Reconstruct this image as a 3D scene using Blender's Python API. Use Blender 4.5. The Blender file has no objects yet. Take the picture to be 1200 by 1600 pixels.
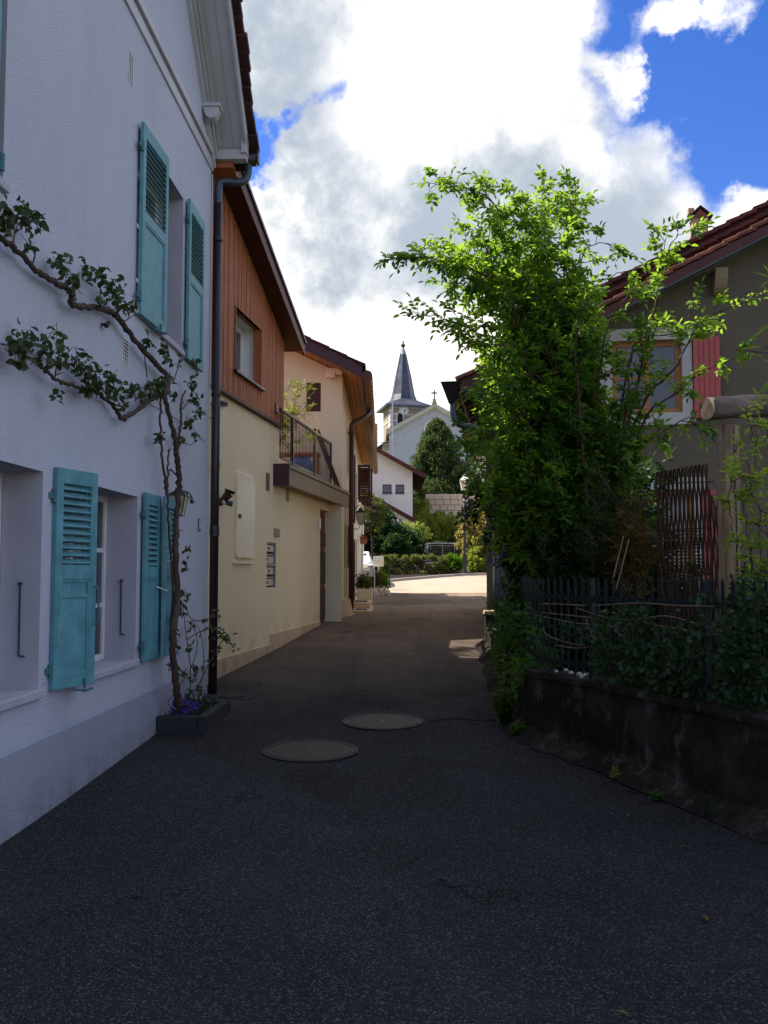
import bpy, math, random
import numpy as np
from mathutils import Vector, Matrix, Quaternion
from math import radians as R, sin, cos, pi
random.seed(7); np.random.seed(7)
S = bpy.context.scene
COL = S.collection

# ------------------------------------------------------------ camera
EYE = 1.6; PITCH = R(3.68); FPX = 1445.0
cd = bpy.data.cameras.new('camera'); cam = bpy.data.objects.new('camera', cd); COL.objects.link(cam)
cam.location = (0, 0, EYE); cam.rotation_euler = (R(90) + PITCH, 0, 0)
cd.sensor_fit = 'VERTICAL'; cd.sensor_height = 24.0; cd.lens = 24.0 * FPX / 1600.0
cd.clip_start = 0.05; cd.clip_end = 2000
S.camera = cam

def ray(px, py):
    a = (px - 600) / FPX; b = (800 - py) / FPX
    return Vector((a, cos(PITCH) - b * sin(PITCH), sin(PITCH) + b * cos(PITCH)))
def P(px, py, Y):
    r = ray(px, py); t = Y / r.y
    return Vector((r.x * t, Y, EYE + r.z * t))

# ------------------------------------------------------------ exposure, sky, sun
S.view_settings.view_transform = 'Standard'; S.view_settings.look = 'None'
S.view_settings.exposure = 1.65; S.view_settings.gamma = 1
SUN_EL = 49.0
SUN_DIR = Vector((-0.92, 0.39, 0)).normalized() * cos(R(SUN_EL)) + Vector((0, 0, sin(R(SUN_EL))))
W_ = bpy.data.worlds.new('World'); S.world = W_; W_.use_nodes = True
nt = W_.node_tree; nt.nodes.clear()
def wn(t, **k):
    n = nt.nodes.new(t)
    for a, b in k.items(): setattr(n, a, b)
    return n
lk = nt.links.new
def wmath(op, a, b=None, c=None, clamp=False):
    n = wn('ShaderNodeMath', operation=op, use_clamp=clamp)
    for i, v in enumerate((a, b, c)):
        if v is None: continue
        if isinstance(v, (int, float)): n.inputs[i].default_value = v
        else: lk(v, n.inputs[i])
    return n.outputs[0]
out = wn('ShaderNodeOutputWorld'); bg = wn('ShaderNodeBackground'); lk(bg.outputs[0], out.inputs[0])
bg.inputs[1].default_value = 0.1
sky = wn('ShaderNodeTexSky', sky_type='NISHITA', sun_disc=False)
sky.sun_elevation = R(SUN_EL); sky.sun_rotation = math.atan2(SUN_DIR.x, SUN_DIR.y)
sky.air_density = 1.0; sky.dust_density = 0.4; sky.ozone_density = 3.0
hs = wn('ShaderNodeHueSaturation'); hs.inputs['Saturation'].default_value = 1.35; hs.inputs['Value'].default_value = 1.0
lk(sky.outputs[0], hs.inputs['Color'])
tc = wn('ShaderNodeTexCoord'); DIR = tc.outputs['Generated']
def wnoise(scale, detail, rough, off=(0, 0, 0), vec=None, stretch=(1, 1, 1)):
    m = wn('ShaderNodeMapping'); m.inputs['Location'].default_value = off; m.inputs['Scale'].default_value = stretch
    lk(vec or DIR, m.inputs['Vector'])
    n = wn('ShaderNodeTexNoise'); n.inputs['Scale'].default_value = scale
    n.inputs['Detail'].default_value = detail; n.inputs['Roughness'].default_value = rough
    lk(m.outputs[0], n.inputs['Vector']); return n
wr = wnoise(3.2, 5, 0.55, (3.1, 1.7, 0.4))
sub = wn('ShaderNodeVectorMath', operation='SUBTRACT'); lk(wr.outputs['Color'], sub.inputs[0]); sub.inputs[1].default_value = (.5, .5, .5)
scl = wn('ShaderNodeVectorMath', operation='SCALE'); lk(sub.outputs[0], scl.inputs[0]); scl.inputs['Scale'].default_value = 0.16
add = wn('ShaderNodeVectorMath', operation='ADD'); lk(DIR, add.inputs[0]); lk(scl.outputs[0], add.inputs[1])
WDIR = add.outputs[0]
puff = wnoise(15.0, 8, 0.6, (1.3, 0.2, 2.2))
sub2 = wn('ShaderNodeVectorMath', operation='SUBTRACT'); lk(puff.outputs['Color'], sub2.inputs[0]); sub2.inputs[1].default_value = (.5, .5, .5)
scl2 = wn('ShaderNodeVectorMath', operation='SCALE'); lk(sub2.outputs[0], scl2.inputs[0]); scl2.inputs['Scale'].default_value = 0.10
add2 = wn('ShaderNodeVectorMath', operation='ADD'); lk(WDIR, add2.inputs[0]); lk(scl2.outputs[0], add2.inputs[1])
PDIR = add2.outputs[0]
def blobs(lst, vec):
    tot = None
    for px, py, r, amp in lst:
        c = ray(px, py).normalized()
        d = wn('ShaderNodeVectorMath', operation='DISTANCE'); lk(vec, d.inputs[0]); d.inputs[1].default_value = c
        m = wn('ShaderNodeMapRange', interpolation_type='SMOOTHSTEP')
        m.inputs['From Min'].default_value = 0; m.inputs['From Max'].default_value = r / FPX
        m.inputs['To Min'].default_value = amp; m.inputs['To Max'].default_value = 0
        lk(d.outputs['Value'], m.inputs['Value'])
        tot = m.outputs[0] if tot is None else wmath('ADD', tot, m.outputs[0])
    return tot
# cloud cover: the clouds of the view, a broken field everywhere else
cov = wnoise(2.1, 9, 0.6, (0.3, 5.2, 1.1), vec=WDIR, stretch=(1, 1, 1.5))
cover = blobs([(750, 330, 900, .40), (600, 100, 420, .25), (430, 620, 600, .25), (1000, 420, 330, .22), (700, 60, 260, .3),
               (1150, 120, 300, -.95), (860, 90, 130, .35), (1185, 290, 130, -.30), (1010, 210, 120, .2), (385, 235, 60, -.85), (580, 98, 70, -.45), (545, 120, 70, -.45), (500, 150, 65, -.5), (462, 172, 50, -.4), (395, 235, 110, -1.25), (370, 170, 80, -.6),
               (1150, 15, 90, .75), (1070, 30, 60, .55), (1005, 95, 50, .5), (1010, 140, 40, .4), (1185, 330, 90, .5), (1060, 240, 90, .3)], PDIR)
dens = wmath('ADD', wmath('ADD', cov.outputs['Fac'], cover), .05)
dens = wmath('ADD', dens, wmath('MULTIPLY', wmath('SUBTRACT', puff.outputs['Fac'], .5), .22))
cm = wn('ShaderNodeMapRange', interpolation_type='SMOOTHSTEP'); lk(dens, cm.inputs['Value'])
cm.inputs['From Min'].default_value = .40; cm.inputs['From Max'].default_value = .72
# which part of the cloud is its own grey underside
gn = wnoise(3.6, 7, 0.55, (7.3, 0.2, 3.1), vec=WDIR)
grey = blobs([(590, 370, 280, .80), (800, 270, 240, .75), (980, 350, 220, .60), (420, 50, 270, .85), (440, 270, 90, -.4), (640, 150, 160, -.35), (880, 360, 200, .25), (600, 440, 180, .2),
              (570, 30, 90, .35), (690, 60, 80, .3), (1000, 400, 160, .25), (840, 400, 160, .25), (960, 480, 120, .2),
              (660, 120, 150, -.35), (860, 90, 150, -.35), (840, 330, 45, -.45), (930, 230, 70, -.5), (450, 560, 280, -.5), (640, 560, 220, -.7), (700, 640, 300, -.4)], PDIR)
gsum = wmath('ADD', wmath('MULTIPLY', wmath('SUBTRACT', gn.outputs['Fac'], .5), 1.5), grey)
gsum = wmath('ADD', gsum, wmath('MULTIPLY', wmath('SUBTRACT', puff.outputs['Fac'], .5), 2.2))
gm = wn('ShaderNodeMapRange', interpolation_type='SMOOTHSTEP'); lk(gsum, gm.inputs['Value'])
gm.inputs['From Min'].default_value = -.45; gm.inputs['From Max'].default_value = .95
cc = wn('ShaderNodeMix', data_type='RGBA'); lk(gm.outputs[0], cc.inputs['Factor'])
cc.inputs['A'].default_value = (4.9, 4.75, 4.55, 1); cc.inputs['B'].default_value = (1.60, 1.84, 2.16, 1)
mx = wn('ShaderNodeMix', data_type='RGBA'); lk(cm.outputs[0], mx.inputs['Factor'])
tint = wn('ShaderNodeMix', data_type='RGBA', blend_type='MULTIPLY'); tint.inputs['Factor'].default_value = 1; lk(hs.outputs[0], tint.inputs['A']); tint.inputs['B'].default_value = (.72, .48, .65, 1)
lk(tint.outputs['Result'], mx.inputs['A']); lk(cc.outputs['Result'], mx.inputs['B'])
lk(mx.outputs['Result'], bg.inputs[0])

sd = bpy.data.lights.new('sun', 'SUN'); sun = bpy.data.objects.new('sun', sd); COL.objects.link(sun)
sd.energy = 3.3; sd.angle = R(0.53); sd.color = (1.0, 0.93, 0.80)
sun.rotation_euler = SUN_DIR.to_track_quat('Z', 'Y').to_euler(); sun.location = (0, 0, 30)

# ------------------------------------------------------------ materials
def newmat(name):
    m = bpy.data.materials.new(name); m.use_nodes = True
    m.node_tree.nodes.clear(); return m
class NT:
    def __init__(s, m): s.t = m.node_tree; s.co = None
    def n(s, t, ins=None, **k):
        x = s.t.nodes.new(t)
        for a, b in k.items(): setattr(x, a, b)
        for a, b in (ins or {}).items():
            if isinstance(b, bpy.types.NodeSocket): s.t.links.new(b, x.inputs[a])
            else: x.inputs[a].default_value = b
        return x
    def coord(s):
        if s.co is None: s.co = s.n('ShaderNodeNewGeometry').outputs['Position']
        return s.co
    def noise(s, scale, detail=4, rough=.55, stretch=None, vec=None):
        v = vec or s.coord()
        if stretch: v = s.n('ShaderNodeMapping', {'Vector': v, 'Scale': stretch}).outputs[0]
        return s.n('ShaderNodeTexNoise', {'Vector': v, 'Scale': scale, 'Detail': detail, 'Roughness': rough})
    def ramp(s, fac, stops):
        r = s.n('ShaderNodeValToRGB', {'Fac': fac}); e = r.color_ramp.elements
        while len(e) < len(stops): e.new(.5)
        for i, (p, c) in enumerate(stops):
            e[i].position = p; e[i].color = (*c, 1) if len(c) == 3 else c
        return r.outputs[0]
    def mix(s, f, a, b, blend='MIX'):
        x = s.n('ShaderNodeMix', data_type='RGBA', blend_type=blend)
        for k, v in (('Factor', f), ('A', a), ('B', b)):
            if isinstance(v, bpy.types.NodeSocket): s.t.links.new(v, x.inputs[k])
            else: x.inputs[k].default_value = v if k == 'Factor' else (*v, 1)
        return x.outputs['Result']
    def rng(s, v, a, b, c=0, d=1):
        return s.n('ShaderNodeMapRange', {'Value': v, 'From Min': a, 'From Max': b, 'To Min': c, 'To Max': d}).outputs[0]
    def math(s, op, a, b):
        x = s.n('ShaderNodeMath', operation=op)
        for i, v in enumerate((a, b)):
            if isinstance(v, bpy.types.NodeSocket): s.t.links.new(v, x.inputs[i])
            else: x.inputs[i].default_value = v
        return x.outputs[0]
    def bump(s, h, st, dist=.01, nrm=None):
        d = {'Height': h, 'Strength': st, 'Distance': dist}
        if nrm: d['Normal'] = nrm
        return s.n('ShaderNodeBump', d).outputs[0]
    def out(s, col, rough=.7, bump=None, metal=0, spec=.4, **kw):
        d = {'Base Color': col if isinstance(col, bpy.types.NodeSocket) else (*col, 1), 'Roughness': rough, 'Metallic': metal, 'Specular IOR Level': spec}
        if bump: d['Normal'] = bump
        d.update(kw)
        b = s.n('ShaderNodeBsdfPrincipled', d)
        o = s.n('ShaderNodeOutputMaterial'); s.t.links.new(b.outputs[0], o.inputs[0]); return b
def sc(c, k): return tuple(min(1, x * k) for x in c)
def plain(name, c, rough=.6, var=.18, scale=6, bump=.2, bscale=60, metal=0, spec=.4, grime=0, island=0, chip=None):
    m = newmat(name); t = NT(m)
    n1 = t.noise(scale, 6, .6); col = t.ramp(n1.outputs['Fac'], [(.3, sc(c, 1 - var)), (.7, sc(c, 1 + var * .6))])
    if island:
        ri = t.n('ShaderNodeNewGeometry').outputs['Random Per Island']
        oi = t.n('ShaderNodeObjectInfo').outputs['Random']
        f = t.math('FRACT', t.math('ADD', ri, oi), 0)
        col = t.mix(1.0, col, t.ramp(f, [(0, (1 - island,) * 3), (1, (1, 1, 1))]), 'MULTIPLY')
    if grime:
        g = t.noise(scale * .5, 8, .7, stretch=(1, 1, .35))
        col = t.mix(t.rng(g.outputs['Fac'], .5, .75, 0, grime), col, sc(c, .45))
    if chip:
        cn_ = t.noise(22, 8, .75); col = t.mix(t.rng(cn_.outputs['Fac'], .63, .67, 0, .75), col, chip)
        dr = t.noise(30, 5, .6, stretch=(1, 1, .06)); col = t.mix(t.rng(dr.outputs['Fac'], .5, .75, 0, .30), col, sc(c, 1.7))
    n2 = t.noise(bscale, 3, .6)
    rr = t.rng(n1.outputs['Fac'], .3, .7, max(.05, rough - .08), min(1, rough + .08))
    t.out(col, rr, t.bump(n2.outputs['Fac'], bump, .004) if bump else None, metal, spec)
    return m
def stucco(name, c, stain, amt=.35, bscale=90, bstr=.6, lo=None):
    m = newmat(name); t = NT(m)
    big = t.noise(.7, 6, .6); fine = t.noise(bscale, 4, .7); st = t.noise(1.6, 8, .7, stretch=(1, 1, .22))
    col = t.ramp(big.outputs['Fac'], [(.25, sc(c, .90)), (.75, c)])
    col = t.mix(t.rng(st.outputs['Fac'], .5, .8, 0, amt), col, stain)
    if lo:   # damp, mossy splash zone near the ground: z between lo[0] and lo[1]
        z = t.n('ShaderNodeSeparateXYZ', {'Vector': t.coord()}).outputs['Z']
        f = t.math('MULTIPLY', t.rng(z, lo[0], lo[1], 1, 0), t.rng(t.noise(3.2, 8, .75).outputs['Fac'], .38, .66, 0, 1))
        f2 = t.n('ShaderNodeClamp', {'Value': f}).outputs[0]
        col = t.mix(t.math('MULTIPLY', f2, lo[2]), col, lo[3])
    spk = t.mix(t.rng(fine.outputs['Fac'], .3, .7, .14, 0), col, sc(c, .55))
    v = t.n('ShaderNodeTexVoronoi', {'Vector': t.coord(), 'Scale': bscale * 1.1})
    h = t.math('ADD', fine.outputs['Fac'], t.math('MULTIPLY', v.outputs['Distance'], .8))
    t.out(spk, .9, t.bump(h, bstr, .008), spec=.15)
    return m
def leafmat(name, a, b, tr, trans=.45, rough=.45):
    m = newmat(name); t = NT(m)
    ri = t.n('ShaderNodeNewGeometry').outputs['Random Per Island']
    oi = t.n('ShaderNodeObjectInfo').outputs['Random']
    f = t.math('FRACT', t.math('ADD', ri, oi), 0)
    cl = t.noise(1.7, 3, .5).outputs['Fac']
    f = t.math('ADD', t.math('MULTIPLY', f, .55), t.rng(cl, .3, .7, 0, .45))
    col = t.mix(f, a, b)
    fleck = t.noise(90, 2, .5).outputs['Fac']
    p = t.n('ShaderNodeBsdfPrincipled', {'Base Color': t.mix(t.rng(fleck, .4, .7, 0, .2), col, sc(a, .6)), 'Roughness': rough, 'Specular IOR Level': .35})
    tb = t.n('ShaderNodeBsdfTranslucent', {'Color': t.mix(f, sc(tr, .75), tr)})
    mxs = t.n('ShaderNodeMixShader', {0: trans, 1: p.outputs[0], 2: tb.outputs[0]})
    o = t.n('ShaderNodeOutputMaterial'); t.t.links.new(mxs.outputs[0], o.inputs[0])
    return m
def wood(name, a, b, axis='z', scale=14, rough=.65, bump=.35, island=.25):
    m = newmat(name); t = NT(m)
    st = {'z': (1, 1, .06), 'x': (.06, 1, 1), 'y': (1, .06, 1)}[axis]
    g = t.noise(scale, 8, .65, stretch=st); k = t.noise(3, 4, .6)
    col = t.ramp(g.outputs['Fac'], [(.3, a), (.7, b)])
    ri = t.math('FRACT', t.math('ADD', t.n('ShaderNodeNewGeometry').outputs['Random Per Island'], t.n('ShaderNodeObjectInfo').outputs['Random']), 0)
    col = t.mix(1.0, col, t.ramp(ri, [(0, (1 - island,) * 3), (1, (1.0,) * 3)]), 'MULTIPLY')
    col = t.mix(t.rng(k.outputs['Fac'], .5, .75, 0, .4), col, sc(a, .55))
    t.out(col, rough, t.bump(g.outputs['Fac'], bump, .004), spec=.3)
    return m
M = {}
M['white'] = stucco('white_roughcast', (.64, .67, .75), (.45, .45, .45), .35, 75, .7)
M['plinth'] = stucco('painted_plinth', (.42, .45, .52), (.25, .26, .28), .45, 60, .45, lo=(-.1, .30, .85, (.10, .10, .09)))
M['reveal'] = plain('smooth_render', (.50, .50, .55), .85, .1, 2.5, .25, 140, spec=.15)
M['trim'] = plain('white_trim_paint', (.60, .59, .60), .5, .1, 3, .1, 80, grime=.25)
M['beige'] = stucco('cream_render', (1.0, .82, .50), (.72, .48, .27), .25, 100, .35, lo=(.2, 1.1, .6, (.34, .22, .13)))
M['beigeplinth'] = stucco('cream_plinth', (.80, .56, .34), (.34, .25, .16), .6, 80, .35, lo=(.1, .75, .85, (.12, .10, .07)))
M['cream2'] = stucco('pale_cream_render', (.90, .82, .55), (.6, .5, .33), .3, 80, .3)
M['hgrey'] = stucco('grey_brown_render', (.165, .142, .100), (.065, .055, .037), .5, 45, 1.0)
M['teal'] = plain('turquoise_paint', (.13, .355, .39), .55, .30, 7, .3, 60, grime=.6, spec=.35, chip=(.20, .24, .22))
M['tealdark'] = plain('turquoise_iron', (.05, .19, .21), .5, .2, 9, .2, 60)
M['redwood'] = wood('redbrown_cladding', (.33, .105, .038), (.60, .215, .082), 'z', 16)
M['pine'] = wood('varnished_pine_boards', (.42, .17, .055), (.62, .30, .11), 'y', 9)
M['brownwood'] = wood('brown_painted_wood', (.075, .022, .015), (.135, .045, .028), 'z', 16, .5)
M['tile'] = plain('clay_roof_tile', (.085, .026, .024), .8, .45, 4, .5, 40, island=.55, grime=.5)
M['tileold'] = plain('weathered_clay_tile', (.26, .095, .06), .8, .45, 7, .5, 40, island=.5, grime=.5)
M['darkmetal'] = plain('dark_brown_metal', (.028, .020, .022), .38, .25, 5, .15, 50, spec=.5)
M['copper'] = plain('weathered_brown_copper', (.085, .045, .030), .4, .3, 4, .15, 40, metal=.6)
M['zinc'] = plain('blue_grey_zinc', (.075, .10, .12), .45, .3, 6, .15, 40, metal=.5)
M['gutter'] = plain('tan_gutter_metal', (.33, .20, .10), .42, .25, 8, .1, 40, metal=.3)
M['slate'] = plain('blue_slate', (.050, .058, .085), .35, .3, 1.2, .3, 9, spec=.7)
M['flash'] = plain('pale_lead_flashing', (.60, .62, .64), .3, .12, 1, .1, 9, metal=.6)
M['church'] = stucco('church_render', (.52, .55, .58), (.38, .40, .42), .35, 8, .25)
M['churchtrim'] = plain('church_cream_stone', (.74, .70, .60), .8, .1, 1.2, .2, 10)
M['tower'] = stucco('tower_stone', (.36, .31, .22), (.22, .19, .13), .5, 6, .4)
M['farwhite'] = stucco('far_white_render', (.95, .88, .76), (.74, .68, .60), .2, 30, .2)
M['roofdark'] = plain('dark_red_roof_edge', (.085, .022, .016), .75, .35, 2, .3, 12, grime=.4)
M['black'] = plain('black_iron', (.012, .012, .014), .4, .2, 8, .15, 50, spec=.5)
M['fence'] = plain('dark_teal_fence_paint', (.006, .019, .020), .6, .25, 8, .2, 40, spec=.3)
M['interior'] = plain('dark_room', (.02, .02, .022), .9, .1, 2, 0)
M['stone'] = stucco('planter_stone', (.045, .047, .050), (.018, .019, .018), .7, 40, .5)
M['soil'] = plain('garden_soil', (.022, .016, .010), .95, .5, 9, 1.0, 40, spec=.1)
M['bark'] = wood('rough_bark', (.045, .028, .020), (.12, .085, .065), 'z', 40, .9, 1.0, 0)
M['stem'] = wood('brown_stem', (.055, .030, .018), (.12, .075, .042), 'z', 40, .8, .6, 0)
M['log'] = wood('weathered_log', (.05, .038, .032), (.34, .26, .21), 'x', 16, .85, 1.0, 0)
M['logpost'] = wood('weathered_post', (.13, .085, .045), (.46, .33, .20), 'z', 34, .85, .9, 0)
M['logend'] = plain('cut_log_end', (.78, .54, .32), .85, .3, 30, .5, 60)
M['pink'] = wood('pink_painted_board', (.46, .095, .085), (.56, .135, .12), 'z', 16, .6, .3, .12)
M['surround'] = plain('white_window_surround', (.56, .54, .48), .8, .15, 4, .3, 60, grime=.4)
M['terracotta'] = plain('terracotta', (.50, .17, .08), .8, .2, 8, .3, 50)
M['bluepot'] = plain('blue_glazed_pot', (.03, .10, .34), .3, .3, 14, .1, 30, spec=.6)
M['steel'] = plain('brushed_steel', (.45, .45, .50), .35, .15, 20, .1, 80, metal=.8)
M['whitepaint'] = plain('white_gloss_paint', (.80, .79, .74), .35, .08, 5, .05, 50, spec=.5)
M['creampaint'] = plain('cream_metal_paint', (.92, .78, .54), .28, .06, 2, 0, 30, spec=.6)
M['concretecap'] = stucco('balcony_concrete', (.40, .31, .19), (.24, .19, .13), .5, 50, .35)
M['mauve'] = plain('purple_brown_metal', (.060, .028, .040), .5, .2, 5, .1, 40)
M['doorwood'] = wood('red_brown_door', (.17, .05, .03), (.27, .085, .05), 'z', 16, .5)
M['glass'] = newmat('window_glass'); _t = NT(M['glass']); _t.out((.015, .02, .028), .04, _t.bump(_t.noise(3, 2).outputs['Fac'], .05, .01), spec=.9)
M['curtain'] = plain('net_curtain', (.30, .33, .38), .9, .25, 9, .2, 30)
M['lampglass'] = newmat('lantern_glass'); _t = NT(M['lampglass']); _t.out((.55, .48, .33), .15, None, spec=.8)
M['rock'] = plain('pale_rock', (.50, .38, .24), .9, .35, 6, .8, 20)
M['white_stone'] = plain('white_pebble', (.62, .62, .60), .7, .15, 20, .3, 60)
M['signface'] = plain('white_sign_face', (.72, .72, .66), .4, .05, 3, 0)
M['grit'] = plain('dark_grit', (.055, .052, .048), .9, .5, 30, 0)
M['letter'] = plain('grey_lettering', (.18, .19, .20), .6, .05, 3, 0)
M['willow'] = wood('pale_willow_rod', (.20, .13, .07), (.36, .26, .17), 'x', 20, .7, .4, .2)
M['wicker'] = wood('dark_wicker_rod', (.030, .016, .008), (.085, .040, .018), 'z', 30, .8, .7, .5)
M['manhole'] = newmat('cast_iron_cover'); _t = NT(M['manhole'])
_n = _t.noise(5, 6, .6); _v = _t.n('ShaderNodeTexVoronoi', {'Vector': _t.coord(), 'Scale': 55.0})
_c = _t.n('ShaderNodeTexChecker', {'Vector': _t.n('ShaderNodeMapping', {'Vector': _t.coord(), 'Rotation': (0, 0, .78)}).outputs[0], 'Scale': 26.0})
_col = _t.ramp(_n.outputs['Fac'], [(.3, (.013, .012, .0125)), (.7, (.029, .025, .024))]); _col = _t.mix(_t.math('MULTIPLY', _c.outputs['Fac'], .45), _col, (.009, .008, .008)); _col = _t.mix(_t.rng(_v.outputs['Distance'], .0, .5, .30, 0), _col, (.045, .035, .028))
_t.out(_col, .6, _t.bump(_t.math('ADD', _c.outputs['Fac'], _v.outputs['Distance']), .6, .006), spec=.3)
M['l_tree'] = leafmat('shrub_leaf', (.013, .060, .008), (.046, .135, .014), (.23, .46, .025), .44)
M['l_tip'] = leafmat('shoot_tip_leaf', (.055, .15, .014), (.12, .26, .025), (.42, .66, .05), .5)  # lighter leaf tone for the outer ends of the limbs
M['l_lit'] = leafmat('young_leaf', (.10, .20, .02), (.20, .33, .04), (.50, .68, .06), .5)
M['l_dark'] = leafmat('dark_leaf', (.010, .040, .012), (.030, .080, .018), (.07, .17, .03), .3)
M['l_rose'] = leafmat('rose_leaf', (.016, .042, .012), (.060, .085, .022), (.10, .16, .03), .3)
M['l_con'] = leafmat('conifer_spray', (.030, .065, .022), (.085, .135, .045), (.16, .22, .05), .25, .6)
M['l_yel'] = leafmat('yellow_green_leaf', (.13, .20, .025), (.27, .34, .05), (.50, .55, .07), .4)
M['l_gold'] = leafmat('golden_leaf', (.24, .22, .06), (.36, .30, .10), (.5, .42, .10), .35)
M['l_olive'] = leafmat('olive_hedge_leaf', (.055, .080, .014), (.110, .130, .022), (.25, .28, .04), .3)
M['l_purple'] = leafmat('lilac_flower', (.13, .10, .22), (.24, .18, .36), (.25, .18, .38), .3)
M['l_violet'] = leafmat('violet_flower', (.07, .02, .30), (.13, .05, .50), (.10, .03, .35), .2)
M['l_orange'] = leafmat('orange_leaf', (.09, .065, .012), (.19, .12, .02), (.25, .18, .02), .35)
M['l_red'] = leafmat('red_leaf', (.15, .02, .015), (.30, .04, .02), (.3, .05, .02), .3)

# asphalt: dark and stony near, lighter and browner further up the lane
m = newmat('asphalt'); t = NT(m); M['asphalt'] = m
v = t.n('ShaderNodeTexVoronoi', {'Vector': t.coord(), 'Scale': 140.0}); v2 = t.n('ShaderNodeTexVoronoi', {'Vector': t.coord(), 'Scale': 260.0})
cell = t.n('ShaderNodeSeparateColor', {'Color': v.outputs['Color']}).outputs[0]
cellb = t.n('ShaderNodeSeparateColor', {'Color': v.outputs['Color']}).outputs[1]
cell2 = t.n('ShaderNodeSeparateColor', {'Color': v2.outputs['Color']}).outputs[0]
big = t.noise(.8, 8, .65).outputs['Fac']; med = t.noise(6, 6, .7).outputs['Fac']
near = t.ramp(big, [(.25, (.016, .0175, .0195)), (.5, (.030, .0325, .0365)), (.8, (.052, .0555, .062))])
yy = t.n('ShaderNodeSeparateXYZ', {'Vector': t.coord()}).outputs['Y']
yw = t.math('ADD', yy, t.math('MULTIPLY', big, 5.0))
far_brown = t.ramp(big, [(.3, (.36, .25, .15)), (.7, (.50, .35, .22))])  # lighter brown tone blended in with distance
base = t.mix(t.n('ShaderNodeClamp', {'Value': t.rng(yw, 12, 24, 0, 1)}).outputs[0], near, far_brown)
base = t.mix(t.rng(cell, .82, 1.0, 0, .9), base, (.20, .20, .205))
base = t.mix(t.rng(cellb, .93, 1.0, 0, .8), base, (.13, .10, .07))
base = t.mix(t.rng(cell2, .6, 1.0, 0, .30), base, (.085, .088, .094))
base = t.mix(t.rng(cell, .35, .0, 0, .6), base, (.004, .004, .005))
base = t.mix(t.rng(med, .55, .8, 0, .5), base, (.020, .020, .022))
h = t.math('ADD', v.outputs['Distance'], t.math('MULTIPLY', cell2, .4))
crk = t.n('ShaderNodeTexVoronoi', {'Vector': t.n('ShaderNodeVectorMath', {0: t.coord(), 1: t.noise(2.5, 5, .6).outputs['Color']}, operation='ADD').outputs[0], 'Scale': .55}, feature='DISTANCE_TO_EDGE')
cmask = t.math('MULTIPLY', t.rng(crk.outputs['Distance'], .0, .009, 1, 0), t.rng(t.noise(.6, 3).outputs['Fac'], .48, .56, 0, 1))
base = t.mix(t.n('ShaderNodeClamp', {'Value': cmask}).outputs[0], base, (.003, .003, .003))
patch = t.n('ShaderNodeTexVoronoi', {'Vector': t.n('ShaderNodeMapping', {'Vector': t.coord(), 'Rotation': (0, 0, .14), 'Scale': (.42, .22, 1)}).outputs[0], 'Scale': 1.0})
pv = t.n('ShaderNodeSeparateColor', {'Color': patch.outputs['Color']}).outputs[2]
base = t.mix(t.rng(pv, .0, 1.0, 0, .40), base, (.006, .0065, .0075))
tyre = t.noise(1.3, 6, .7, stretch=(1.6, .16, 1)).outputs['Fac']
base = t.mix(t.rng(tyre, .5, .72, 0, .40), base, (.034, .034, .036))
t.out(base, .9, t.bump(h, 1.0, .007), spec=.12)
# paving of the square, its sunlit paleness put into the base colour
m = newmat('sunlit_pale_paving'); t = NT(m); M['square'] = m
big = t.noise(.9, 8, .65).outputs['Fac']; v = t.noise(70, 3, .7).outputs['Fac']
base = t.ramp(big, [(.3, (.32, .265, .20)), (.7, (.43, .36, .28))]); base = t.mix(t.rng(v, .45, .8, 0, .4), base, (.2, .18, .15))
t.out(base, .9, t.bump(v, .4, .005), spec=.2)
# meadow
m = newmat('meadow'); t = NT(m); M['meadow'] = m
big = t.noise(.5, 8, .7).outputs['Fac']; fine = t.noise(30, 4, .7).outputs['Fac']
base = t.ramp(big, [(.3, (.035, .060, .014)), (.7, (.080, .105, .024))]); base = t.mix(t.rng(fine, .4, .7, 0, .5), base, (.02, .035, .01))
t.out(base, .95, t.bump(fine, .8, .03), spec=.1)
# mossy garden wall
m = newmat('mossy_concrete'); t = NT(m); M['mossy'] = m
big = t.noise(2.2, 9, .72).outputs['Fac']; fine = t.noise(38, 6, .72).outputs['Fac']; lich = t.noise(4.5, 7, .75, stretch=(1, 1, .6)).outputs['Fac']
base = t.ramp(big, [(.3, (.010, .009, .008)), (.5, (.028, .024, .020)), (.72, (.075, .064, .053))])
base = t.mix(t.rng(lich, .55, .70, 0, .8), base, (.17, .155, .135))
base = t.mix(t.rng(t.noise(3.1, 7, .7).outputs['Fac'], .56, .7, 0, .6), base, (.020, .028, .010))
base = t.mix(t.rng(fine, .5, .8, 0, .6), base, (.006, .006, .006))
t.out(base, .95, t.bump(t.math('ADD', fine, big), .9, .02), spec=.1)
# squared stones of the churchyard wall
M['block'] = stucco('pale_block_stone', (.44, .38, .33), (.3, .27, .22), .5, 12, .5)

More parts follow.
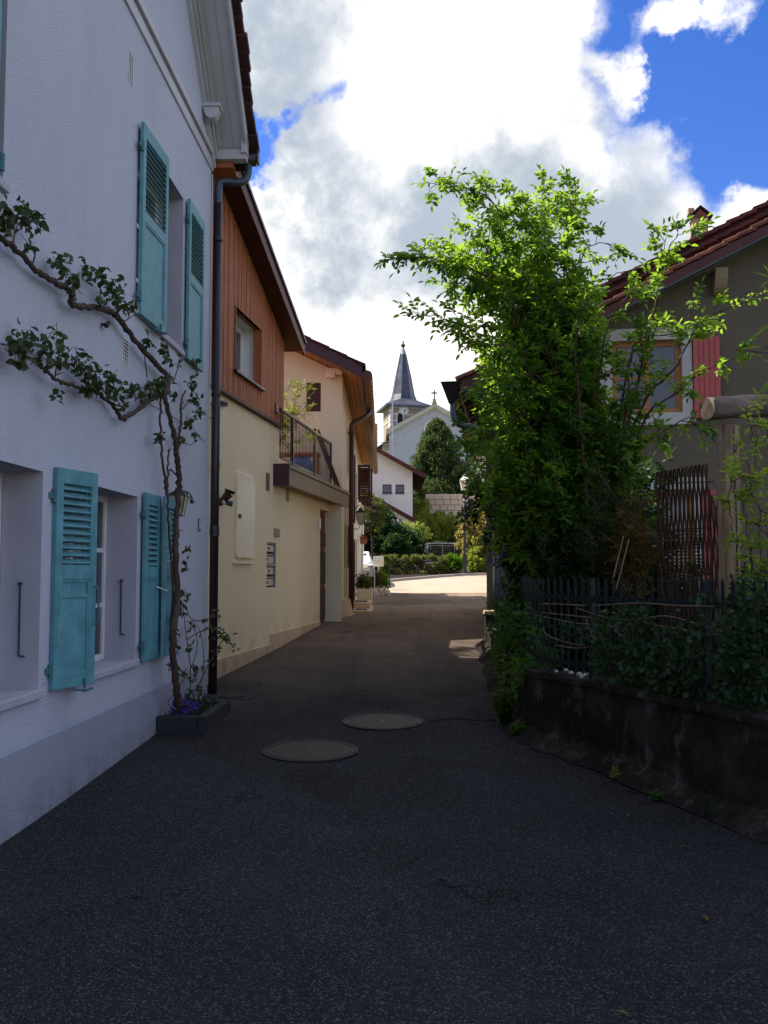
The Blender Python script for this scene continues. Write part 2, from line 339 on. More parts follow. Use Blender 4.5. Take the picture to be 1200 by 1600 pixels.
# ------------------------------------------------------------ mesh helpers
class Frame:
    """a vertical plane: origin on the ground, u runs along it, n points out of it"""
    def __init__(s, x, y, deg):
        s.o = Vector((x, y, 0)); b = R(deg); s.b = b
        s.u = Vector((cos(b), sin(b), 0)); s.n = Vector((sin(b), -cos(b), 0))
    def p(s, u, n, z): return s.o + s.u * u + s.n * n + Vector((0, 0, z))
    def px(s, px, py, n=0.0):
        """where the line of sight through a picture point meets this plane (offset n): (u, z)"""
        r = ray(px, py); c = Vector((0, 0, EYE)); o = s.o + s.n * n
        t = (o - c).dot(s.n) / r.dot(s.n); q = c + r * t
        return (q - o).dot(s.u), q.z
    def rot(s): return s.b
class MB:
    def __init__(s): s.v = []; s.f = []
    def add(s, vs, fs):
        k = len(s.v); s.v += [tuple(x) for x in vs]; s.f += [tuple(i + k for i in q) for q in fs]; return s
    def box(s, F, u0, u1, n0, n1, z0, z1):
        if u0 > u1: u0, u1 = u1, u0
        if n0 > n1: n0, n1 = n1, n0
        if z0 > z1: z0, z1 = z1, z0
        vs = [F.p(u, n, z) for z in (z0, z1) for n in (n0, n1) for u in (u0, u1)]
        return s.add(vs, [(0, 1, 3, 2), (4, 6, 7, 5), (0, 4, 5, 1), (2, 3, 7, 6), (0, 2, 6, 4), (1, 5, 7, 3)])
    def prism(s, F, pts, n0, n1):
        k = len(pts); vs = [F.p(u, n0, z) for u, z in pts] + [F.p(u, n1, z) for u, z in pts]
        fs = [tuple(range(k)), tuple(reversed(range(k, 2 * k)))] + [(i, i + k, (i + 1) % k + k, (i + 1) % k) for i in range(k)]
        return s.add(vs, fs)
    def hull(s, lo, hi):
        """loft between two rings with the same number of points, both ends capped"""
        k = len(lo)
        return s.add(list(lo) + list(hi), [tuple(reversed(range(k))), tuple(range(k, 2 * k))] + [(i, (i + 1) % k, (i + 1) % k + k, i + k) for i in range(k)])
    def obox(s, c, ax, ay, az):
        c = Vector(c); ax, ay, az = Vector(ax), Vector(ay), Vector(az)
        vs = [c + ax * i + ay * j + az * k for k in (-1, 1) for j in (-1, 1) for i in (-1, 1)]
        return s.add(vs, [(0, 2, 3, 1), (4, 5, 7, 6), (0, 1, 5, 4), (2, 6, 7, 3), (0, 4, 6, 2), (1, 3, 7, 5)])
    def tube(s, pts, rad, seg=8, cap=True):
        pts = [Vector(p) for p in pts]; k = len(pts)
        if isinstance(rad, (int, float)): rad = [rad] * k
        base = len(s.v); side = None
        for i, p in enumerate(pts):
            d = (pts[min(i + 1, k - 1)] - pts[max(i - 1, 0)]).normalized()
            if side is None:
                side = d.cross(Vector((0, 0, 1)))
                if side.length < .1: side = d.cross(Vector((0, 1, 0)))
            side = (side - d * side.dot(d)).normalized(); up = d.cross(side)
            for j in range(seg):
                a = 2 * pi * j / seg; s.v.append(tuple(p + (side * cos(a) + up * sin(a)) * rad[i]))
        for i in range(k - 1):
            for j in range(seg):
                a = base + i * seg + j; b = base + i * seg + (j + 1) % seg
                s.f.append((a, b, b + seg, a + seg))
        if cap:
            s.f.append(tuple(base + j for j in reversed(range(seg)))); s.f.append(tuple(base + (k - 1) * seg + j for j in range(seg)))
        return s
    def lathe(s, c, prof, seg=16, capt=True):
        c = Vector(c); base = len(s.v); k = len(prof)
        for r, z in prof:
            for j in range(seg):
                a = 2 * pi * j / seg; s.v.append((c.x + r * cos(a), c.y + r * sin(a), c.z + z))
        for i in range(k - 1):
            for j in range(seg):
                a = base + i * seg + j; b = base + i * seg + (j + 1) % seg
                s.f.append((a, b, b + seg, a + seg))
        if capt:
            s.f.append(tuple(base + j for j in reversed(range(seg)))); s.f.append(tuple(base + (k - 1) * seg + j for j in range(seg)))
        return s
    def build(s, name, mat, parent=None, smooth=False, bevel=0, kind=None, label=None):
        org = Vector((0, 0, 0)); q = parent
        while q is not None: org += q.location; q = q.parent
        me = bpy.data.meshes.new(name)
        if parent is None and s.v:
            a = np.array(s.v); lo, hi = a.min(0), a.max(0); org = Vector(((lo[0] + hi[0]) / 2, (lo[1] + hi[1]) / 2, lo[2]))
        me.from_pydata([(x - org.x, y - org.y, z - org.z) for x, y, z in s.v], [], s.f)
        me.materials.append(M[mat] if isinstance(mat, str) else mat)
        if smooth: me.polygons.foreach_set('use_smooth', [True] * len(me.polygons))
        me.update()
        o = bpy.data.objects.new(name, me); COL.objects.link(o)
        if parent is None: o.location = org
        else: o.parent = parent
        if bevel:
            b = o.modifiers.new('bevel', 'BEVEL'); b.width = bevel; b.segments = 2; b.limit_method = 'ANGLE'; b.angle_limit = R(40)
        if kind: o['kind'] = kind
        if label: o['label'] = label
        return o
def thing(name, label, cat, loc, group=None):
    o = bpy.data.objects.new(name, None); COL.objects.link(o); o.location = loc; o.empty_display_size = .2
    o['label'] = label; o['category'] = cat
    if group: o['group'] = group
    return o
def tag(o, label=None, cat=None, group=None, kind=None):
    if label: o['label'] = label
    if cat: o['category'] = cat
    if group: o['group'] = group
    if kind: o['kind'] = kind
    return o
def copy_tree(o, parent=None):
    c = o.copy(); COL.objects.link(c)
    if parent is not None: c.parent = parent
    for ch in list(o.children): copy_tree(ch, c)
    return c
def catmull(pts, n=6):
    pts = [Vector(p) for p in pts]; e = [pts[0] * 2 - pts[1]] + pts + [pts[-1] * 2 - pts[-2]]; o = []
    for i in range(1, len(e) - 2):
        for k in range(n):
            t = k / n; a, b, c, d = e[i - 1], e[i], e[i + 1], e[i + 2]
            o.append(.5 * ((2 * b) + (c - a) * t + (2 * a - 5 * b + 4 * c - d) * t * t + (3 * b - a - 3 * c + d) * t ** 3))
    o.append(pts[-1]); return o
def wall_faces(mb, F, u0, u1, z0, z1, holes, depth=.25, n=0.0, topf=None):
    """front of a wall with real openings and their reveals; topf(u) raises the top edge for gables"""
    us = sorted({u0, u1, *[h[0] for h in holes], *[h[1] for h in holes]}); zs = sorted({z0, z1, *[h[2] for h in holes], *[h[3] for h in holes]})
    us = [u for u in us if u0 <= u <= u1]; zs = [z for z in zs if z0 <= z <= z1]
    for i in range(len(us) - 1):
        for j in range(len(zs) - 1):
            cu, cz = (us[i] + us[i + 1]) / 2, (zs[j] + zs[j + 1]) / 2
            if any(h[0] < cu < h[1] and h[2] < cz < h[3] for h in holes): continue
            mb.add([F.p(us[i], n, zs[j]), F.p(us[i + 1], n, zs[j]), F.p(us[i + 1], n, zs[j + 1]), F.p(us[i], n, zs[j + 1])], [(0, 1, 2, 3)])
    return mb
def reveals(F, holes, depth, n=0.0):
    mb = MB()
    for a, b, c, d in holes:
        for q in (((a, c), (a, d)), ((b, d), (b, c)), ((a, d), (b, d)), ((b, c), (a, c))):
            (ua, za), (ub, zb) = q
            mb.add([F.p(ua, n, za), F.p(ub, n, zb), F.p(ub, n - depth, zb), F.p(ua, n - depth, za)], [(0, 1, 2, 3)])
    return mb

# ground height along the lane
HP = [(-30, 0), (6.5, 0), (8.2, .05), (10.9, .15), (11.8, .22), (15, .38), (18, .55), (21, .63), (28, .66), (35.5, .72), (38, .92), (41, 1.18), (45, 1.40), (50, 1.7), (60, 3.0), (80, 6.0), (95, 7.3), (400, 9)]
def gz(y):
    def f(y): return float(np.interp(y, [a for a, _ in HP], [b for _, b in HP]))
    return (f(y - .8) + f(y - .4) + f(y) + f(y + .4) + f(y + .8)) / 5

# leaves ------------------------------------------------------
class Leaves:
    def __init__(s): s.p = []; s.d = []; s.n = []; s.l = []; s.w = []
    def add(s, p, d, n, l, w): s.p.append(tuple(p)); s.d.append(tuple(d)); s.n.append(tuple(n)); s.l.append(l); s.w.append(w)
    def subset(s, idx):
        o = Leaves()
        for k in 'pdnlw': setattr(o, k, [getattr(s, k)[i] for i in idx])
        return o
    def mesh(s, name, mat, parent, kind='stuff', label=None):
        p, d, n = np.array(s.p), np.array(s.d), np.array(s.n); l = np.array(s.l)[:, None]; w = np.array(s.w)[:, None]
        d /= np.linalg.norm(d, axis=1)[:, None] + 1e-9
        sd_ = np.cross(d, n); sd_ /= np.linalg.norm(sd_, axis=1)[:, None] + 1e-9; n = np.cross(sd_, d)
        k = len(p); V = np.empty((k, 6, 3))
        V[:, 0] = p; V[:, 1] = p + d * l * .38 - sd_ * w * .5 + n * w * .22; V[:, 2] = p + d * l * .72 - sd_ * w * .36 + n * w * .10
        V[:, 3] = p + d * l - n * l * .12; V[:, 4] = p + d * l * .72 + sd_ * w * .36 + n * w * .10; V[:, 5] = p + d * l * .38 + sd_ * w * .5 + n * w * .22
        org = Vector((0, 0, 0)); q = parent
        while q is not None: org += q.location; q = q.parent
        if parent is None: org = Vector(V.reshape(-1, 3).mean(0)); org.z = float(V[:, :, 2].min())
        V = V.reshape(-1, 3) - np.array(org)
        me = bpy.data.meshes.new(name); me.vertices.add(k * 6); me.vertices.foreach_set('co', V.ravel())
        b = np.arange(k)[:, None] * 6; quads = np.concatenate([b + [0, 1, 2, 3], b + [0, 3, 4, 5]], axis=1).ravel()
        me.loops.add(k * 8); me.loops.foreach_set('vertex_index', quads.astype(np.int32))
        me.polygons.add(k * 2); me.polygons.foreach_set('loop_start', np.arange(0, k * 8, 4, dtype=np.int32)); me.polygons.foreach_set('loop_total', np.full(k * 2, 4, dtype=np.int32))
        me.update(calc_edges=True); me.materials.append(M[mat])
        o = bpy.data.objects.new(name, me); COL.objects.link(o)
        if parent is None: o.location = org
        else: o.parent = parent
        if kind: o['kind'] = kind
        if label: o['label'] = label
        return o
    def objects(s, name, mat, parent):
        """each leaf an object of its own, all sharing one mesh"""
        me = bpy.data.meshes.new(name)
        me.from_pydata([(0, 0, 0), (.38, -.5, .22), (.72, -.36, .10), (1, 0, -.12), (.72, .36, .10), (.38, .5, .22)], [], [(0, 1, 2, 3), (0, 3, 4, 5)])
        me.materials.append(M[mat]); org = Vector((0, 0, 0)); q = parent
        while q is not None: org += q.location; q = q.parent
        for p, d, n, l, w in zip(s.p, s.d, s.n, s.l, s.w):
            d = Vector(d).normalized(); y = d.cross(Vector(n)).normalized(); z = y.cross(d)
            o = bpy.data.objects.new(name, me); COL.objects.link(o); o.parent = parent
            mt = Matrix((d * l, y * w, z * w)).transposed().to_4x4(); mt.translation = Vector(p) - org
            o.matrix_local = mt
def rv(s=1.0): return Vector((random.gauss(0, s), random.gauss(0, s), random.gauss(0, s)))
def spray(L, tw, p, d, length, ll, lw, pairs=4, droop=.25, r=.004):
    """a twig with a compound leaf: pairs of leaflets and one at the tip"""
    d = d.normalized(); pts = [p]; q = p.copy(); dd = d.copy(); k = pairs + 1
    for i in range(k):
        dd = (dd + Vector((0, 0, -droop / k)) + rv(.05)).normalized(); q = q + dd * length / k; pts.append(q.copy())
        side = dd.cross(Vector((0, 0, 1)) + rv(.35)).normalized(); up = side.cross(dd)
        if i < k - 1:
            for sg in (-1, 1):
                L.add(q, dd * .45 + side * sg + rv(.18) + Vector((0, 0, -.15)), up + rv(.25), ll * random.uniform(.75, 1.15), lw * random.uniform(.8, 1.2))
        else: L.add(q, dd + rv(.1), up + rv(.25), ll * 1.1, lw)
    if tw is not None: tw.tube(pts, [r * (1 - .7 * i / k) for i in range(k + 1)], 3, cap=False)
    return pts

# ============================================================ GROUND
def sheet(name, x0, x1, y0, y1, dx, dy, dz, mat, inside=None, extra=None):
    xs = np.arange(x0, x1 + 1e-6, dx); ys = np.arange(y0, y1 + 1e-6, dy); v = []; f = []
    for y in ys:
        for x in xs: v.append((x, y, gz(y) + dz + (extra(x, y) if extra else 0)))
    nx = len(xs)
    for j in range(len(ys) - 1):
        for i in range(nx - 1):
            if inside and not inside(x0 + (i + .5) * dx, y0 + (j + .5) * dy): continue
            a = j * nx + i; f.append((a, a + 1, a + nx + 1, a + nx))
    me = bpy.data.meshes.new(name); me.from_pydata(v, [], f); me.materials.append(M[mat]); me.polygons.foreach_set('use_smooth', [True] * len(me.polygons)); me.update()
    o = bpy.data.objects.new(name, me); COL.objects.link(o); o['kind'] = 'structure'; return o
def roll(x, y): return .015 * sin(x * 1.9 + y * .6) + .012 * sin(x * .7 - y * 1.3)
sheet('ground', -300, 300, -60, 600, 6, 6, -.10, 'meadow')
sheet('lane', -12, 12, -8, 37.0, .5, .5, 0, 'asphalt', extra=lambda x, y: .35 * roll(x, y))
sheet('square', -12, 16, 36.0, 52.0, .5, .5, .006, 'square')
# a mended strip across the lane
mb = MB(); pts = []
for i in range(25):
    x = .45 + i * .045; y = 9.35 + .10 * sin(i * .35) + (x - .5) * .25
    pts.append((x, y))
for (x, y), (x2, y2) in zip(pts, pts[1:]):
    mb.add([(x, y, gz(y) + .35 * roll(x, y) + .006), (x2, y2, gz(y2) + .35 * roll(x2, y2) + .006), (x2, y2 + .035, gz(y2) + .35 * roll(x2, y2) + .007), (x, y + .035, gz(y) + .35 * roll(x, y) + .007)], [(0, 1, 2, 3)])
mb.build('pavement_seam', 'soil', kind='structure')

# ============================================================ WHITE HOUSE (left)
WF = Frame(-2.28, 5.5, 88.0)
UE = 5.42                                   # far corner of the lane wall
white = thing('white_house', 'white roughcast house with turquoise shutters and moulded cornice at the left edge', 'house', WF.p(0, 0, 0))
TOPZ = 6.62
RK = .96
def uz(px, py, n=0): return WF.px(px, py, n)
low_z0, low_z1 = .83, 2.26
h_low1 = (-1.20, .60, low_z0, low_z1)
h_low2 = (.95, 2.69, low_z0, low_z1)
h_up0 = (-1.65, -.10, 3.92, 5.56)
h_up = (2.52, 4.12, 3.92, 5.56)
holes = [h_low1, h_low2, h_up0, h_up]
wall_faces(MB(), WF, -7.0, UE, .52, TOPZ, holes).build('wall', 'white', white)
mb = MB().prism(WF, [(UE, TOPZ), (UE, 6.81), (UE - 6.2, 6.81 + 6.2 * RK), (UE - 12.4, 6.81), (UE - 12.4, TOPZ)], -.3, 0); mb.build('gable_wall', 'white', white)
mb = MB(); mb.box(WF, UE - .28, UE, -.3 - 8, -.002, 0, TOPZ); mb.box(WF, -7, -6.8, -8, -.002, 0, TOPZ); mb.box(WF, -7, UE, -8.3, -8, 0, TOPZ); mb.build('side_wall', 'white', white)
for h in holes: reveals(WF, [h], .27).build('window_reveal', 'reveal', white)
mb = MB(); mb.box(WF, -7, UE, -.25, .0, -.3, .50); mb.add([WF.p(-7, 0.018, -.3), WF.p(UE, .018, -.3), WF.p(UE, .018, .50), WF.p(-7, .018, .50), WF.p(-7, 0, .53), WF.p(UE, 0, .53)], [(0, 1, 2, 3), (3, 2, 5, 4)])
mb.add([WF.p(UE, .018, -.3), WF.p(UE, -.2, -.3), WF.p(UE, -.2, .53), WF.p(UE, .0, .53), WF.p(UE, .018, .5)], [(0, 1, 2, 3, 4)])
mb.build('plinth', 'plinth', white)
def casement(F, hole, depth, root, panes_u, panes_z, mat='whitepaint', fr=.055, name='window', curtain=True, glass='glass', interior='interior'):
    a, b, c, d = hole; n = -depth
    w = MB(); w.box(F, a, a + fr, n - .05, n, c, d); w.box(F, b - fr, b, n - .05, n, c, d); w.box(F, a + fr, b - fr, n - .05, n, c, c + fr); w.box(F, a + fr, b - fr, n - .05, n, d - fr, d)
    win = w.build(name, mat, root, bevel=.006)
    for i in range(1, panes_u):
        u = a + (b - a) * i / panes_u; MB().box(F, u - fr * .55, u + fr * .55, n - .045, n + .012, c + fr, d - fr).build('mullion', mat, win)
    for j in range(1, panes_z):
        z = c + (d - c) * j / panes_z; MB().box(F, a + fr, b - fr, n - .04, n - .006, z - .018, z + .018).build('glazing_bar', mat, win)
    for i in range(panes_u):
        for j in range(panes_z):
            u0, u1 = a + (b - a) * i / panes_u + .02, a + (b - a) * (i + 1) / panes_u - .02; z0, z1 = c + (d - c) * j / panes_z + .012, c + (d - c) * (j + 1) / panes_z - .012
            MB().add([F.p(u0, n - .025, z0), F.p(u1, n - .025, z0), F.p(u1, n - .025, z1), F.p(u0, n - .025, z1)], [(0, 1, 2, 3)]).build('pane', glass, win)
    if curtain:
        cb = MB()
        for i in range(24):
            u0, u1 = a + fr + (b - a - 2 * fr) * i / 24, a + fr + (b - a - 2 * fr) * (i + 1) / 24
            dn = .012 * (i % 2); dn2 = .012 * ((i + 1) % 2)
            cb.add([F.p(u0, n - .09 - dn, c), F.p(u1, n - .09 - dn2, c), F.p(u1, n - .09 - dn2, d), F.p(u0, n - .09 - dn, d)], [(0, 1, 2, 3)])
        cb.build('curtain', 'curtain', win)
    MB().box(F, a - .05, b + .05, n - .5, n - .45, c - .05, d + .05).build('room_back', interior, win)
    return win
for h in holes: casement(WF, h, .27, white, 2, 3)
for h in (h_low1, h_low2, h_up0, h_up):
    MB().prism(Frame(*WF.p(h[0] - .03, 0, 0).xy, 88.0), [(0, h[2] - .055), (h[1] - h[0] + .06, h[2] - .055), (h[1] - h[0] + .06, h[2] + .003), (0, h[2] + .003)], -.26, .035).build('sill', 'reveal', white, bevel=.008)
# iron stays on the jambs
for h in (h_low1, h_low2):
    s_ = MB(); s_.tube([WF.p(h[1] - .012, -.13, 1.05), WF.p(h[1] - .014, -.13, 1.52)], .007, 6); s_.tube([WF.p(h[1], -.13, 1.52), WF.p(h[1] - .03, -.13, 1.52)], .012, 6); s_.tube([WF.p(h[1] - .014, -.13, 1.05), WF.p(h[1] - .014, -.09, 1.045)], .007, 6)
    s_.build('window_stay', 'zinc', white)
def shutter(root, F, w, z0, z1, louvre=(.60, .93), t=.035, flip=1, mats='teal', hinge=True, label=None, second_panel=False, catch=False):
    """one louvred leaf lying in frame F, u from 0 to w"""
    h = z1 - z0; st = .075; la, lb = z0 + h * louvre[0], z0 + h * louvre[1]; rb = .10
    m_ = MB(); m_.box(F, 0, st, -t, 0, z0, z1); m_.box(F, w - st, w, -t, 0, z0, z1)
    m_.box(F, st, w - st, -t, -.001, z0, z0 + rb); m_.box(F, st, w - st, -t, -.001, lb, z1); m_.box(F, st, w - st, -t, -.001, la - .10, la)
    s_ = m_.build('shutter', mats, root, bevel=.004, label=label)
    MB().box(F, st, w - st, -t + .006, -.016, z0 + rb, la - .10).build('panel', mats, s_)
    mo = MB()
    mo.box(F, st + .0, st + .018, -.016, -.006, z0 + rb, la - .10); mo.box(F, w - st - .018, w - st, -.016, -.006, z0 + rb, la - .10)
    mo.box(F, st + .018, w - st - .018, -.016, -.006, z0 + rb, z0 + rb + .018); mo.box(F, st + .018, w - st - .018, -.016, -.006, la - .118, la - .10)
    if second_panel: mo.box(F, st + .018, w - st - .018, -.016, -.004, z0 + h * .41, z0 + h * .41 + .02)
    mo.build('moulding', mats, s_)
    k = max(6, int(round((lb - la) / .050)))
    for i in range(k):
        zc = la + (lb - la) * (i + .5) / k
        c = F.p(w / 2, -t * .5, zc); MB().obox(c, F.u * (w / 2 - st), (F.n * .019 - Vector((0, 0, .016))), (F.n * .16 + Vector((0, 0, .19))).normalized() * .004).build('slat', mats, s_)
    if hinge:
        for z in (z0 + h * .09, z1 - h * .13):
            hb = MB(); hb.tube([F.p(-.012, -.01, z - .045), F.p(-.012, -.01, z + .045)], .016, 8); hb.box(F, -.07, 0, -.02, -.008, z - .02, z + .02); hb.build('hinge', 'tealdark', s_)
    if catch:
        cb = MB(); cb.tube([F.p(w * .72, .01, z0 - .045), F.p(w * .72, .012, z0 + .05)], .010, 6); cb.tube([F.p(w * .55, -.02, z0 - .02), F.p(w * .72, .03, z0 - .03), F.p(w * .80, .05, z0 - .02)], .010, 6); cb.build('catch', 'tealdark', s_)
    return s_
# lower shutters, two folding leaves each
ZL0, ZL1 = .80, 2.31
A0 = WF.p(.76, .035, 0)
FA = Frame(A0.x, A0.y, 88.0 - 16.0); shutter(white, FA, .46, ZL0, ZL1, (.56, .93), second_panel=True, catch=True)
q = FA.p(.46, .0, 0); FA2 = Frame(q.x, q.y, 88.0 - 19.5); 
shutter(white, Frame(*(FA.p(.02, -.048, 0)).xy, 88.0 - 11.5), .485, ZL0 + .02, ZL1 - .02, (.56, .93), hinge=False)
MB().tube([FA.p(.43, .012, 1.50), FA.p(.44, .035, 1.47), FA.p(.44, .035, 1.25), FA.p(.43, .012, 1.22)], .008, 6).build('shutter_bar', 'tealdark', white)
q = WF.p(2.78, .055, 0); shutter(white, Frame(q.x, q.y, 88.0 - 1), .44, ZL0, ZL1, (.56, .93))
q = WF.p(3.17, .125, 0); shutter(white, Frame(q.x, q.y, 88.0 + 2.5), .44, ZL0, ZL1, (.56, .93), hinge=False)
MB().tube([WF.p(3.10, .06, 1.46), WF.p(3.2, .14, 1.42)], .006, 6).build('shutter_hook', 'whitepaint', white)
q = WF.p(-1.95, .055, 0); shutter(white, Frame(q.x, q.y, 88.0), .46, ZL0, ZL1, (.56, .93))
# upper shutters
q = WF.p(2.50, .06, 0); shutter(white, Frame(q.x, q.y, 88.0 - 2.0), .735, 3.86, 5.60, (.55, .93), catch=True)
q = WF.p(4.20, .055, 0); shutter(white, Frame(q.x, q.y, 88.0), .70, 3.86, 5.60, (.55, .93))
ul_ = uz(3, 80, .06)[0]; q = WF.p(ul_ - .71, .055, 0); shutter(white, Frame(q.x, q.y, 88.0), .71, 3.90, 5.60, (.55, .93), hinge=False)
for z in (3.99,):
    hb = MB(); hb.tube([WF.p(ul_ + .055, .05, z - .05), WF.p(ul_ + .055, .05, z + .05)], .020, 8); hb.box(WF, ul_ - .06, ul_ + .055, .03, .042, z - .022, z + .022); hb.build('hinge', 'tealdark', white)
# little ventilation grilles
def grille(F, u, z, w, h, root, mat='whitepaint', nn=.0):
    g = MB(); g.box(F, u, u + w, nn - .02, nn + .006, z, z + .01); g.box(F, u, u + w, nn - .02, nn + .006, z + h - .01, z + h); g.box(F, u, u + .01, nn - .02, nn + .006, z, z + h); g.box(F, u + w - .01, u + w, nn - .02, nn + .006, z, z + h)
    k = int(h / .028)
    for i in range(1, k): g.box(F, u + .01, u + w - .01, nn - .01, nn + .004, z + h * i / k - .004, z + h * i / k + .004)
    for i in range(1, 3): g.box(F, u + w * i / 3 - .004, u + w * i / 3 + .004, nn - .01, nn + .0035, z + .01, z + h - .01)
    o = g.build('vent_grille', mat, root); MB().box(F, u + .004, u + w - .004, nn - .012, nn + .001, z + .004, z + h - .004).build('vent_opening', 'interior', o); return o
u_, z_ = uz(199, 121); grille(WF, u_, z_, .15, .26, white)
u_, z_ = uz(191, 566); grille(WF, u_, z_, .15, .22, white)
# thin cable clipped along the wall, and a number plate by the corner
cab = [WF.p(*(lambda a: (a[0], .008, a[1]))(uz(*c))) for c in ((0, 535), (60, 556), (150, 592), (215, 621), (300, 668), (318, 690))]
MB().tube(cab, .004, 5).build('wall_cable', 'reveal', white)
u_, z_ = uz(309, 830); MB().box(WF, u_, u_ + .10, 0, .012, z_, z_ + .14).build('number_plate', 'zinc', white, bevel=.003)
pl = MB();
for k_, (du, dz_, w_, h_) in enumerate([(.015, .02, .012, .10), (.045, .02, .010, .10), (.045, .02, .035, .012), (.045, .108, .035, .012), (.070, .02, .010, .10)]):
    pl.box(WF, u_ + du, u_ + du + w_, .012, .0145, z_ + dz_, z_ + dz_ + h_)
pl.build('house_number', 'whitepaint', white)
u_, z_ = uz(158, 507); hk = MB(); hk.tube([WF.p(u_, 0, z_), WF.p(u_, .06, z_)], .012, 6); hk.tube([WF.p(u_ - .03, .05, z_ - .02), WF.p(u_ + .03, .05, z_ + .02)], .02, 6); hk.build('wall_hook', 'black', white)
# moulded cornice: horizontal courses, then the raking ones under the verge
for i, (zz, hh, pr) in enumerate([(6.44, .035, .022), (6.47, .12, .012), (6.60, .04, .045), (6.64, .07, .030)]):
    MB().box(WF, -7, UE + (.0 if i else 0) + pr, -.02, pr, zz, zz + hh).build('cornice', 'trim', white, bevel=.006)
def rk(u, dz=0): return 6.80 + (UE - u) * RK + dz
for dz_, pr, th in [(-.30, .05, .05), (-.18, .075, .05), (-.06, .10, .06)]:
    MB().prism(WF, [(UE + .02, rk(UE + .02, dz_)), (UE - 6.2, rk(UE - 6.2, dz_)), (UE - 6.2, rk(UE - 6.2, dz_ + th)), (UE + .02, rk(UE + .02, dz_ + th))], -.02, pr).build('raking_moulding', 'trim', white, bevel=.005)
UR = UE - 6.2
MB().prism(WF, [(UE + .10, rk(UE + .10)), (UR, rk(UR)), (UE - 12.5, rk(UE + .10)), (UE - 12.5, rk(UE + .10, .03)), (UR, rk(UR, .03)), (UE + .10, rk(UE + .10, .03))], -.1, .40).build('soffit', 'trim', white)
for nn in (.14, .26):
    MB().prism(WF, [(UE + .10, rk(UE + .10, -.008)), (UR, rk(UR, -.008)), (UR, rk(UR, .005)), (UE + .10, rk(UE + .10, .005))], nn, nn + .006).build('soffit_joint', 'reveal', white)
MB().prism(WF, [(UE + .12, rk(UE + .12, -.05)), (UR, rk(UR, -.05)), (UR, rk(UR, .17)), (UE + .12, rk(UE + .12, .17))], .40, .43).build('bargeboard', 'trim', white, bevel=.004)
wr_ = MB().prism(WF, [(UE + .30, rk(UE + .30, .05)), (UR, rk(UR, .05)), (UE - 12.7, rk(UE + .30, .05)), (UE - 12.7, rk(UE + .30, .19)), (UR, rk(UR, .19)), (UE + .30, rk(UE + .30, .19))], -8.6, .40).build('roof', 'tile', white)
k = 0; u = UE + .30
while u > UR:
    j = random.uniform(-.012, .012)
    c0 = WF.p(u - .13, .455 + j, rk(u - .13, .235 + random.uniform(-.01, .01)))
    sl = (WF.u * -1 + Vector((0, 0, RK))).normalized(); nn = WF.n; up = sl.cross(nn) * -1
    if up.z < 0: up = -up
    MB().obox(c0, sl * .12 + up * -.022, nn * (.085 + random.uniform(-.015, .015)), up * .040 + sl * .006).build('tile', 'tile', wr_, bevel=.012)
    u -= .135; k += 1
# eaves return box, scroll bracket, gutter end and downpipe with its swan neck
a_, z_a = uz(338, 232, 0)
MB().box(WF, UE + .02, UE + .16, -1.2, .415, 6.60, 6.72).build('eaves_return', 'trim', white, bevel=.006)
MB().box(WF, UE - .02, UE + .13, .36, .43, 6.66, 6.92).build('eaves_return', 'trim', white, bevel=.006)
br = MB(); cp = [(0, 0), (.04, -.10), (.10, -.14), (.15, -.12), (.18, -.06), (.19, 0)]
br.prism(Frame(*WF.p(UE - .52, 0, 0).xy, 88.0 - 90), [(x_, 6.98 + z_) for x_, z_ in cp], -.14, 0); br.build('scroll_bracket', 'trim', white, bevel=.006)
MB().box(WF, UE - .54, UE - .36, 0, .21, 6.98, 7.02).build('bracket_cap', 'trim', white, bevel=.005)
MB().box(WF, UE + .10, UE + .4, -1.5, .24, 6.53, 6.60).build('eaves_board', 'redwood', white)
g = MB(); g.tube([WF.p(UE + .27, .50, 6.70), WF.p(UE + .27, -7.5, 6.66)], .085, 12); g.build('gutter', 'darkmetal', white, smooth=True)
MB().obox(WF.p(UE + .27, .52, 6.73), WF.u * .07, WF.n * .012, Vector((0, 0, .085))).build('gutter_end', 'darkmetal', white, bevel=.005)
path = [WF.p(UE + .26, .40, 6.66), WF.p(UE + .24, .40, 6.50), WF.p(UE + .20, .36, 6.40), WF.p(UE + .15, .28, 6.36), WF.p(UE + .10, .14, 6.35), WF.p(UE + .08, .085, 6.32), WF.p(UE + .08, .07, 6.22), WF.p(UE + .08, .07, 6.05)]
MB().tube(catmull(path, 5), .047, 14).build('downpipe_elbow', 'zinc', white, smooth=True)
dp = MB().tube([WF.p(UE + .08, .07, 6.06), WF.p(UE + .08, .07, .14)], .052, 16).build('downpipe', 'darkmetal', white, smooth=True)
for z in (5.6, 3.7, 2.05, .8): MB().tube([WF.p(UE + .08, .07, z), WF.p(UE + .08, .07, z + .035)], .060, 16).build('pipe_bracket', 'black', dp)
MB().tube([WF.p(UE + .08, .07, 2.02), WF.p(UE + .08, .07, 2.14)], .058, 16).build('pipe_socket', 'darkmetal', dp)
MB().tube([WF.p(UE + .005, .012, .15), WF.p(UE + .005, .012, 6.4)], .008, 6).build('lightning_cable', 'trim', white)

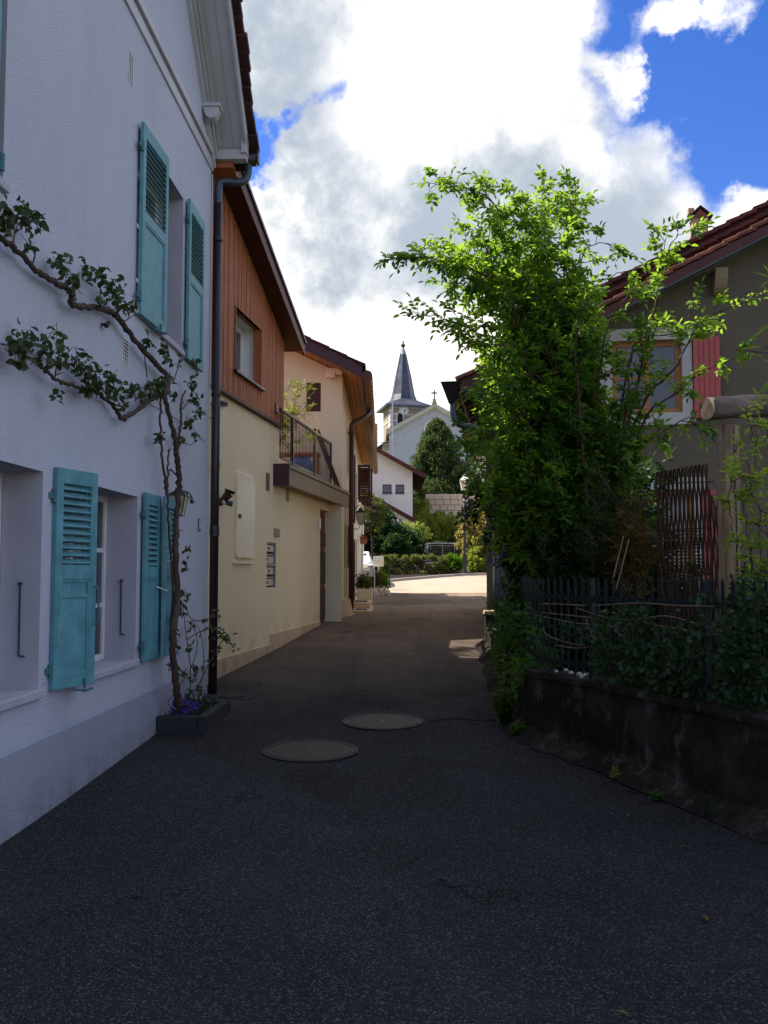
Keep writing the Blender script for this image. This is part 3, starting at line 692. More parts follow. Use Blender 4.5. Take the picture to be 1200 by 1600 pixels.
# ============================================================ TIMBER-CLAD CREAM HOUSE
BF = Frame(-2.18, 11.8, 90 - 8.3)
def bz(px, py, n=0): return BF.px(px, py, n)
cream = thing('cream_house', 'cream rendered house with red brown timber upper storey, balcony and recessed door', 'house', BF.p(0, 0, .2))
u_d0, _ = bz(500, 900); u_d1, _ = bz(519, 900); zdt = bz(519, 801)[1]
u_mb0, zm1 = bz(417, 846); u_mb1, zm0 = bz(430.5, 917)
u_w0, _ = bz(697 / 3.077 + 310, 850)
door_h = (u_d0, u_d1, .50, zdt)
mail_h = (u_mb0, u_mb1, zm0, zm1 - .01)
ZW = 3.97; ZS0, ZS1 = 2.97, 3.31
U_ST = bz(437, 700)[0]
wall_faces(MB(), BF, -.8, 9.5, -.1, 3.2, [door_h, mail_h]).build('wall', 'beige', cream)
MB().box(BF, -.8, U_ST - .04, -5, -.004, 3.2, ZW).add([BF.p(-.8, 0, 3.2), BF.p(U_ST - .04, 0, 3.2), BF.p(U_ST - .04, 0, ZW), BF.p(-.8, 0, ZW)], [(0, 1, 2, 3)]).build('wall', 'beige', cream)
reveals(BF, [door_h], .10).build('door_reveal', 'beige', cream); reveals(BF, [mail_h], .18).build('mailbox_niche', 'steel', cream)
MB().box(BF, -.8, 9.5, -6.2, -6.0, -.1, ZW + 2).build('back_wall', 'beige', cream)
# stepped plinth
u_s, _ = bz(422, 1000)
pz = [(-.8, u_s, bz(380, 1018)[1]), (u_s + .001, u_d0 - .02, bz(470, 978)[1])]
for a, b, z in pz:
    MB().prism(BF, [(a, -.2), (b, -.2), (b, z), (a, z)], -.05, .022).build('plinth', 'beigeplinth', cream, bevel=.01)
# curved, bulging foot of the wall beyond the door
ua = u_d1 + .55
mb = MB(); lo = []; hi = []
for i in range(9):
    t_ = i / 8; u = ua + (9.4 - ua) * t_; lo.append(BF.p(u, .06 + .16 * sin(pi * t_ * .5), .3)); hi.append(BF.p(u, .03 + .05 * t_, .98))
for i in range(8): mb.add([lo[i], lo[i + 1], hi[i + 1], hi[i]], [(0, 1, 2, 3)])
mb.add([hi[0], hi[-1], BF.p(9.4, 0, 1.0), BF.p(ua, 0, 1.0)], [(0, 1, 2, 3)]); mb.build('plinth', 'beigeplinth', cream)
# pilaster beside the door
u_p0 = bz(526, 850, .1)[0]; MB().box(BF, u_p0, u_p0 + .50, -.05, .10, .3, ZS0 + .01).build('pilaster', 'beige', cream, bevel=.02)
# door
dr = MB().box(BF, u_d0, u_d1, -.15, -.10, .50, zdt - .02).build('door', 'doorwood', cream)
for z0, z1 in ((.65, 1.25), (1.35, 2.0), (2.1, 2.4)): MB().box(BF, u_d0 + .12, u_d1 - .12, -.102, -.085, z0, z1).build('door_panel', 'brownwood', dr, bevel=.01)
MB().box(BF, u_d0, u_d0 + .09, -.10, -.07, .50, zdt - .02).build('door_frame', 'brownwood', cream)
MB().tube([BF.p(u_d1 - .62, -.16, 1.55), BF.p(u_d1 - .62, -.09, 1.55), BF.p(u_d1 - .74, -.09, 1.55)], .012, 6).build('door_handle', 'steel', dr)
MB().box(BF, u_d0 - .05, u_d1 + .1, -.42, .10, .30, .545).build('doorstep', 'concretecap', cream, bevel=.015)
u_, z_ = bz(496, 826); MB().box(BF, u_, u_ + .10, 0, .05, z_, z_ + .20).build('bell_box', 'whitepaint', cream, bevel=.01)
u_, z_ = bz(520, 853); MB().box(BF, u_, u_ + .05, 0, .03, z_, z_ + .10).build('bell_push', 'black', cream, bevel=.005)
# mailboxes in their steel niche
mc = (u_mb0 + u_mb1) / 2; hh = (zm1 - zm0) / 4
for i in range(4):
    z0 = zm0 + hh * i + .02; bx = MB().box(BF, u_mb0 + .03, u_mb1 - .03, -.16, -.022, z0, z0 + hh - .035).build('mailbox', 'steel', cream, bevel=.006)
    MB().box(BF, u_mb0 + .08, u_mb1 - .10, -.024, -.014, z0 + hh * .62, z0 + hh * .72).build('mail_slot', 'interior', bx)
    MB().box(BF, u_mb0 + .07 + .10 * (i % 2), u_mb0 + .15 + .10 * (i % 2), -.024, -.016, z0 + hh * .2, z0 + hh * .42).build('name_card', 'black', bx)
MB().box(BF, u_mb0, u_mb1, -.18, .012, (zm0 + zm1) / 2 - .012, (zm0 + zm1) / 2 + .012).build('niche_shelf', 'steel', cream)
MB().box(BF, u_mb0, u_mb1, -.19, -.18, zm0, zm1).build('niche_back', 'mauve', cream)
# meter cupboard door, vents, name plate
u0, z1 = bz(368, 736); u1, _ = bz(395, 800); z0 = bz(368, 872)[1]
md = MB().prism(BF, [(u0 + .05, z0), (u1 - .05, z0), (u1, z0 + .05), (u1, z1 - .09), (u1 - .09, z1), (u0 + .03, z1), (u0, z1 - .03), (u0, z0 + .05)], 0, .035).build('meter_cupboard', 'creampaint', cream, bevel=.008)
MB().tube([BF.p(u0 + .08, .035, (z0 + z1) / 2 - .02), BF.p(u0 + .08, .06, (z0 + z1) / 2 - .02)], .03, 10).build('cupboard_lock', 'black', md)
MB().box(BF, u0 - .08, u1 - .04, 0, .03, z0 - .075, z0 - .05).build('drip_strip', 'creampaint', cream)
u_, z_ = bz(415, 766); grille(BF, u_, z_, .20, .28, cream, 'concretecap', .004)
u_, z_ = bz(447, 783); MB().box(BF, u_, u_ + .16, 0, .012, z_, z_ + .26).build('vent_cover', 'concretecap', cream, bevel=.004)
u_, z_ = bz(428, 838); pp = MB().box(BF, u_, u_ + .30, 0, .02, z_, z_ + .13).build('name_plate', 'concretecap', cream, bevel=.004)
for i in range(3): MB().box(BF, u_ + .06, u_ + .24 - .03 * i, .02, .0225, z_ + .095 - .03 * i, z_ + .105 - .03 * i).build('plate_line', 'beigeplinth', pp)
for xx, w_ in ((538, .12), (543, .10)):
    u_, z_ = bz(xx, 887); MB().box(BF, u_, u_ + w_, 0, .02, z_, z_ + .95).build('wall_panel', 'concretecap', cream, bevel=.004)
# exhaust pipe with a cap, bent into the wall
u_, zt = bz(343, 634, .09); zb = bz(343, 728, .09)[1]
ex = MB().tube(catmull([BF.p(u_, .09, zt), BF.p(u_, .09, (zt + zb) / 2), BF.p(u_, .09, zb + .08), BF.p(u_ - .01, .06, zb), BF.p(u_ - .03, -.02, zb - .03)], 5), .048, 14).build('flue_pipe', 'creampaint', cream, smooth=True)
MB().lathe(BF.p(u_, .09, zt), [(.02, 0), (.105, .0), (.11, .03), (.09, .055), (.02, .06)], 16).build('flue_cap', 'darkmetal', ex)
z_ = bz(343, 661)[1]; MB().tube([BF.p(u_ - .14, 0, z_), BF.p(u_ + .05, .11, z_), BF.p(u_ + .12, .09, z_)], .010, 6).build('pipe_clamp', 'darkmetal', ex)
# twin spot lamp
u_, z_ = bz(341, 778); sp = MB().tube([BF.p(u_, 0, z_ - .06), BF.p(u_, .05, z_ - .04)], .055, 12).build('spot_lamp_base', 'copper', cream)
MB().tube([BF.p(u_, .07, z_ - .03), BF.p(u_ + .02, .14, z_ + .06)], [.045, .06], 12).build('spot_lamp', 'copper', sp); MB().tube([BF.p(u_ + .02, .14, z_ + .06), BF.p(u_ + .02, .155, z_ + .10)], [.062, .075], 12).build('spot_lamp_hood', 'black', sp)
MB().tube([BF.p(u_ + .02, .09, z_ - .06), BF.p(u_ + .05, .18, z_ - .08)], [.03, .04], 10).build('motion_sensor', 'zinc', sp)
# timber storey
NW = .07
x0, zi0 = bz(339, 272, NW); x1, zi1 = bz(442, 528, NW); RB = (zi1 - zi0) / (x1 - x0)
def rb(u, dz=0): return zi0 + (u - x0) * RB + dz
wu0 = bz(367, 520, NW)[0]; wu1 = bz(408, 560, NW)[0]; wz1 = bz(367, 477, NW)[1]; wz0 = bz(367, 577, NW)[1]
wh = (wu0, wu1, wz0, wz1)
UW0 = -.55
# boards: each a narrow board with a shadow groove beside it, cut round the window and under the rake
pk = MB(); step = .075; u = UW0; i = 0; boards = []
while u < U_ST:
    b = min(u + step - .012, U_ST); j = random.uniform(-.003, .003)
    segs = [(ZW, None)]
    if b > wu0 and u < wu1: segs = [(ZW, wz0), (wz1, None)]
    for za, zb_ in segs:
        if zb_ is None: boards.append([(u, za), (b, za), (b, rb(b)), (u, rb(u))])
        else: boards.append([(u, za), (b, za), (b, zb_), (u, zb_)])
    u += step
clad = thing('cladding', None, None, BF.p(0, 0, ZW)) if False else None
cl = MB().prism(BF, [(UW0, ZW + .01), (wu0, ZW + .01), (wu0, rb(wu0)), (UW0, rb(UW0))], .02, NW - .014)
cl.prism(BF, [(wu1, ZW + .01), (U_ST, ZW + .01), (U_ST, rb(U_ST)), (wu1, rb(wu1))], .02, NW - .014)
cl.prism(BF, [(wu0, ZW + .01), (wu1, ZW + .01), (wu1, wz0), (wu0, wz0)], .02, NW - .014); cl.prism(BF, [(wu0, wz1), (wu1, wz1), (wu1, rb(wu1)), (wu0, rb(wu0))], .02, NW - .014)
clo = cl.build('cladding_backing', 'brownwood', cream)
for bd in boards:
    mb = MB(); mb.prism(BF, bd, NW - .02, NW + random.uniform(-.003, .003)); mb.build('board', 'redwood', clo)
MB().box(BF, U_ST - .08, U_ST, -5, .045, ZW + .005, rb(U_ST, .0)).build('end_wall', 'redwood', cream)
MB().box(BF, -.8, U_ST, -5, .02, ZW - .045, ZW + .008).build('storey_floor', 'brownwood', cream)
MB().box(BF, UW0, U_ST + .01, .0, NW + .006, ZW - .035, ZW + .006).build('drip_board', 'brownwood', cream)
reveals(BF, [(wu0, wu1, wz0, wz1)], .12, NW).build('window_lining', 'redwood', cream)
for a_, b_ in ((wu0 - .0, wu0 + .02), (wu1 - .02, wu1)): MB().box(BF, a_, b_, -.10, NW + .012, wz0, wz1).build('window_lining', 'redwood', cream)
reveals(BF, [(wu0 + .02, wu1 - .02, wz0, wz1)], .15, -.05).build('inner_reveal', 'whitepaint', cream)
casement(BF, (wu0 + .02, wu1 - .02, wz0, wz1), .20, cream, 1, 1, 'whitepaint', .09)
MB().box(BF, wu0 - .05, wu1 + .06, -.1, NW + .06, wz0 - .05, wz0 - .01).build('window_sill', 'darkmetal', cream, bevel=.005)
u_, z_ = bz(338, 350, NW); MB().box(BF, u_, u_ + .12, NW, NW + .02, z_, z_ + .12).build('vent_hole', 'darkmetal', cream)
u_, z_ = bz(430, 645, NW); MB().box(BF, u_, u_ + .10, NW, NW + .02, z_, z_ + .16).build('vent_hole', 'darkmetal', cream)
# roof with its verge
MB().prism(BF, [(U_ST + .25, rb(U_ST + .25, .0)), (-.80, rb(-.80)), (-.80, rb(-.80, .035)), (U_ST + .25, rb(U_ST + .25, .035))], -5.5, .30).build('verge_soffit', 'brownwood', cream)
MB().prism(BF, [(U_ST + .32, rb(U_ST + .32, .036)), (-.80, rb(-.80, .036)), (-.80, rb(-.80, .20)), (U_ST + .32, rb(U_ST + .32, .20))], -5.5, .30).build('roof', 'tile', cream)
MB().prism(BF, [(U_ST + .34, rb(U_ST + .34, -.03)), (-.80, rb(-.80, -.03)), (-.80, rb(-.80, .17)), (U_ST + .34, rb(U_ST + .34, .17))], .30, .335).build('bargeboard', 'brownwood', cream)
MB().prism(BF, [(U_ST + .36, rb(U_ST + .36, .17)), (-.80, rb(-.80, .17)), (-.80, rb(-.80, .225)), (U_ST + .36, rb(U_ST + .36, .225))], .28, .36).build('verge_flashing', 'mauve', cream)
# balcony slab and coping
NS = .25
us0 = bz(427, 740)[0]; us1 = 8.15
MB().box(BF, us0 + .02, us1, -5, NS - .04, ZS0 + .02, ZS1 - .06).build('balcony_slab', 'concretecap', cream)
MB().box(BF, us0 - .01, us0 + .015, -.02, NS + .012, ZS0 - .01, ZS1 + .005).build('slab_end', 'mauve', cream, bevel=.004)
ujt = bz(505, 790, NS)[0]
for a_, b_ in ((us0 + .02, ujt - .01), (ujt + .01, us1)):
    MB().box(BF, a_, b_, NS - .04, NS, ZS0, ZS1 - .075).build('fascia_panel', 'concretecap', cream, bevel=.004)
MB().box(BF, us0 + .015, us1 + .02, -.15, NS + .02, ZS1 - .065, ZS1).build('coping', 'concretecap', cream, bevel=.006)
MB().box(BF, us0, us1, -4.9, -.15, ZS1 - .05, ZS1 - .01).build('terrace_floor', 'terracotta', cream)
MB().box(BF, U_ST, 8.6, -5.0, -4.85, ZS1 - .01, ZS1 + .9).build('terrace_wall', 'cream2', cream)
# balcony railing
NRL = .17
ur0 = U_ST - .6; ur1 = bz(517, 700, NRL)[0]; zr = 4.15
rl = MB().box(BF, ur0, ur1 + .04, NRL - .03, NRL + .025, zr - .025, zr + .015).build('railing', 'copper', cream, bevel=.005)
MB().box(BF, ur0, ur1, NRL - .012, NRL + .012, ZS1 + .06, ZS1 + .085).build('bottom_rail', 'darkmetal', rl)
bal = None; n_ = int((ur1 - ur0) / .105)
for i in range(n_ + 1):
    u = ur0 + (ur1 - ur0) * i / n_
    if bal is None: bal = MB().tube([BF.p(u, NRL, ZS1 + .06), BF.p(u, NRL, zr - .02)], .0065, 6).build('baluster', 'darkmetal', rl); ub = u
    else: c = bal.copy(); COL.objects.link(c); c.location = BF.u * (u - ub)
for xx in (457, 491, 517):
    u = bz(xx, 700, NRL)[0]; MB().box(BF, u - .022, u + .022, NRL - .022, NRL + .02, ZS1, zr - .02).build('post', 'darkmetal', rl)

# ============================================================ TILED HOUSE WITH WIDE EAVES (third on the left)
HX = -.87; HY = 19.07; HEND = 35.0
GF = Frame(HX, HY, 0)                         # gable wall facing down the lane
HF = Frame(HX, HY, 90)                        # front along the lane
third = thing('tiled_house', 'pale cream house beyond the balcony with wide pine eaves and long tan gutter', 'house', (HX, HY, .6))
pA = P(457, 535, 18.5); pB = P(566, 587, 18.5); RT = (pB.z - pA.z) / (pB.x - pA.x)
def rt(x, dz=0): return pB.z + (x - pB.x) * RT + dz
gw = (P(482, 0, HY).x - HX, P(504, 0, HY).x - HX, P(0, 643, HY).z, P(0, 598, HY).z)
wg = MB(); wall_faces(wg, GF, -7.5, 0, .3, 5.62, [gw])
def gt(u): return rt(HX + u, -.05)
wg.add([GF.p(-7.5, 0, 5.62), GF.p(0, 0, 5.62), GF.p(0, 0, gt(0)), GF.p(-7.5, 0, gt(-7.5))], [(0, 1, 2, 3)])
wg.build('gable_wall', 'cream2', third)
casement(GF, gw, .05, third, 1, 1, 'brownwood', .085, curtain=False); reveals(GF, [gw], .06).build('window_reveal', 'cream2', third)
# long front
fl = [(4.2, 5.3, 2.9, 4.9), (4.2, 5.3, .9, 2.3), (9.5, 10.6, 3.2, 4.7), (9.5, 10.6, 1.2, 2.6)]
f_ = wall_faces(MB(), HF, 1.62, HEND - HY, .3, 6.0, fl); wall_faces(f_, HF, 0, 1.62, 3.31, 6.0, []); f_.build('front_wall', 'cream2', third)
for h in fl: reveals(HF, [h], .2).build('window_reveal', 'cream2', third)
for h in fl: casement(HF, h, .18, third, 2, 2, 'brownwood', .06)
MB().box(HF, HEND - HY - .02, HEND - HY + .2, -7.5, 0, .3, 5.9).build('end_wall', 'farwhite', third)
MB().box(HF, 0, HEND - HY, -7.7, -7.5, .3, 8).build('back_wall', 'cream2', third)
XE = -.36                                     # roof edge over the lane
def sec(x): return rt(x)
ex_ = Frame(0, 0, 0)
def roofprism(name, x0, x1, dz0, dz1, y0, y1, mat, par, bev=0):
    return MB().prism(ex_, [(x0, rt(x0, dz0)), (x1, rt(x1, dz0)), (x1, rt(x1, dz1)), (x0, rt(x0, dz1))], -y1, -y0).build(name, mat, par, bevel=bev)
XR = -5.2
XE = pB.x - .02
for i in range(4):                            # soffit boards running with the eave, seen from below
    a_ = HX + (XE - HX) * i / 4 + .004; b_ = HX + (XE - HX) * (i + 1) / 4 - .004
    roofprism('soffit_board', a_, b_, -.03, 0.0, 18.56, HEND + .4, 'pine', third)
for i in range(14):
    a_ = XR + (HX - XR) * i / 14 + .004; b_ = XR + (HX - XR) * (i + 1) / 14 - .004
    roofprism('soffit_board', a_, b_, -.03, 0.0, 18.56, HY + .05, 'pine', third)
rf = roofprism('roof', XR, XE, 0.004, .16, 18.56, HEND + .4, 'tile', third)
MB().prism(ex_, [(XR, rt(XR, .004)), (XR, rt(XR, .16)), (XR * 2 - XE, rt(XE, .16)), (XR * 2 - XE, rt(XE, .004))], -HEND - .4, -18.56).build('roof', 'tile', third)
roofprism('bargeboard', XR, XE + .02, -.03, .22, 18.50, 18.56, 'mauve', third)
n_ = 13
for i in range(n_):                           # stepped verge tiles
    a_ = XR + (XE + .06 - XR) * i / n_; b_ = XR + (XE + .06 - XR) * (i + 1) / n_ + .03
    MB().prism(ex_, [(a_, rt(a_, .24) - .0), (b_, rt(b_, .20)), (b_, rt(b_, .275)), (a_, rt(a_, .255))], -18.80, -18.46).build('tile', 'tile', rf, bevel=.012)
tm = None
for j in range(60):                           # tile ends along the eave
    y = 18.85 + j * .275
    mb = MB(); mb.obox((XE + .03, y, rt(XE, .17) + random.uniform(-.008, .008)), (.11, 0, .11 * RT), (0, .125, 0), (0, 0, .022)); mb.build('tile', 'tile', rf)
# rafters' fascia, gutter with joint rings, downpipe
MB().box(ex_, XE - .0, XE + .03, -HEND - .4, -18.56, rt(XE, -.12), rt(XE, .03)).build('eaves_fascia', 'copper', third)
GZ = rt(XE, -.02); gx = XE + .12
gt_ = MB(); gt_.tube([(gx, 18.45, GZ), (gx, HEND + .5, GZ - .10)], .105, 16); gut = gt_.build('gutter', 'gutter', third, smooth=True)
MB().tube([(gx, 18.43, GZ), (gx, 18.46, GZ)], .108, 16).build('gutter_end', 'copper', gut)
ring = None
for j in range(40):
    y = 18.75 + j * .42
    MB().tube([(gx, y, GZ - .10 * (y - 18.45) / 17), (gx, y + .028, GZ - .10 * (y - 18.45) / 17)], .113, 14).build('gutter_bracket', 'copper', gut)
dx = -.745; dy = 21.05
MB().tube(catmull([(gx, dy + .6, GZ - .05), (gx - .01, dy + .55, GZ - .22), (gx - .12, dy + .3, GZ - .36), (dx + .06, dy + .05, GZ - .52), (dx, dy, GZ - .62), (dx, dy, GZ - .8)], 6), .055, 12).build('downpipe_neck', 'copper', third, smooth=True)
MB().tube([(dx, dy, GZ - .75), (dx, dy, .60)], .058, 12).build('downpipe', 'brownwood', third, smooth=True)
MB().lathe((dx, dy, GZ - .82), [(.05, 0), (.075, .03), (.075, .07), (.05, .1)], 12).build('pipe_collar', 'copper', third)
# small cream floodlights under the verge
MB().obox((-1.10, 19.0, P(0, 583, 19).z), (.09, 0, 0), (0, .06, 0), (0, 0, .10)).build('floodlight', 'creampaint', third, bevel=.01)
MB().obox((-.93, 18.95, P(0, 576, 19).z), (.07, 0, 0), (0, .06, 0), (0, 0, .13)).build('floodlight', 'creampaint', third, bevel=.01)
# a strip of dark slates where the balcony meets the wall
MB().obox((-1.05, 19.0, ZS1 + .05), (.16, 0, -.03), (0, .05, 0), (0, 0, .02)).build('corner_flashing', 'darkmetal', third)
# shutters
def louvre_leaf(F, w, z0, z1, root, mat='brownwood', t=.035):
    s_ = MB(); s_.box(F, 0, .06, -t, 0, z0, z1); s_.box(F, w - .06, w, -t, 0, z0, z1); s_.box(F, .06, w - .06, -t, -.001, z0, z0 + .08); s_.box(F, .06, w - .06, -t, -.001, z1 - .08, z1)
    s_ = s_.build('shutter', mat, root); k = int((z1 - z0 - .16) / .075)
    for i in range(k):
        zc = z0 + .08 + (z1 - z0 - .16) * (i + .5) / k
        MB().obox(F.p(w / 2, -t / 2, zc), F.u * (w / 2 - .06), F.n * .018 - Vector((0, 0, .022)), (F.n * .2 + Vector((0, 0, .17))).normalized() * .004).build('slat', mat, s_)
    return s_
louvre_leaf(Frame(HX + .10, HY + 2.75, 90), .75, P(0, 738, 22).z, P(0, 668, 22).z, third)
louvre_leaf(Frame(HX + .10, HY + 5.35, 90), .60, 2.9, 4.7, third)
louvre_leaf(Frame(HX + .09, HY + 3.4, 90), .8, .78, 2.45, third)
louvre_leaf(Frame(HX + .09, HY + 5.3, 90), .8, .78, 2.45, third)
louvre_leaf(Frame(HX + .02, 31.0, 0), .46, P(0, 785, 31).z, P(0, 732, 31).z, third)
louvre_leaf(Frame(HX + .02, 29.9, 0), .40, P(0, 785, 31).z, P(0, 732, 31).z, third)

# ============================================================ LITTLE WHITE ANNEX at the end of the row
AX = -.80
annex = thing('white_annex', 'small white lean-to house at the far end of the left row, green gutter pipe', 'house', (AX, 36, .7))
MB().box(ex_, AX - 4, AX, -36.6, -35.25, .3, 4.15).build('wall', 'farwhite', annex)
MB().prism(ex_, [(AX - 4.2, 5.6), (AX + .34, 4.05), (AX + .34, 4.18), (AX - 4.2, 5.75)], -36.8, -35.25).build('roof', 'tile', annex)
MB().tube([(AX + .42, 35.3, 4.05), (AX + .42, 36.9, 4.02)], .085, 10).build('gutter', 'fence', annex, smooth=True)
MB().tube(catmull([(AX + .42, 36.6, 4.0), (AX + .42, 36.6, 3.75), (AX + .25, 36.6, 3.55), (AX + .06, 36.6, 3.5), (AX - .10, 36.62, 3.4)], 5), .045, 8).build('downpipe', 'fence', annex, smooth=True)

# ============================================================ GREY BROWN HOUSE (right)
RF = Frame(1.72, 15.55, -8.3)
grey = thing('grey_brown_house', 'dark grey brown rendered gable house behind the shrub with pink shutters', 'house', RF.p(0, 0, .6))
def rz(px, py, n=0): return RF.px(px, py, n)
ea = rz(1000, 447, .5); eb = rz(1200, 345, .5); RR = (eb[1] - ea[1]) / (eb[0] - ea[0])
def rr_(u, dz=0): return ea[1] + (u - ea[0]) * RR + dz
UE_R = -.40; URD = 6.6
uw = [rz(1000, 600)[0] - .45, rz(1066, 600)[0]]; zw1 = rz(1060, 530)[1]; zw0 = rz(1060, 645)[1]
hw = (uw[0], uw[1], zw0, zw1)
zl1 = rz(1060, 765)[1]; lw = (uw[0], rz(1090, 800)[0] - .05, .9, zl1)
wall_faces(MB(), RF, 0, 12, .3, 4.9, [hw, lw]).build('wall', 'hgrey', grey)
gb_ = MB()
gb_.add([RF.p(0, 0, 4.9), RF.p(hw[0], 0, 4.9), RF.p(hw[0], 0, rr_(hw[0], -.2)), RF.p(0, 0, rr_(0, -.2))], [(0, 1, 2, 3)])
gb_.add([RF.p(hw[0], 0, hw[3]), RF.p(hw[1], 0, hw[3]), RF.p(hw[1], 0, rr_(hw[1], -.2)), RF.p(hw[0], 0, rr_(hw[0], -.2))], [(0, 1, 2, 3)])
gb_.add([RF.p(hw[1], 0, 4.9), RF.p(12, 0, 4.9), RF.p(12, 0, 6.2), RF.p(URD, 0, rr_(URD, -.2)), RF.p(hw[1], 0, rr_(hw[1], -.2))], [(0, 1, 2, 3, 4)])
gb_.build('gable_wall', 'hgrey', grey)
for h in (hw, lw): reveals(RF, [h], .2).build('window_reveal', 'surround', grey)
MB().box(RF, 0, .25, -8.5, -.003, .3, 5.0).build('lane_wall', 'hgrey', grey); MB().box(RF, 0, 12, -8.7, -8.5, .3, 5).build('back_wall', 'hgrey', grey)
for h, lab in ((hw, None), (lw, None)):
    casement(RF, h, .10, grey, 2, 2, 'pine', .09, curtain=True)
    a_, b_, c_, d_ = h; bw = .20
    MB().box(RF, a_ - bw, b_ + bw, 0, .022, d_, d_ + bw).build('window_surround', 'surround', grey, bevel=.005)
    MB().box(RF, a_ - bw, b_ + bw, 0, .05, c_ - bw, c_).build('window_surround', 'surround', grey, bevel=.005)
    MB().box(RF, a_ - bw, a_, 0, .022, c_, d_).build('window_surround', 'surround', grey); MB().box(RF, b_, b_ + bw * .8, 0, .022, c_, d_).build('window_surround', 'surround', grey)
def pink_shutter(px0, px1, py0, py1):
    u0, z1 = rz(px0, py0, .06); u1, _ = rz(px1, py0, .06); z0 = rz(px1, py1, .06)[1]; k = 5
    bt = MB(); 
    for z in (z0 + .14 * (z1 - z0), z1 - .2 * (z1 - z0)): bt.box(RF, u0 + .01, u1 - .01, .03, .05, z - .05, z + .05)
    s_ = bt.build('shutter', 'pink', grey)
    for i in range(k):
        a_ = u0 + (u1 - u0) * i / k + .003; b_ = u0 + (u1 - u0) * (i + 1) / k - .003
        MB().box(RF, a_, b_, .05, .075, z0 + random.uniform(-.004, .004), z1).build('board', 'pink', s_, bevel=.004)
    MB().box(RF, u0 + .0, u1, .075, .080, z0 + .46 * (z1 - z0), z0 + .46 * (z1 - z0) + .02).build('iron_strap', 'pink', s_)
pink_shutter(1082, 1124, 526, 653); pink_shutter(1097, 1118, 765, 905)
# roof
MB().prism(RF, [(UE_R, rr_(UE_R, -.13)), (URD, rr_(URD, -.13)), (12.5, rr_(1, -.13)), (12.5, rr_(1, -.09)), (URD, rr_(URD, -.09)), (UE_R, rr_(UE_R, -.09))], -8.9, .46).build('roof_boarding', 'brownwood', grey)
rg = MB().prism(RF, [(UE_R - .05, rr_(UE_R - .05, -.088)), (URD, rr_(URD, -.088)), (12.5, rr_(1, -.088)), (12.5, rr_(1, -.02)), (URD, rr_(URD, -.02)), (UE_R - .05, rr_(UE_R - .05, -.02))], -8.9, .44).build('roof', 'tileold', grey)
MB().prism(RF, [(UE_R, rr_(UE_R, -.24)), (URD, rr_(URD, -.24)), (URD, rr_(URD, -.06)), (UE_R, rr_(UE_R, -.06))], .46, .50).build('bargeboard', 'brownwood', grey, bevel=.004)
MB().prism(RF, [(UE_R, rr_(UE_R, -.245)), (URD, rr_(URD, -.245)), (URD, rr_(URD, -.225)), (UE_R, rr_(UE_R, -.225))], .42, .512).build('verge_strip', 'zinc', grey)
sl = (RF.u + Vector((0, 0, RR))).normalized(); upn = sl.cross(RF.n); upn = upn if upn.z > 0 else -upn
u = UE_R - .05
while u < URD:
    MB().obox(RF.p(u + .12, .43 + random.uniform(-.015, .015), rr_(u + .12, .0 + random.uniform(-.008, .012))), sl * .15 - upn * .012, RF.n * .10, upn * .032).build('tile', 'tileold', rg, bevel=.012)
    u += .215
# higher rear part of the roof, its tile edge showing above the front verge
nu = -1.3; _g1 = rz(1000, 418, nu); _g2 = rz(1200, 318, nu); UR2 = (_g2[1] - _g1[1]) / (_g2[0] - _g1[0])
def ur_(u, dz=0): return _g1[1] + (u - _g1[0]) * UR2 + dz
up_r = MB().prism(RF, [(.6, ur_(.6, -.75)), (URD, ur_(URD, -.75)), (URD, ur_(URD, -.05)), (.6, ur_(.6, -.05))], -8.8, nu).build('upper_roof', 'tile', grey)
u = .6
while u < URD:
    for r_ in range(3):
        MB().obox(RF.p(u + .12, nu + .02 - .0 * r_, ur_(u + .12, -.02 - .17 * r_ + random.uniform(-.008, .012))), sl * .15 - upn * .015, RF.n * (.12 - .02 * r_), upn * .035).build('tile', 'tile', up_r, bevel=.012)
    u += .23
# rafters under the lane eaves
for j in range(8):
    nn = .30 - j * 1.15
    MB().prism(RF, [(UE_R + .02, rr_(UE_R + .02, -.27)), (1.0, rr_(1.0, -.27)), (1.0, rr_(1.0, -.14)), (UE_R + .02, rr_(UE_R + .02, -.14))], nn - .10, nn).build('rafter', 'brownwood', grey)
gz_ = rr_(UE_R, -.12)
MB().box(RF, UE_R - .03, UE_R, -8.8, .42, gz_ - .10, gz_ + .04).build('eaves_fascia', 'brownwood', grey)
gr_ = MB().tube([RF.p(UE_R - .13, .22, gz_), RF.p(UE_R - .13, -8.8, gz_ - .08)], .10, 14).build('gutter', 'gutter', grey, smooth=True)
for j in range(22):
    nn = -.9 - j * .36; MB().tube([RF.p(UE_R - .13, nn, gz_ - .05), RF.p(UE_R - .13, nn - .03, gz_ - .05)], .113, 12).build('gutter_bracket', 'copper', gr_)
hp = MB(); lo = [RF.p(UE_R - .13 + a, .30 + b, gz_ - .26) for a, b in ((-.07, -.07), (.07, -.07), (.07, .07), (-.07, .07))]; hi = [RF.p(UE_R - .13 + a, .30 + b, gz_ + .07) for a, b in ((-.19, -.16), (.16, -.16), (.16, .22), (-.19, .22))]
hp.hull(lo, hi); hp.build('rainwater_head', 'darkmetal', grey, bevel=.01)
MB().tube(catmull([RF.p(UE_R - .13, .30, gz_ - .24), RF.p(UE_R - .12, .30, gz_ - .48), RF.p(UE_R - .02, .28, gz_ - .62), RF.p(UE_R + .22, .22, gz_ - .66), RF.p(.1, .09, gz_ - .70), RF.p(.16, .08, gz_ - .8), RF.p(.16, .08, 1.0)], 6), .052, 14).build('downpipe', 'zinc', grey, smooth=True)
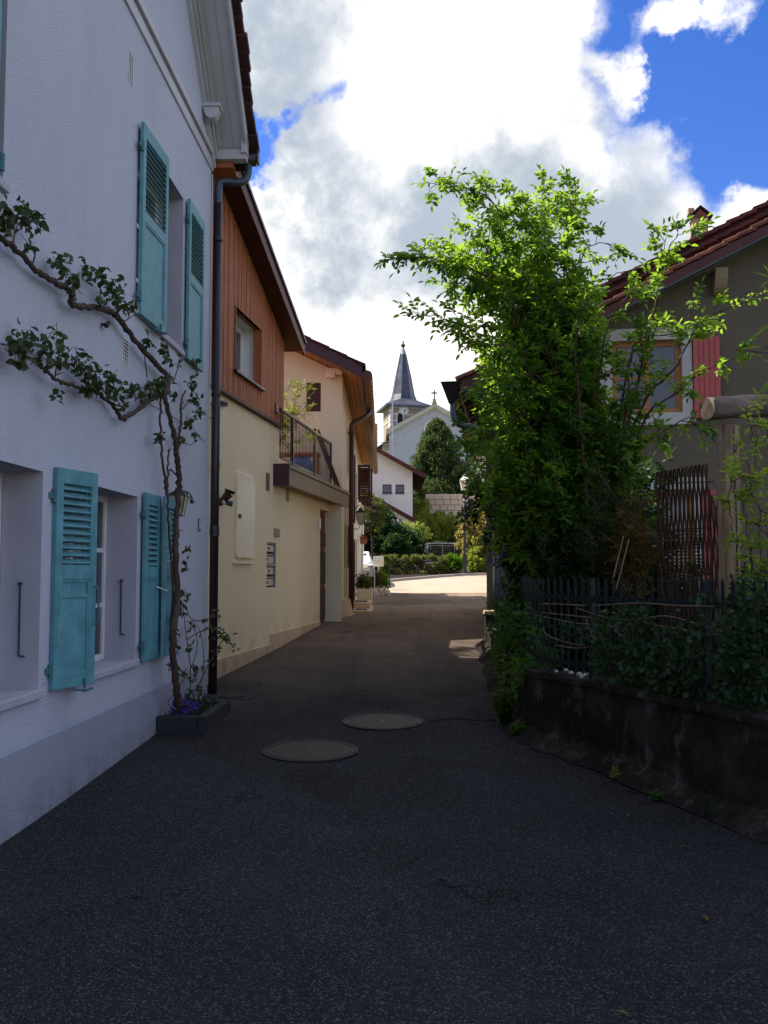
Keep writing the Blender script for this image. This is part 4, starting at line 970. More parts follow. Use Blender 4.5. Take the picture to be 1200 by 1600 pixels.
# corbel under the verge
u_, z_ = rz(1122, 440); cb = []
for i in range(8):
    a = -pi / 2 + pi / 2 * i / 7 * 1.0; cb.append((.0 + .30 * cos(a) * 1.0, z_ + .05 + .40 * sin(a) + .1))
MB().prism(Frame(*RF.p(u_, 0, 0).xy, -8.3 - 90), [(0, z_ + .15)] + [(x, z) for x, z in reversed(cb)], -.10, .10).build('corbel', 'concretecap', grey, bevel=.01)
# chimney with its little gabled tile cap
Yc = 18.5; c0 = P(1092, 355, Yc); zt = P(0, 338, Yc).z
ch = MB().box(Frame(c0.x, Yc, -8.3), -.15, .15, -.15, .15, c0.z - 1.4, zt - .05).build('chimney', 'concretecap', grey, bevel=.01)
MB().box(Frame(c0.x, Yc, -8.3), -.20, .20, -.20, .20, c0.z - .33, c0.z - .24).build('chimney_collar', 'tileold', ch, bevel=.01)
cf = Frame(c0.x, Yc, -8.3)
for sg in (-1, 1): MB().prism(cf, [(sg * .22, zt - .08), (0, zt + .12), (0, zt + .16), (sg * .25, zt - .07)], -.22, .22).build('cap_tile', 'tile', ch, bevel=.008)
MB().prism(cf, [(-.16, zt - .08), (.16, zt - .08), (0, zt + .09)], -.19, .19).build('cap_gable', 'tileold', ch)
MB().box(cf, -.22, -.10, -.1, .1, zt + .03, zt + .15).build('cap_stub', 'concretecap', ch, bevel=.01)

# ============================================================ GARDEN WALL, SOIL, FENCE (right)
WP = [(1.66, 15.2), (1.55, 13.2), (1.42, 11.2), (1.33, 9.6), (1.31, 8.75), (1.45, 8.25), (1.83, 7.38), (2.36, 5.72), (2.95, 4.3), (3.6, 2.8), (4.6, 1.0)]
WPS = [Vector((p.x, p.y, 0)) for p in catmull([Vector((a, b, 0)) for a, b in WP], 6)]
WTOP = .70
def offset_line(pts, d):
    o = []
    for i, p in enumerate(pts):
        t = (pts[min(i + 1, len(pts) - 1)] - pts[max(i - 1, 0)]).normalized(); nn = Vector((-t.y, t.x, 0))     # towards the garden
        o.append(p + nn * d)
    return o
gin = offset_line(WPS, .24)
def strip_solid(name, mat, parent, lineA, lineB, za, zb, wob=.0, kind=None):
    """solid between two ground lines from za(p) to zb(p)"""
    mb = MB(); k = len(lineA)
    for i in range(k):
        a, b = lineA[i], lineB[i]; w = wob * (sin(i * 2.1) + .6 * sin(i * 5.3)); t = wob * .6 * sin(i * 1.3)
        mb.v += [(a.x, a.y, za(a)), (a.x + w * .3, a.y + w * .3, zb(a) + t), (b.x, b.y, zb(b) + t), (b.x, b.y, za(b))]
    for i in range(k - 1):
        q = i * 4
        for j in range(4): mb.f.append((q + j, q + (j + 1) % 4, q + 4 + (j + 1) % 4, q + 4 + j))
    mb.f.append((3, 2, 1, 0)); mb.f.append(tuple((k - 1) * 4 + j for j in range(4)))
    return mb.build(name, mat, parent, kind=kind)
gw_ = thing('garden_wall', 'low dark mossy concrete wall curving round the garden on the right', 'wall', (1.4, 8.5, 0))
strip_solid('wall', 'mossy', gw_, WPS, gin, lambda p: gz(p.y) - .2, lambda p: WTOP - .045, .010)
strip_solid('coping', 'mossy', gw_, offset_line(WPS, -.02), offset_line(WPS, .26), lambda p: WTOP - .05, lambda p: WTOP, .012)
# sloping mortar foot towards the lane
ft = MB(); k = len(WPS); o1 = offset_line(WPS, -.17); o2 = offset_line(WPS, .01)
for i in range(k):
    w = .025 * sin(i * 1.7) + .015 * sin(i * 4.1); a = o1[i] + (o1[i] - o2[i]).normalized() * w; b = o2[i]
    ft.v += [(a.x, a.y, gz(a.y) + .012), (b.x, b.y, gz(b.y) + .13 + w)]
for i in range(k - 1): ft.f.append((2 * i, 2 * i + 2, 2 * i + 3, 2 * i + 1))
ft.build('mortar_foot', 'mossy', gw_)
pl = MB(); pl.obox((1.76, 15.2, .55), (.11, 0, 0), (0, .11, 0), (0, 0, .35)); pl.build('end_pillar', 'mossy', gw_, bevel=.02)
MB().obox((1.76, 15.18, .93), (.13, 0, 0), (0, .13, 0), (0, 0, .035)).build('pillar_cap', 'concretecap', gw_, bevel=.015)
# garden earth
mb = MB(); gi2 = offset_line(WPS, .22)
far = [Vector((14, p.y + (.0), 0)) for p in gi2]
for i, (a, b) in enumerate(zip(gi2, far)):
    for j in range(13):
        q = a.lerp(b, (j / 12) ** 1.6); mb.v.append((q.x, q.y, .60 + .05 * sin(q.x * 2.3 + q.y * 1.9) + .03 * sin(q.x * 5 - q.y * 4)))
for i in range(len(gi2) - 1):
    for j in range(12): a = i * 13 + j; mb.f.append((a, a + 1, a + 14, a + 13))
mb.build('garden_soil', 'soil', kind='structure', smooth=True)
# metal fence on the wall
fence = thing('metal_fence', 'dark teal metal picket fence along the top of the garden wall', 'fence', (1.5, 8.4, WTOP))
fl_ = [p for p in offset_line(WPS, .13) if p.y < 9.9 and p.y > 1.5]
def along(line, step):
    o = []; acc = 0; nxt = 0
    for a, b in zip(line, line[1:]):
        L_ = (b - a).length
        while nxt <= acc + L_: o.append((a.lerp(b, (nxt - acc) / L_), (b - a).normalized())); nxt += step
        acc += L_
    return o
FT = 1.46
for z in (WTOP + .10, FT - .09):
    r_ = MB()
    for a, b in zip(fl_, fl_[1:]):
        d = (b - a); L_ = d.length; d.normalize(); nn = Vector((-d.y, d.x, 0)); r_.obox((a + b) / 2 + Vector((0, 0, z)), d * (L_ / 2 + .002), nn * .008, Vector((0, 0, .020)))
    r_.build('rail', 'fence', fence)
pk_ = None
for i, (p, d) in enumerate(along(fl_, .105)):
    nn = Vector((-d.y, d.x, 0)); post = i % 14 == 5
    if post: MB().obox(p + Vector((0, 0, (WTOP + FT + .08) / 2)), d * .025, nn * .025, Vector((0, 0, (FT + .08 - WTOP) / 2))).build('post', 'fence', fence, bevel=.004)
    else:
        h_ = (FT + .03 - WTOP) / 2; mb = MB(); mb.obox(p + Vector((0, 0, WTOP + .04 + h_)) - nn * .012, d * .014, nn * .004, Vector((0, 0, h_)))
        mb.add([p + d * -.014 + Vector((0, 0, WTOP + .04 + 2 * h_)) - nn * .012, p + d * .014 + Vector((0, 0, WTOP + .04 + 2 * h_)) - nn * .012, p + Vector((0, 0, WTOP + .07 + 2 * h_)) - nn * .012], [(0, 1, 2)])
        mb.build('picket', 'fence', fence)
# willow rods woven through the pickets
wl = thing('willow_weave', 'pale bent willow rods woven loosely through the fence pickets', 'willow rods', (1.9, 7.8, .9))
def fpos(px, py):
    """point just in front of the fence line seen at a picture point"""
    r = ray(px, py); best = None
    for a, b in zip(fl_, fl_[1:]):
        den = r.x * (b.y - a.y) - r.y * (b.x - a.x)
        if abs(den) < 1e-9: continue
        t = (a.x * (b.y - a.y) - a.y * (b.x - a.x)) / den; s_ = (r.x * t - a.x) / (b.x - a.x) if abs(b.x - a.x) > 1e-6 else (r.y * t - a.y) / (b.y - a.y)
        if 0 <= s_ <= 1 and t > 0: best = t if best is None else min(best, t)
    if best is None: best = 7.0
    return Vector((r.x * best, r.y * best, EYE + r.z * best))
for ln in ([(846, 943), (880, 944), (930, 946), (1000, 942), (1060, 946), (1118, 947)], [(838, 961), (870, 967), (905, 974), (940, 976), (985, 985)], [(850, 957), (900, 962), (940, 966)],
           [(851, 981), (858, 992), (880, 1001), (912, 1009)], [(905, 950), (940, 962), (990, 970), (1040, 962), (1095, 975), (1130, 986)], [(907, 988), (935, 996)], [(920, 968), (925, 985), (932, 1000)],
           [(955, 964), (956, 980), (953, 990)], [(1015, 975), (1050, 980), (1110, 990), (1128, 992)], [(870, 1008), (900, 1012), (930, 1011)]):
    pts = [fpos(*q) for q in ln]; pts = [p + Vector((-.02, -.035 * (1 if i % 2 else -.4), 0)) for i, p in enumerate(pts)]
    MB().tube(catmull(pts, 5), .0045, 5).build('rod', 'willow', wl)
# pebbles on the coping
for i, (px, py) in enumerate(((869, 1049), (884, 1047), (892, 1051), (905, 1053), (913, 1054), (920, 1053), (927, 1057), (909, 1057))):
    p = P(px, py, 7.6 - .03 * i); r_ = random.uniform(.018, .032); rr = P(px, py, 7.6)
    t = (EYE - WTOP - .012) / (EYE - rr.z); p = Vector((rr.x * t, 7.6 * t, WTOP + .012)); 
    st = MB(); ring = [[(r_ * cos(a) * sin(b) * random.uniform(.85, 1.15), r_ * sin(a) * sin(b) * random.uniform(.85, 1.15), r_ * .7 * cos(b)) for a in [2 * pi * q / 7 for q in range(7)]] for b in (.5, 1.2, 1.9, 2.6)]
    for rg_ in ring: st.v += [(p.x + x, p.y + y, p.z + z) for x, y, z in rg_]
    for a in range(3):
        for b in range(7): st.f.append((a * 7 + b, a * 7 + (b + 1) % 7, a * 7 + 7 + (b + 1) % 7, a * 7 + 7 + b))
    st.f.append(tuple(range(7))); st.f.append(tuple(reversed(range(21, 28))))
    tag(st.build('pebble', 'white_stone', smooth=True), ['leftmost white pebble on the garden wall top, a little apart from the others', 'second white pebble from the left on the garden wall top', 'third white pebble from the left on the garden wall top', 'fourth white pebble from the left, in the middle of the row on the wall', 'fifth white pebble from the left on the garden wall top', 'third white pebble from the right on the garden wall top', 'rightmost white pebble on the garden wall top, under the pickets', 'white pebble lying just in front of the middle of the pebble row'][i], 'pebble', 'white pebbles on the garden wall')

# ============================================================ GENERIC SHRUB BUILDER
def shrub(name, label, cat, base, limbs, mat, twigs_per_m=16, ll=.055, lw=.022, spray_len=.18, pairs=3, r0=.03, start=.25, group=None, barkmat='stem', named=0, spread=.7, litmat=None, up=.15, tipmat=None, jit=.05):
    """limbs: lists of world points from the base to a tip; leaves grow on sprays along them"""
    root = thing(name, label, cat, base, group); wood_ = MB(); tw = MB(); L = Leaves(); LT = Leaves()
    for pts in limbs:
        dens = 1.0
        if isinstance(pts, tuple): pts, dens = pts
        c = catmull(pts, 6); n = len(c); Ls = [0]
        for a, b in zip(c, c[1:]): Ls.append(Ls[-1] + (b - a).length)
        rad = [max(.003, r0 * (1 - .9 * s_ / (Ls[-1] + 1e-6)) * min(1, .5 + Ls[-1] * .25)) for s_ in Ls]
        wood_.tube([p + rv(jit * .15) for p in c], rad, 6)
        m_ = max(3, int(Ls[-1] * twigs_per_m * dens))
        for i in range(m_):
            s_ = (start + (1 - start) * (i + random.random()) / m_) * Ls[-1]; j = min(n - 2, next((q for q in range(n - 1) if Ls[q + 1] >= s_), n - 2))
            t = (s_ - Ls[j]) / max(1e-6, Ls[j + 1] - Ls[j]); p = c[j].lerp(c[j + 1], t); d = (c[j + 1] - c[j]).normalized()
            dd = (d * .55 + rv(spread) + Vector((0, 0, up))).normalized(); tl = spray_len * random.uniform(.5, 1.3)
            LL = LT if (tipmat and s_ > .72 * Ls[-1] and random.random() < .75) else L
            if random.random() < .5:
                spray(LL, tw, p, dd, tl, ll, lw, pairs)
            else:                                        # a side twig bearing two or three sprays
                q = p + dd * tl * .9; tw.tube([p, p.lerp(q, .5) + rv(.008), q], [.005, .004, .003], 4, cap=False)
                for _ in range(3): spray(LL, tw, q.lerp(p, random.random() * .5), (dd + rv(.55)).normalized(), tl * .75, ll, lw, pairs)
        spray(L, tw, c[-1], (c[-1] - c[-2]).normalized(), spray_len, ll, lw, pairs)
    wood_.build('branch', barkmat, root, smooth=True, kind='stuff'); tw.build('twig', barkmat, root, kind='stuff')
    if named:
        score = sorted(range(len(L.p)), key=lambda i: (Vector(L.p[i]) - Vector((0, 0, EYE))).length - L.l[i] * 60)
        pick = score[:named]; ps = set(pick); L.subset(pick).objects('leaf', mat, root); L = L.subset([i for i in range(len(L.p)) if i not in ps])
    L.mesh('foliage', mat, root)
    if LT.p: LT.mesh('tip_foliage', tipmat, root, label='lighter leaves at the shoot tips')
    return root, L
def cloud_limbs(base, n, cen, rad, bend=.25, lo=-.9):
    """random limbs from the base to tips spread through an uneven ellipsoid"""
    o = []
    for i in range(n):
        while True:
            q = Vector((random.uniform(-1, 1), random.uniform(-1, 1), random.uniform(lo, 1)))
            if .25 < q.length < 1: break
        q *= random.uniform(.75, 1.12)
        tip = Vector((cen[0] + q.x * rad[0], cen[1] + q.y * rad[1], cen[2] + q.z * rad[2])); b = Vector(base) + Vector((random.uniform(-.1, .1), random.uniform(-.1, .1), 0))
        m1 = b.lerp(tip, .4) + rv(bend * .35) + Vector((0, 0, abs(tip.z - b.z) * .10)); m2 = b.lerp(tip, .75) + rv(bend * .3) + Vector((0, 0, abs(tip.z - b.z) * .08))
        o.append([b, m1, m2, tip])
    return o

# ============================================================ THE BIG SHRUB in the garden
TB = Vector((2.35, 10.6, .6))
def T(px, py, Y=10.4): return P(px, py, Y)
tips = [[(795, 420, 10.3), (785, 340, 10.1), (755, 305, 10.0), (720, 292, 9.9), (678, 287, 9.8)],
        [(840, 430, 10.4), (852, 350, 10.5), (850, 290, 10.5)], [(880, 420, 10.3), (900, 340, 10.2), (893, 300, 10.2)], [(905, 430, 10.6), (935, 380, 10.7), (975, 395, 10.8)],
        [(790, 480, 10.0), (725, 430, 9.8), (680, 404, 9.7), (622, 406, 9.6)], [(800, 560, 9.9), (745, 520, 9.7), (700, 500, 9.6), (668, 494, 9.6)],
        [(830, 400, 10.6), (870, 320, 10.7), (915, 345, 10.8)], [(985, 560, 10.0), (1020, 500, 9.8), (1032, 430, 9.6), (1040, 375, 9.6)], [(1032, 440, 9.6), (1050, 380, 9.6), (1085, 355, 9.5)],
        [(1000, 640, 10.0), (1050, 580, 9.7), (1100, 500, 9.5), (1160, 474, 9.4)], [(1005, 660, 9.9), (1050, 620, 9.7), (1100, 580, 9.5), (1148, 560, 9.4)],
        [(960, 700, 9.9), (1010, 690, 9.7), (1070, 655, 9.5), (1090, 665, 9.4)], [(850, 600, 9.8), (790, 600, 9.6), (745, 610, 9.6)], [(850, 640, 9.8), (800, 660, 9.6), (745, 690, 9.6), (735, 700, 9.6)],
        [(900, 520, 9.5), (950, 440, 9.3), (990, 420, 9.3)], [(820, 520, 10.2), (765, 470, 10.2), (735, 400, 10.2), (715, 385, 10.2)], [(800, 500, 10.1), (760, 400, 10.1), (800, 330, 10.0)],
        [(980, 600, 9.6), (1000, 530, 9.5), (1060, 520, 9.4), (1085, 470, 9.4)], [(940, 560, 9.9), (965, 480, 9.9), (1005, 450, 9.9)], [(840, 480, 9.9), (810, 400, 9.8), (815, 350, 9.7)]]
tips += [[(800, 450, 10.1), (740, 450, 10.0), (690, 440, 9.9)], [(800, 470, 9.8), (745, 425, 9.8), (700, 405, 9.7), (660, 402, 9.7)], [(820, 560, 9.7), (765, 540, 9.6), (720, 515, 9.6)], [(820, 650, 9.7), (770, 640, 9.6), (740, 660, 9.6)], [(820, 700, 9.8), (775, 720, 9.7), (748, 745, 9.7)], [(860, 420, 9.9), (830, 340, 9.9), (800, 310, 9.9)], [(800, 480, 10.4), (770, 420, 10.4), (750, 360, 10.4)]]
limbs = []
for tp in tips:
    pts = [P(*q) for q in tp]; b = TB + Vector((random.uniform(-.25, .25), random.uniform(-.2, .2), 0)); m1 = b.lerp(pts[0], .5) + Vector((random.uniform(-.15, .15), random.uniform(-.1, .1), .15))
    limbs.append(([b, m1] + pts, .45 if tp[-1][0] > 960 else 1.0))
cen = P(838, 530, 10.5)
limbs += cloud_limbs(TB, 42, (cen.x + .03, 10.6, cen.z - .05), (.88, .9, 1.22))
limbs += cloud_limbs(TB, 44, (P(826, 720, 10.2).x, 10.2, 2.75), (.72, .6, 1.05))
limbs += cloud_limbs(TB, 13, (P(925, 680, 10.2).x, 10.2, 2.8), (.48, .5, .85))
shrub('tall_shrub', 'tall bright green shrub with long arching shoots in front of the grey brown house', 'shrub', TB, limbs, 'l_tree', 18, .080, .038, .20, 3, .034, .32, named=300, tipmat='l_tip')

# darker bushes filling the garden below it
b1 = Vector((1.95, 11.6, .6)); c1 = P(800, 800, 11.4)
lil, _ = shrub('lilac_bush', 'dark lilac bush with a few purple flower heads at the end of the garden wall', 'bush', b1, cloud_limbs(b1, 60, (1.93, 11.5, 2.1), (.64, .8, 1.45)) + [[b1, P(790, 840, 11.2), P(765, 790, 11.1), P(745, 775, 11.0), P(733, 785, 11.0)], [b1, P(780, 850, 11.2), P(760, 800, 11.1), P(742, 785, 11.0), P(734, 800, 11.0)], [b1, P(790, 820, 11.2), P(770, 740, 11.1), P(755, 705, 11.0)]], 'l_dark', 15, .085, .045, .16, 2, .025, .15)
def flower_head(pts, mat, root, n=90, rad=.06, name='flower_head'):
    L = Leaves()
    for c in pts:
        for _ in range(n):
            t = random.random(); d = rv(1).normalized(); q = Vector(c) + Vector((d.x * rad * (1 - .6 * t), d.y * rad * (1 - .6 * t), rad * 3 * (t - .5)))
            L.add(q, d + Vector((0, 0, .2)), rv(1), .026, .020)
        o = L.mesh(name, mat, root, kind='stuff'); L = Leaves()
flower_head([P(768, 875, 11.0), P(788, 865, 10.9), P(782, 925, 10.6), P(770, 940, 10.8), P(730, 786, 10.9), P(748, 765, 11.0)], 'l_purple', lil, 70, .055)
b2 = Vector((2.9, 9.6, .6))
shrub('dark_thuja', 'dark blue green conifer bush between the big shrub and the wicker hurdle', 'bush', b2, cloud_limbs(b2, 46, (P(945, 850, 9.4).x, 9.5, 1.75), (.36, .4, .95)), 'l_dark', 26, .05, .012, .13, 4, .02, .1)
b3 = Vector((P(985, 860, 9.0).x, 9.0, .6))
shrub('orange_bush', 'thin bush with orange yellow leaves left of the wicker hurdle', 'bush', b3, cloud_limbs(b3, 10, (b3.x, 9.0, 2.0), (.12, .15, .36), lo=-.5), 'l_orange', 20, .045, .014, .12, 3, .012, .45)
b4 = Vector((1.85, 10.1, .62))
shrub('undergrowth', 'low dark leafy undergrowth at the corner of the garden behind the fence', 'bush', b4, cloud_limbs(b4, 55, (1.80, 9.9, 1.2), (.50, .9, .75)), 'l_dark', 18, .06, .034, .13, 2, .014, .1)
b4 = Vector((2.6, 9.3, .62))
shrub('undergrowth', 'dark bushy undergrowth below the tall shrub behind the willow rods', 'bush', b4, cloud_limbs(b4, 60, (2.55, 9.4, 1.35), (.85, .6, .85)), 'l_dark', 16, .06, .034, .13, 2, .014, .1)
b5 = Vector((3.6, 9.2, .62))
shrub('undergrowth', 'dark low bush right of the wicker hurdle at the foot of the house wall', 'bush', b5, cloud_limbs(b5, 40, (3.9, 9.3, 1.15), (.95, .5, .6)), 'l_dark', 16, .06, .034, .13, 2, .014, .1)
b6 = Vector((2.9, 11.8, .62))
shrub('undergrowth', 'dense dark bush behind the stems of the tall shrub', 'bush', b6, cloud_limbs(b6, 70, (2.9, 12.0, 2.2), (.95, .6, 1.4)), 'l_dark', 15, .085, .045, .16, 2, .02, .1)
# ivy tumbling over the fence
def ivy(name, label, polys, n, mat='l_dark', ll=.05, lw=.045, named=0, depth=.08):
    root = thing(name, label, 'ivy', fpos(*polys[0][0])); L = Leaves(); st = MB()
    for ln, rad in polys:
        pass
    return root
iv = thing('ivy', 'dark ivy climbing over the right part of the fence above the mossy wall', 'ivy', (2.1, 6.9, .7)); L = Leaves(); st = MB()
for k_ in range(50):
    t = random.random(); px = 935 + 285 * t; py0 = 1062 + (px - 935) * .12 + random.uniform(-4, 8)
    top = 985 + 20 * sin(px * .031) + random.uniform(-32, 34) - (15 if px > 1080 else 0); top = min(top, py0 - 15)
    a = fpos(px, py0); b = fpos(px + random.uniform(-45, 45), top)
    off = Vector((-.05 * random.random(), -.10 * random.random() - .01, 0))
    c = catmull([a + off * .3, a.lerp(b, .5) + rv(.03) + off, b + off + rv(.03)], 5); st.tube(c, .004, 4)
    for p in c:
        for _ in range(6): L.add(p + rv(.038), rv(1) + Vector((0, -.3, -.5)), Vector((-.3, -1, .5)) + rv(.5), random.uniform(.032, .06), random.uniform(.03, .05))
st.build('stem', 'stem', iv, kind='stuff')
idx = sorted(range(len(L.p)), key=lambda i: L.p[i][1])[:300]; s_ = set(idx); L.subset(idx).objects('leaf', 'l_dark', iv); L.subset([i for i in range(len(L.p)) if i not in s_]).mesh('foliage', 'l_dark', iv)
iv = thing('ivy', 'light green ivy spilling over the wall corner left of the fence', 'ivy', (1.4, 9.4, .7)); L = Leaves(); st = MB()
for k_ in range(60):
    y0 = random.uniform(8.6, 12.0); x0 = float(np.interp(-y0, [-p.y for p in WPS], [p.x for p in WPS])) + .1
    a = Vector((x0 + random.uniform(0, .2), y0, .68)); tip = a + Vector((random.uniform(-.35, .25), random.uniform(-.3, .3), random.uniform(-.25, .65)))
    if tip.z < .7: tip.x = x0 - .17
    c = catmull([a, a.lerp(tip, .5) + Vector((0, 0, .10)) + rv(.03), tip], 5); st.tube(c, .004, 4)
    for p in c:
        for _ in range(6): L.add(p + rv(.042), rv(1) + Vector((-.3, -.3, -.2)), Vector((-.4, -.8, .7)) + rv(.5), random.uniform(.035, .065), random.uniform(.03, .045))
st.build('stem', 'stem', iv, kind='stuff'); L.mesh('foliage', 'l_tree', iv)
# weeds along the foot of the wall
def weed(px, py, Y, h_, r_, n, mat, label, cat='weed', ll=.05, lw=.022):
    b = P(px, py, Y); b.z = gz(Y) + .02; root = thing('weed', label, cat, b); L = Leaves(); st = MB()
    for i in range(n):
        a = random.uniform(0, 2 * pi); q = b + Vector((cos(a) * r_ * random.uniform(.3, 1), sin(a) * r_ * random.uniform(.3, 1), h_ * random.uniform(.3, 1)))
        c = catmull([b, b.lerp(q, .5) + Vector((0, 0, .1 * h_)), q], 3); st.tube(c, .003, 4)
        for p in c[1:]:
            for _ in range(4): L.add(p + rv(.01), rv(.6) + Vector((cos(a), sin(a), .2)), Vector((0, 0, 1)) + rv(.4), ll * random.uniform(.6, 1.1), lw)
    st.build('stem', 'stem', root, kind='stuff'); L.objects('leaf', mat, root) if len(L.p) < 300 else L.mesh('foliage', mat, root)
weed(789, 1112, 9.1, .36, .10, 60, 'l_tree', 'big green weed growing at the foot of the garden wall')
weed(810, 1138, 8.6, .12, .05, 14, 'l_tree', 'small green weed below the big one at the wall foot')
weed(962, 1208, 7.1, .07, .03, 6, 'l_yel', 'yellow green seedling in the gap at the wall foot, left of the taller one', ll=.025, lw=.012)
weed(1048, 1222, 6.75, .13, .03, 10, 'l_yel', 'taller yellow green seedling at the wall foot further right', ll=.03, lw=.014)
weed(1028, 1240, 6.55, .03, .06, 9, 'l_tree', 'flat dark green weed on the mortar edge by the lane', ll=.03, lw=.014)
weed(1110, 1262, 6.1, .06, .05, 7, 'l_dark', 'small dark grass tuft on the mortar foot at far right', ll=.05, lw=.006)
def litter(px, py, mat, l, w, label):
    r = ray(px, py); t = -EYE / r.z; p = Vector((r.x * t, r.y * t, .012 + .35 * roll(r.x * t, r.y * t))); L = Leaves(); a = random.uniform(0, 6.28)
    L.add(p, Vector((cos(a), sin(a), .25)), Vector((0, .3, 1)), l, w); tag(L.mesh('fallen_leaf', mat, None, kind=None), label, 'fallen leaf')
litter(1107, 1443, 'l_orange', .045, .035, 'dry brown leaf lying alone on the asphalt at lower right')
litter(1064, 1326, 'l_tree', .03, .018, 'small green leaf on the asphalt above the brown leaf')
litter(985, 1590, 'l_gold', .05, .012, 'narrow straw coloured leaf at the bottom edge of the lane')
litter(985, 1278, 'l_gold', .04, .010, 'thin straw coloured leaf near the wall foot')

# ============================================================ WICKER HURDLE, CANES, LOG FRAME
HY_ = 8.9
hu = thing('wicker_hurdle', 'dark woven wicker hurdle panel with slanting top in front of the lower pink shutter', 'hurdle', (P(1055, 900, HY_).x, HY_, .6))
xa, xb = P(1012, 0, HY_).x, P(1104, 0, HY_).x; nr = 30
for i in range(nr):
    t = i / (nr - 1); x = xa + (xb - xa) * t
    zt = P(0, 738 - 14 * min(1, t / .8) if t < .84 else 745 + (t - .84) * 900 * .25, HY_).z
    if t > .84: zt = P(0, 760 + 130 * (t - .84) / .16 * .3, HY_).z
    pts = []
    for j in range(22):
        z = .62 + (zt - .62) * j / 21; lean = (x - xa) * -.02
        pts.append((x - .045 * t * (1 - (z - .62) / (zt - .62)) * -1 + .0055 * sin(j * 1.25 + (i % 2) * pi), HY_ + .013 * cos(j * 1.25 + (i % 2) * pi), z))
    MB().tube(pts, [.0095] * 22, 5).build('rod', 'wicker', hu)
ww = MB()
for j in range(40):
    z = .70 + j * .033
    if z > P(0, 750, HY_).z: break
    xe = xa + (xb - xa) * (.70 + .03 * sin(j * .9)); ww.tube([(xa - .01 + (xe - xa + .02) * q / 12, HY_ + .012 * (1 if (q + j) % 2 else -1), z + .004 * sin(q + j)) for q in range(13)], .006, 4)
ww.build('weaver', 'wicker', hu, kind='stuff')
for z in (1.05, 1.5, 2.0, P(0, 748, HY_).z - .05): MB().tube([(xa, HY_ - .015, z), (xb - .04, HY_ - .015, z + .02)], .007, 6).build('cross_rod', 'wicker', hu)
cn = thing('bamboo_canes', 'two thin pale canes leaning by the hurdle', 'canes', P(960, 915, 8.7))
for a, b in (((956, 912), (974, 838)), ((963, 920), (983, 842))): MB().tube([P(*a, 8.7), P(*b, 8.8)], .006, 6).build('cane', 'willow', cn)
lg = thing('log_frame', 'rustic frame of a thick round log laid on a weathered post, at the right edge', 'log frame', (P(1138, 900, 6.9).x, 6.9, .6))
def wobbly(pts, r, seg, n, amp, axis):
    c = catmull(pts, n); mb = MB(); mb.tube(c, [r * (1 + amp * sin(i * 1.3)) for i in range(len(c))], seg)
    for i, v in enumerate(mb.v):
        a = i % seg; k_ = 1 + .05 * sin(a * 2.1 + 1) + .035 * sin(a * 3.7 + i * .01); q = c[min(i // seg, len(c) - 1)]
        mb.v[i] = tuple(q + (Vector(v) - q) * k_)
    return mb
la = P(1108, 638, 6.75); lb = P(1260, 634, 6.9)
wobbly([la, la.lerp(lb, .5) + Vector((0, 0, .006)), lb, lb + (lb - la) * 1.2], .083, 20, 8, .02, 'x').build('beam_log', 'log', lg, smooth=True)
dl = (lb - la).normalized(); e = MB(); rg = []
for q in range(20):
    a = 2 * pi * q / 20; s1 = dl.cross(Vector((0, 0, 1))).normalized(); s2 = s1.cross(dl); rg.append(la + (s1 * cos(a) + s2 * sin(a)) * .080 * (1 + .05 * sin(a * 2.1 * 20 / 6.28 * .3)) - dl * (.018 + .012 * sin(a * 2)))
e.v += [tuple(v) for v in rg] + [tuple(la - dl * .03)]; e.f += [(q, (q + 1) % 20, 20) for q in range(20)]
e.v += [tuple(v + dl * .05) for v in rg]; e.f += [(q, 21 + q, 21 + (q + 1) % 20, (q + 1) % 20) for q in range(20)]; e.build('sawn_end', 'logend', lg)
px_ = P(1139, 800, 6.9).x
wobbly([(px_, 6.88, .55), (px_ - .01, 6.88, 1.6), (px_ + .004, 6.88, 2.69)], .078, 18, 8, .015, 'z').build('post_log', 'logpost', lg, smooth=True)
MB().tube([(px_ + .015, 6.80, 1.2), (px_ + .018, 6.803, 2.0), (px_ + .012, 6.803, 2.66)], [.004, .006, .004], 5).build('split_crack', 'black', lg)
# stems with young leaves beside the log frame
bs = Vector((P(1190, 900, 6.2).x, 6.2, .65))
def L6(*q): return [P(x, y, Y) for x, y, Y in q]
shrub('rose_shoots', 'thin arching rose shoots with sparse yellow green leaves under the log frame', 'rose bush', bs,
      [[bs] + L6((1172, 850, 6.2), (1160, 790, 6.1), (1145, 760, 6.1), (1150, 700, 6.1)), [bs] + L6((1190, 830, 6.2), (1172, 760, 6.2), (1180, 700, 6.2), (1170, 660, 6.1)), [bs] + L6((1200, 850, 6.2), (1185, 790, 6.1), (1160, 750, 6.0)),
       [bs] + L6((1175, 880, 6.2), (1150, 850, 6.0), (1140, 790, 6.0), (1144, 745, 6.0)), [bs] + L6((1210, 800, 6.1), (1205, 700, 6.1), (1190, 640, 6.1))], 'l_lit', 7, .06, .026, .10, 2, .008, .35, named=200)
bs2 = Vector((P(1190, 940, 6.6).x + .1, 6.7, .62))
shrub('rose_bush', 'green rose foliage behind the fence under the log frame', 'rose bush', bs2, cloud_limbs(bs2, 30, (P(1175, 930, 6.6).x + .1, 6.6, 1.25), (.38, .3, .45)), 'l_dark', 15, .05, .028, .12, 2, .01, .1)
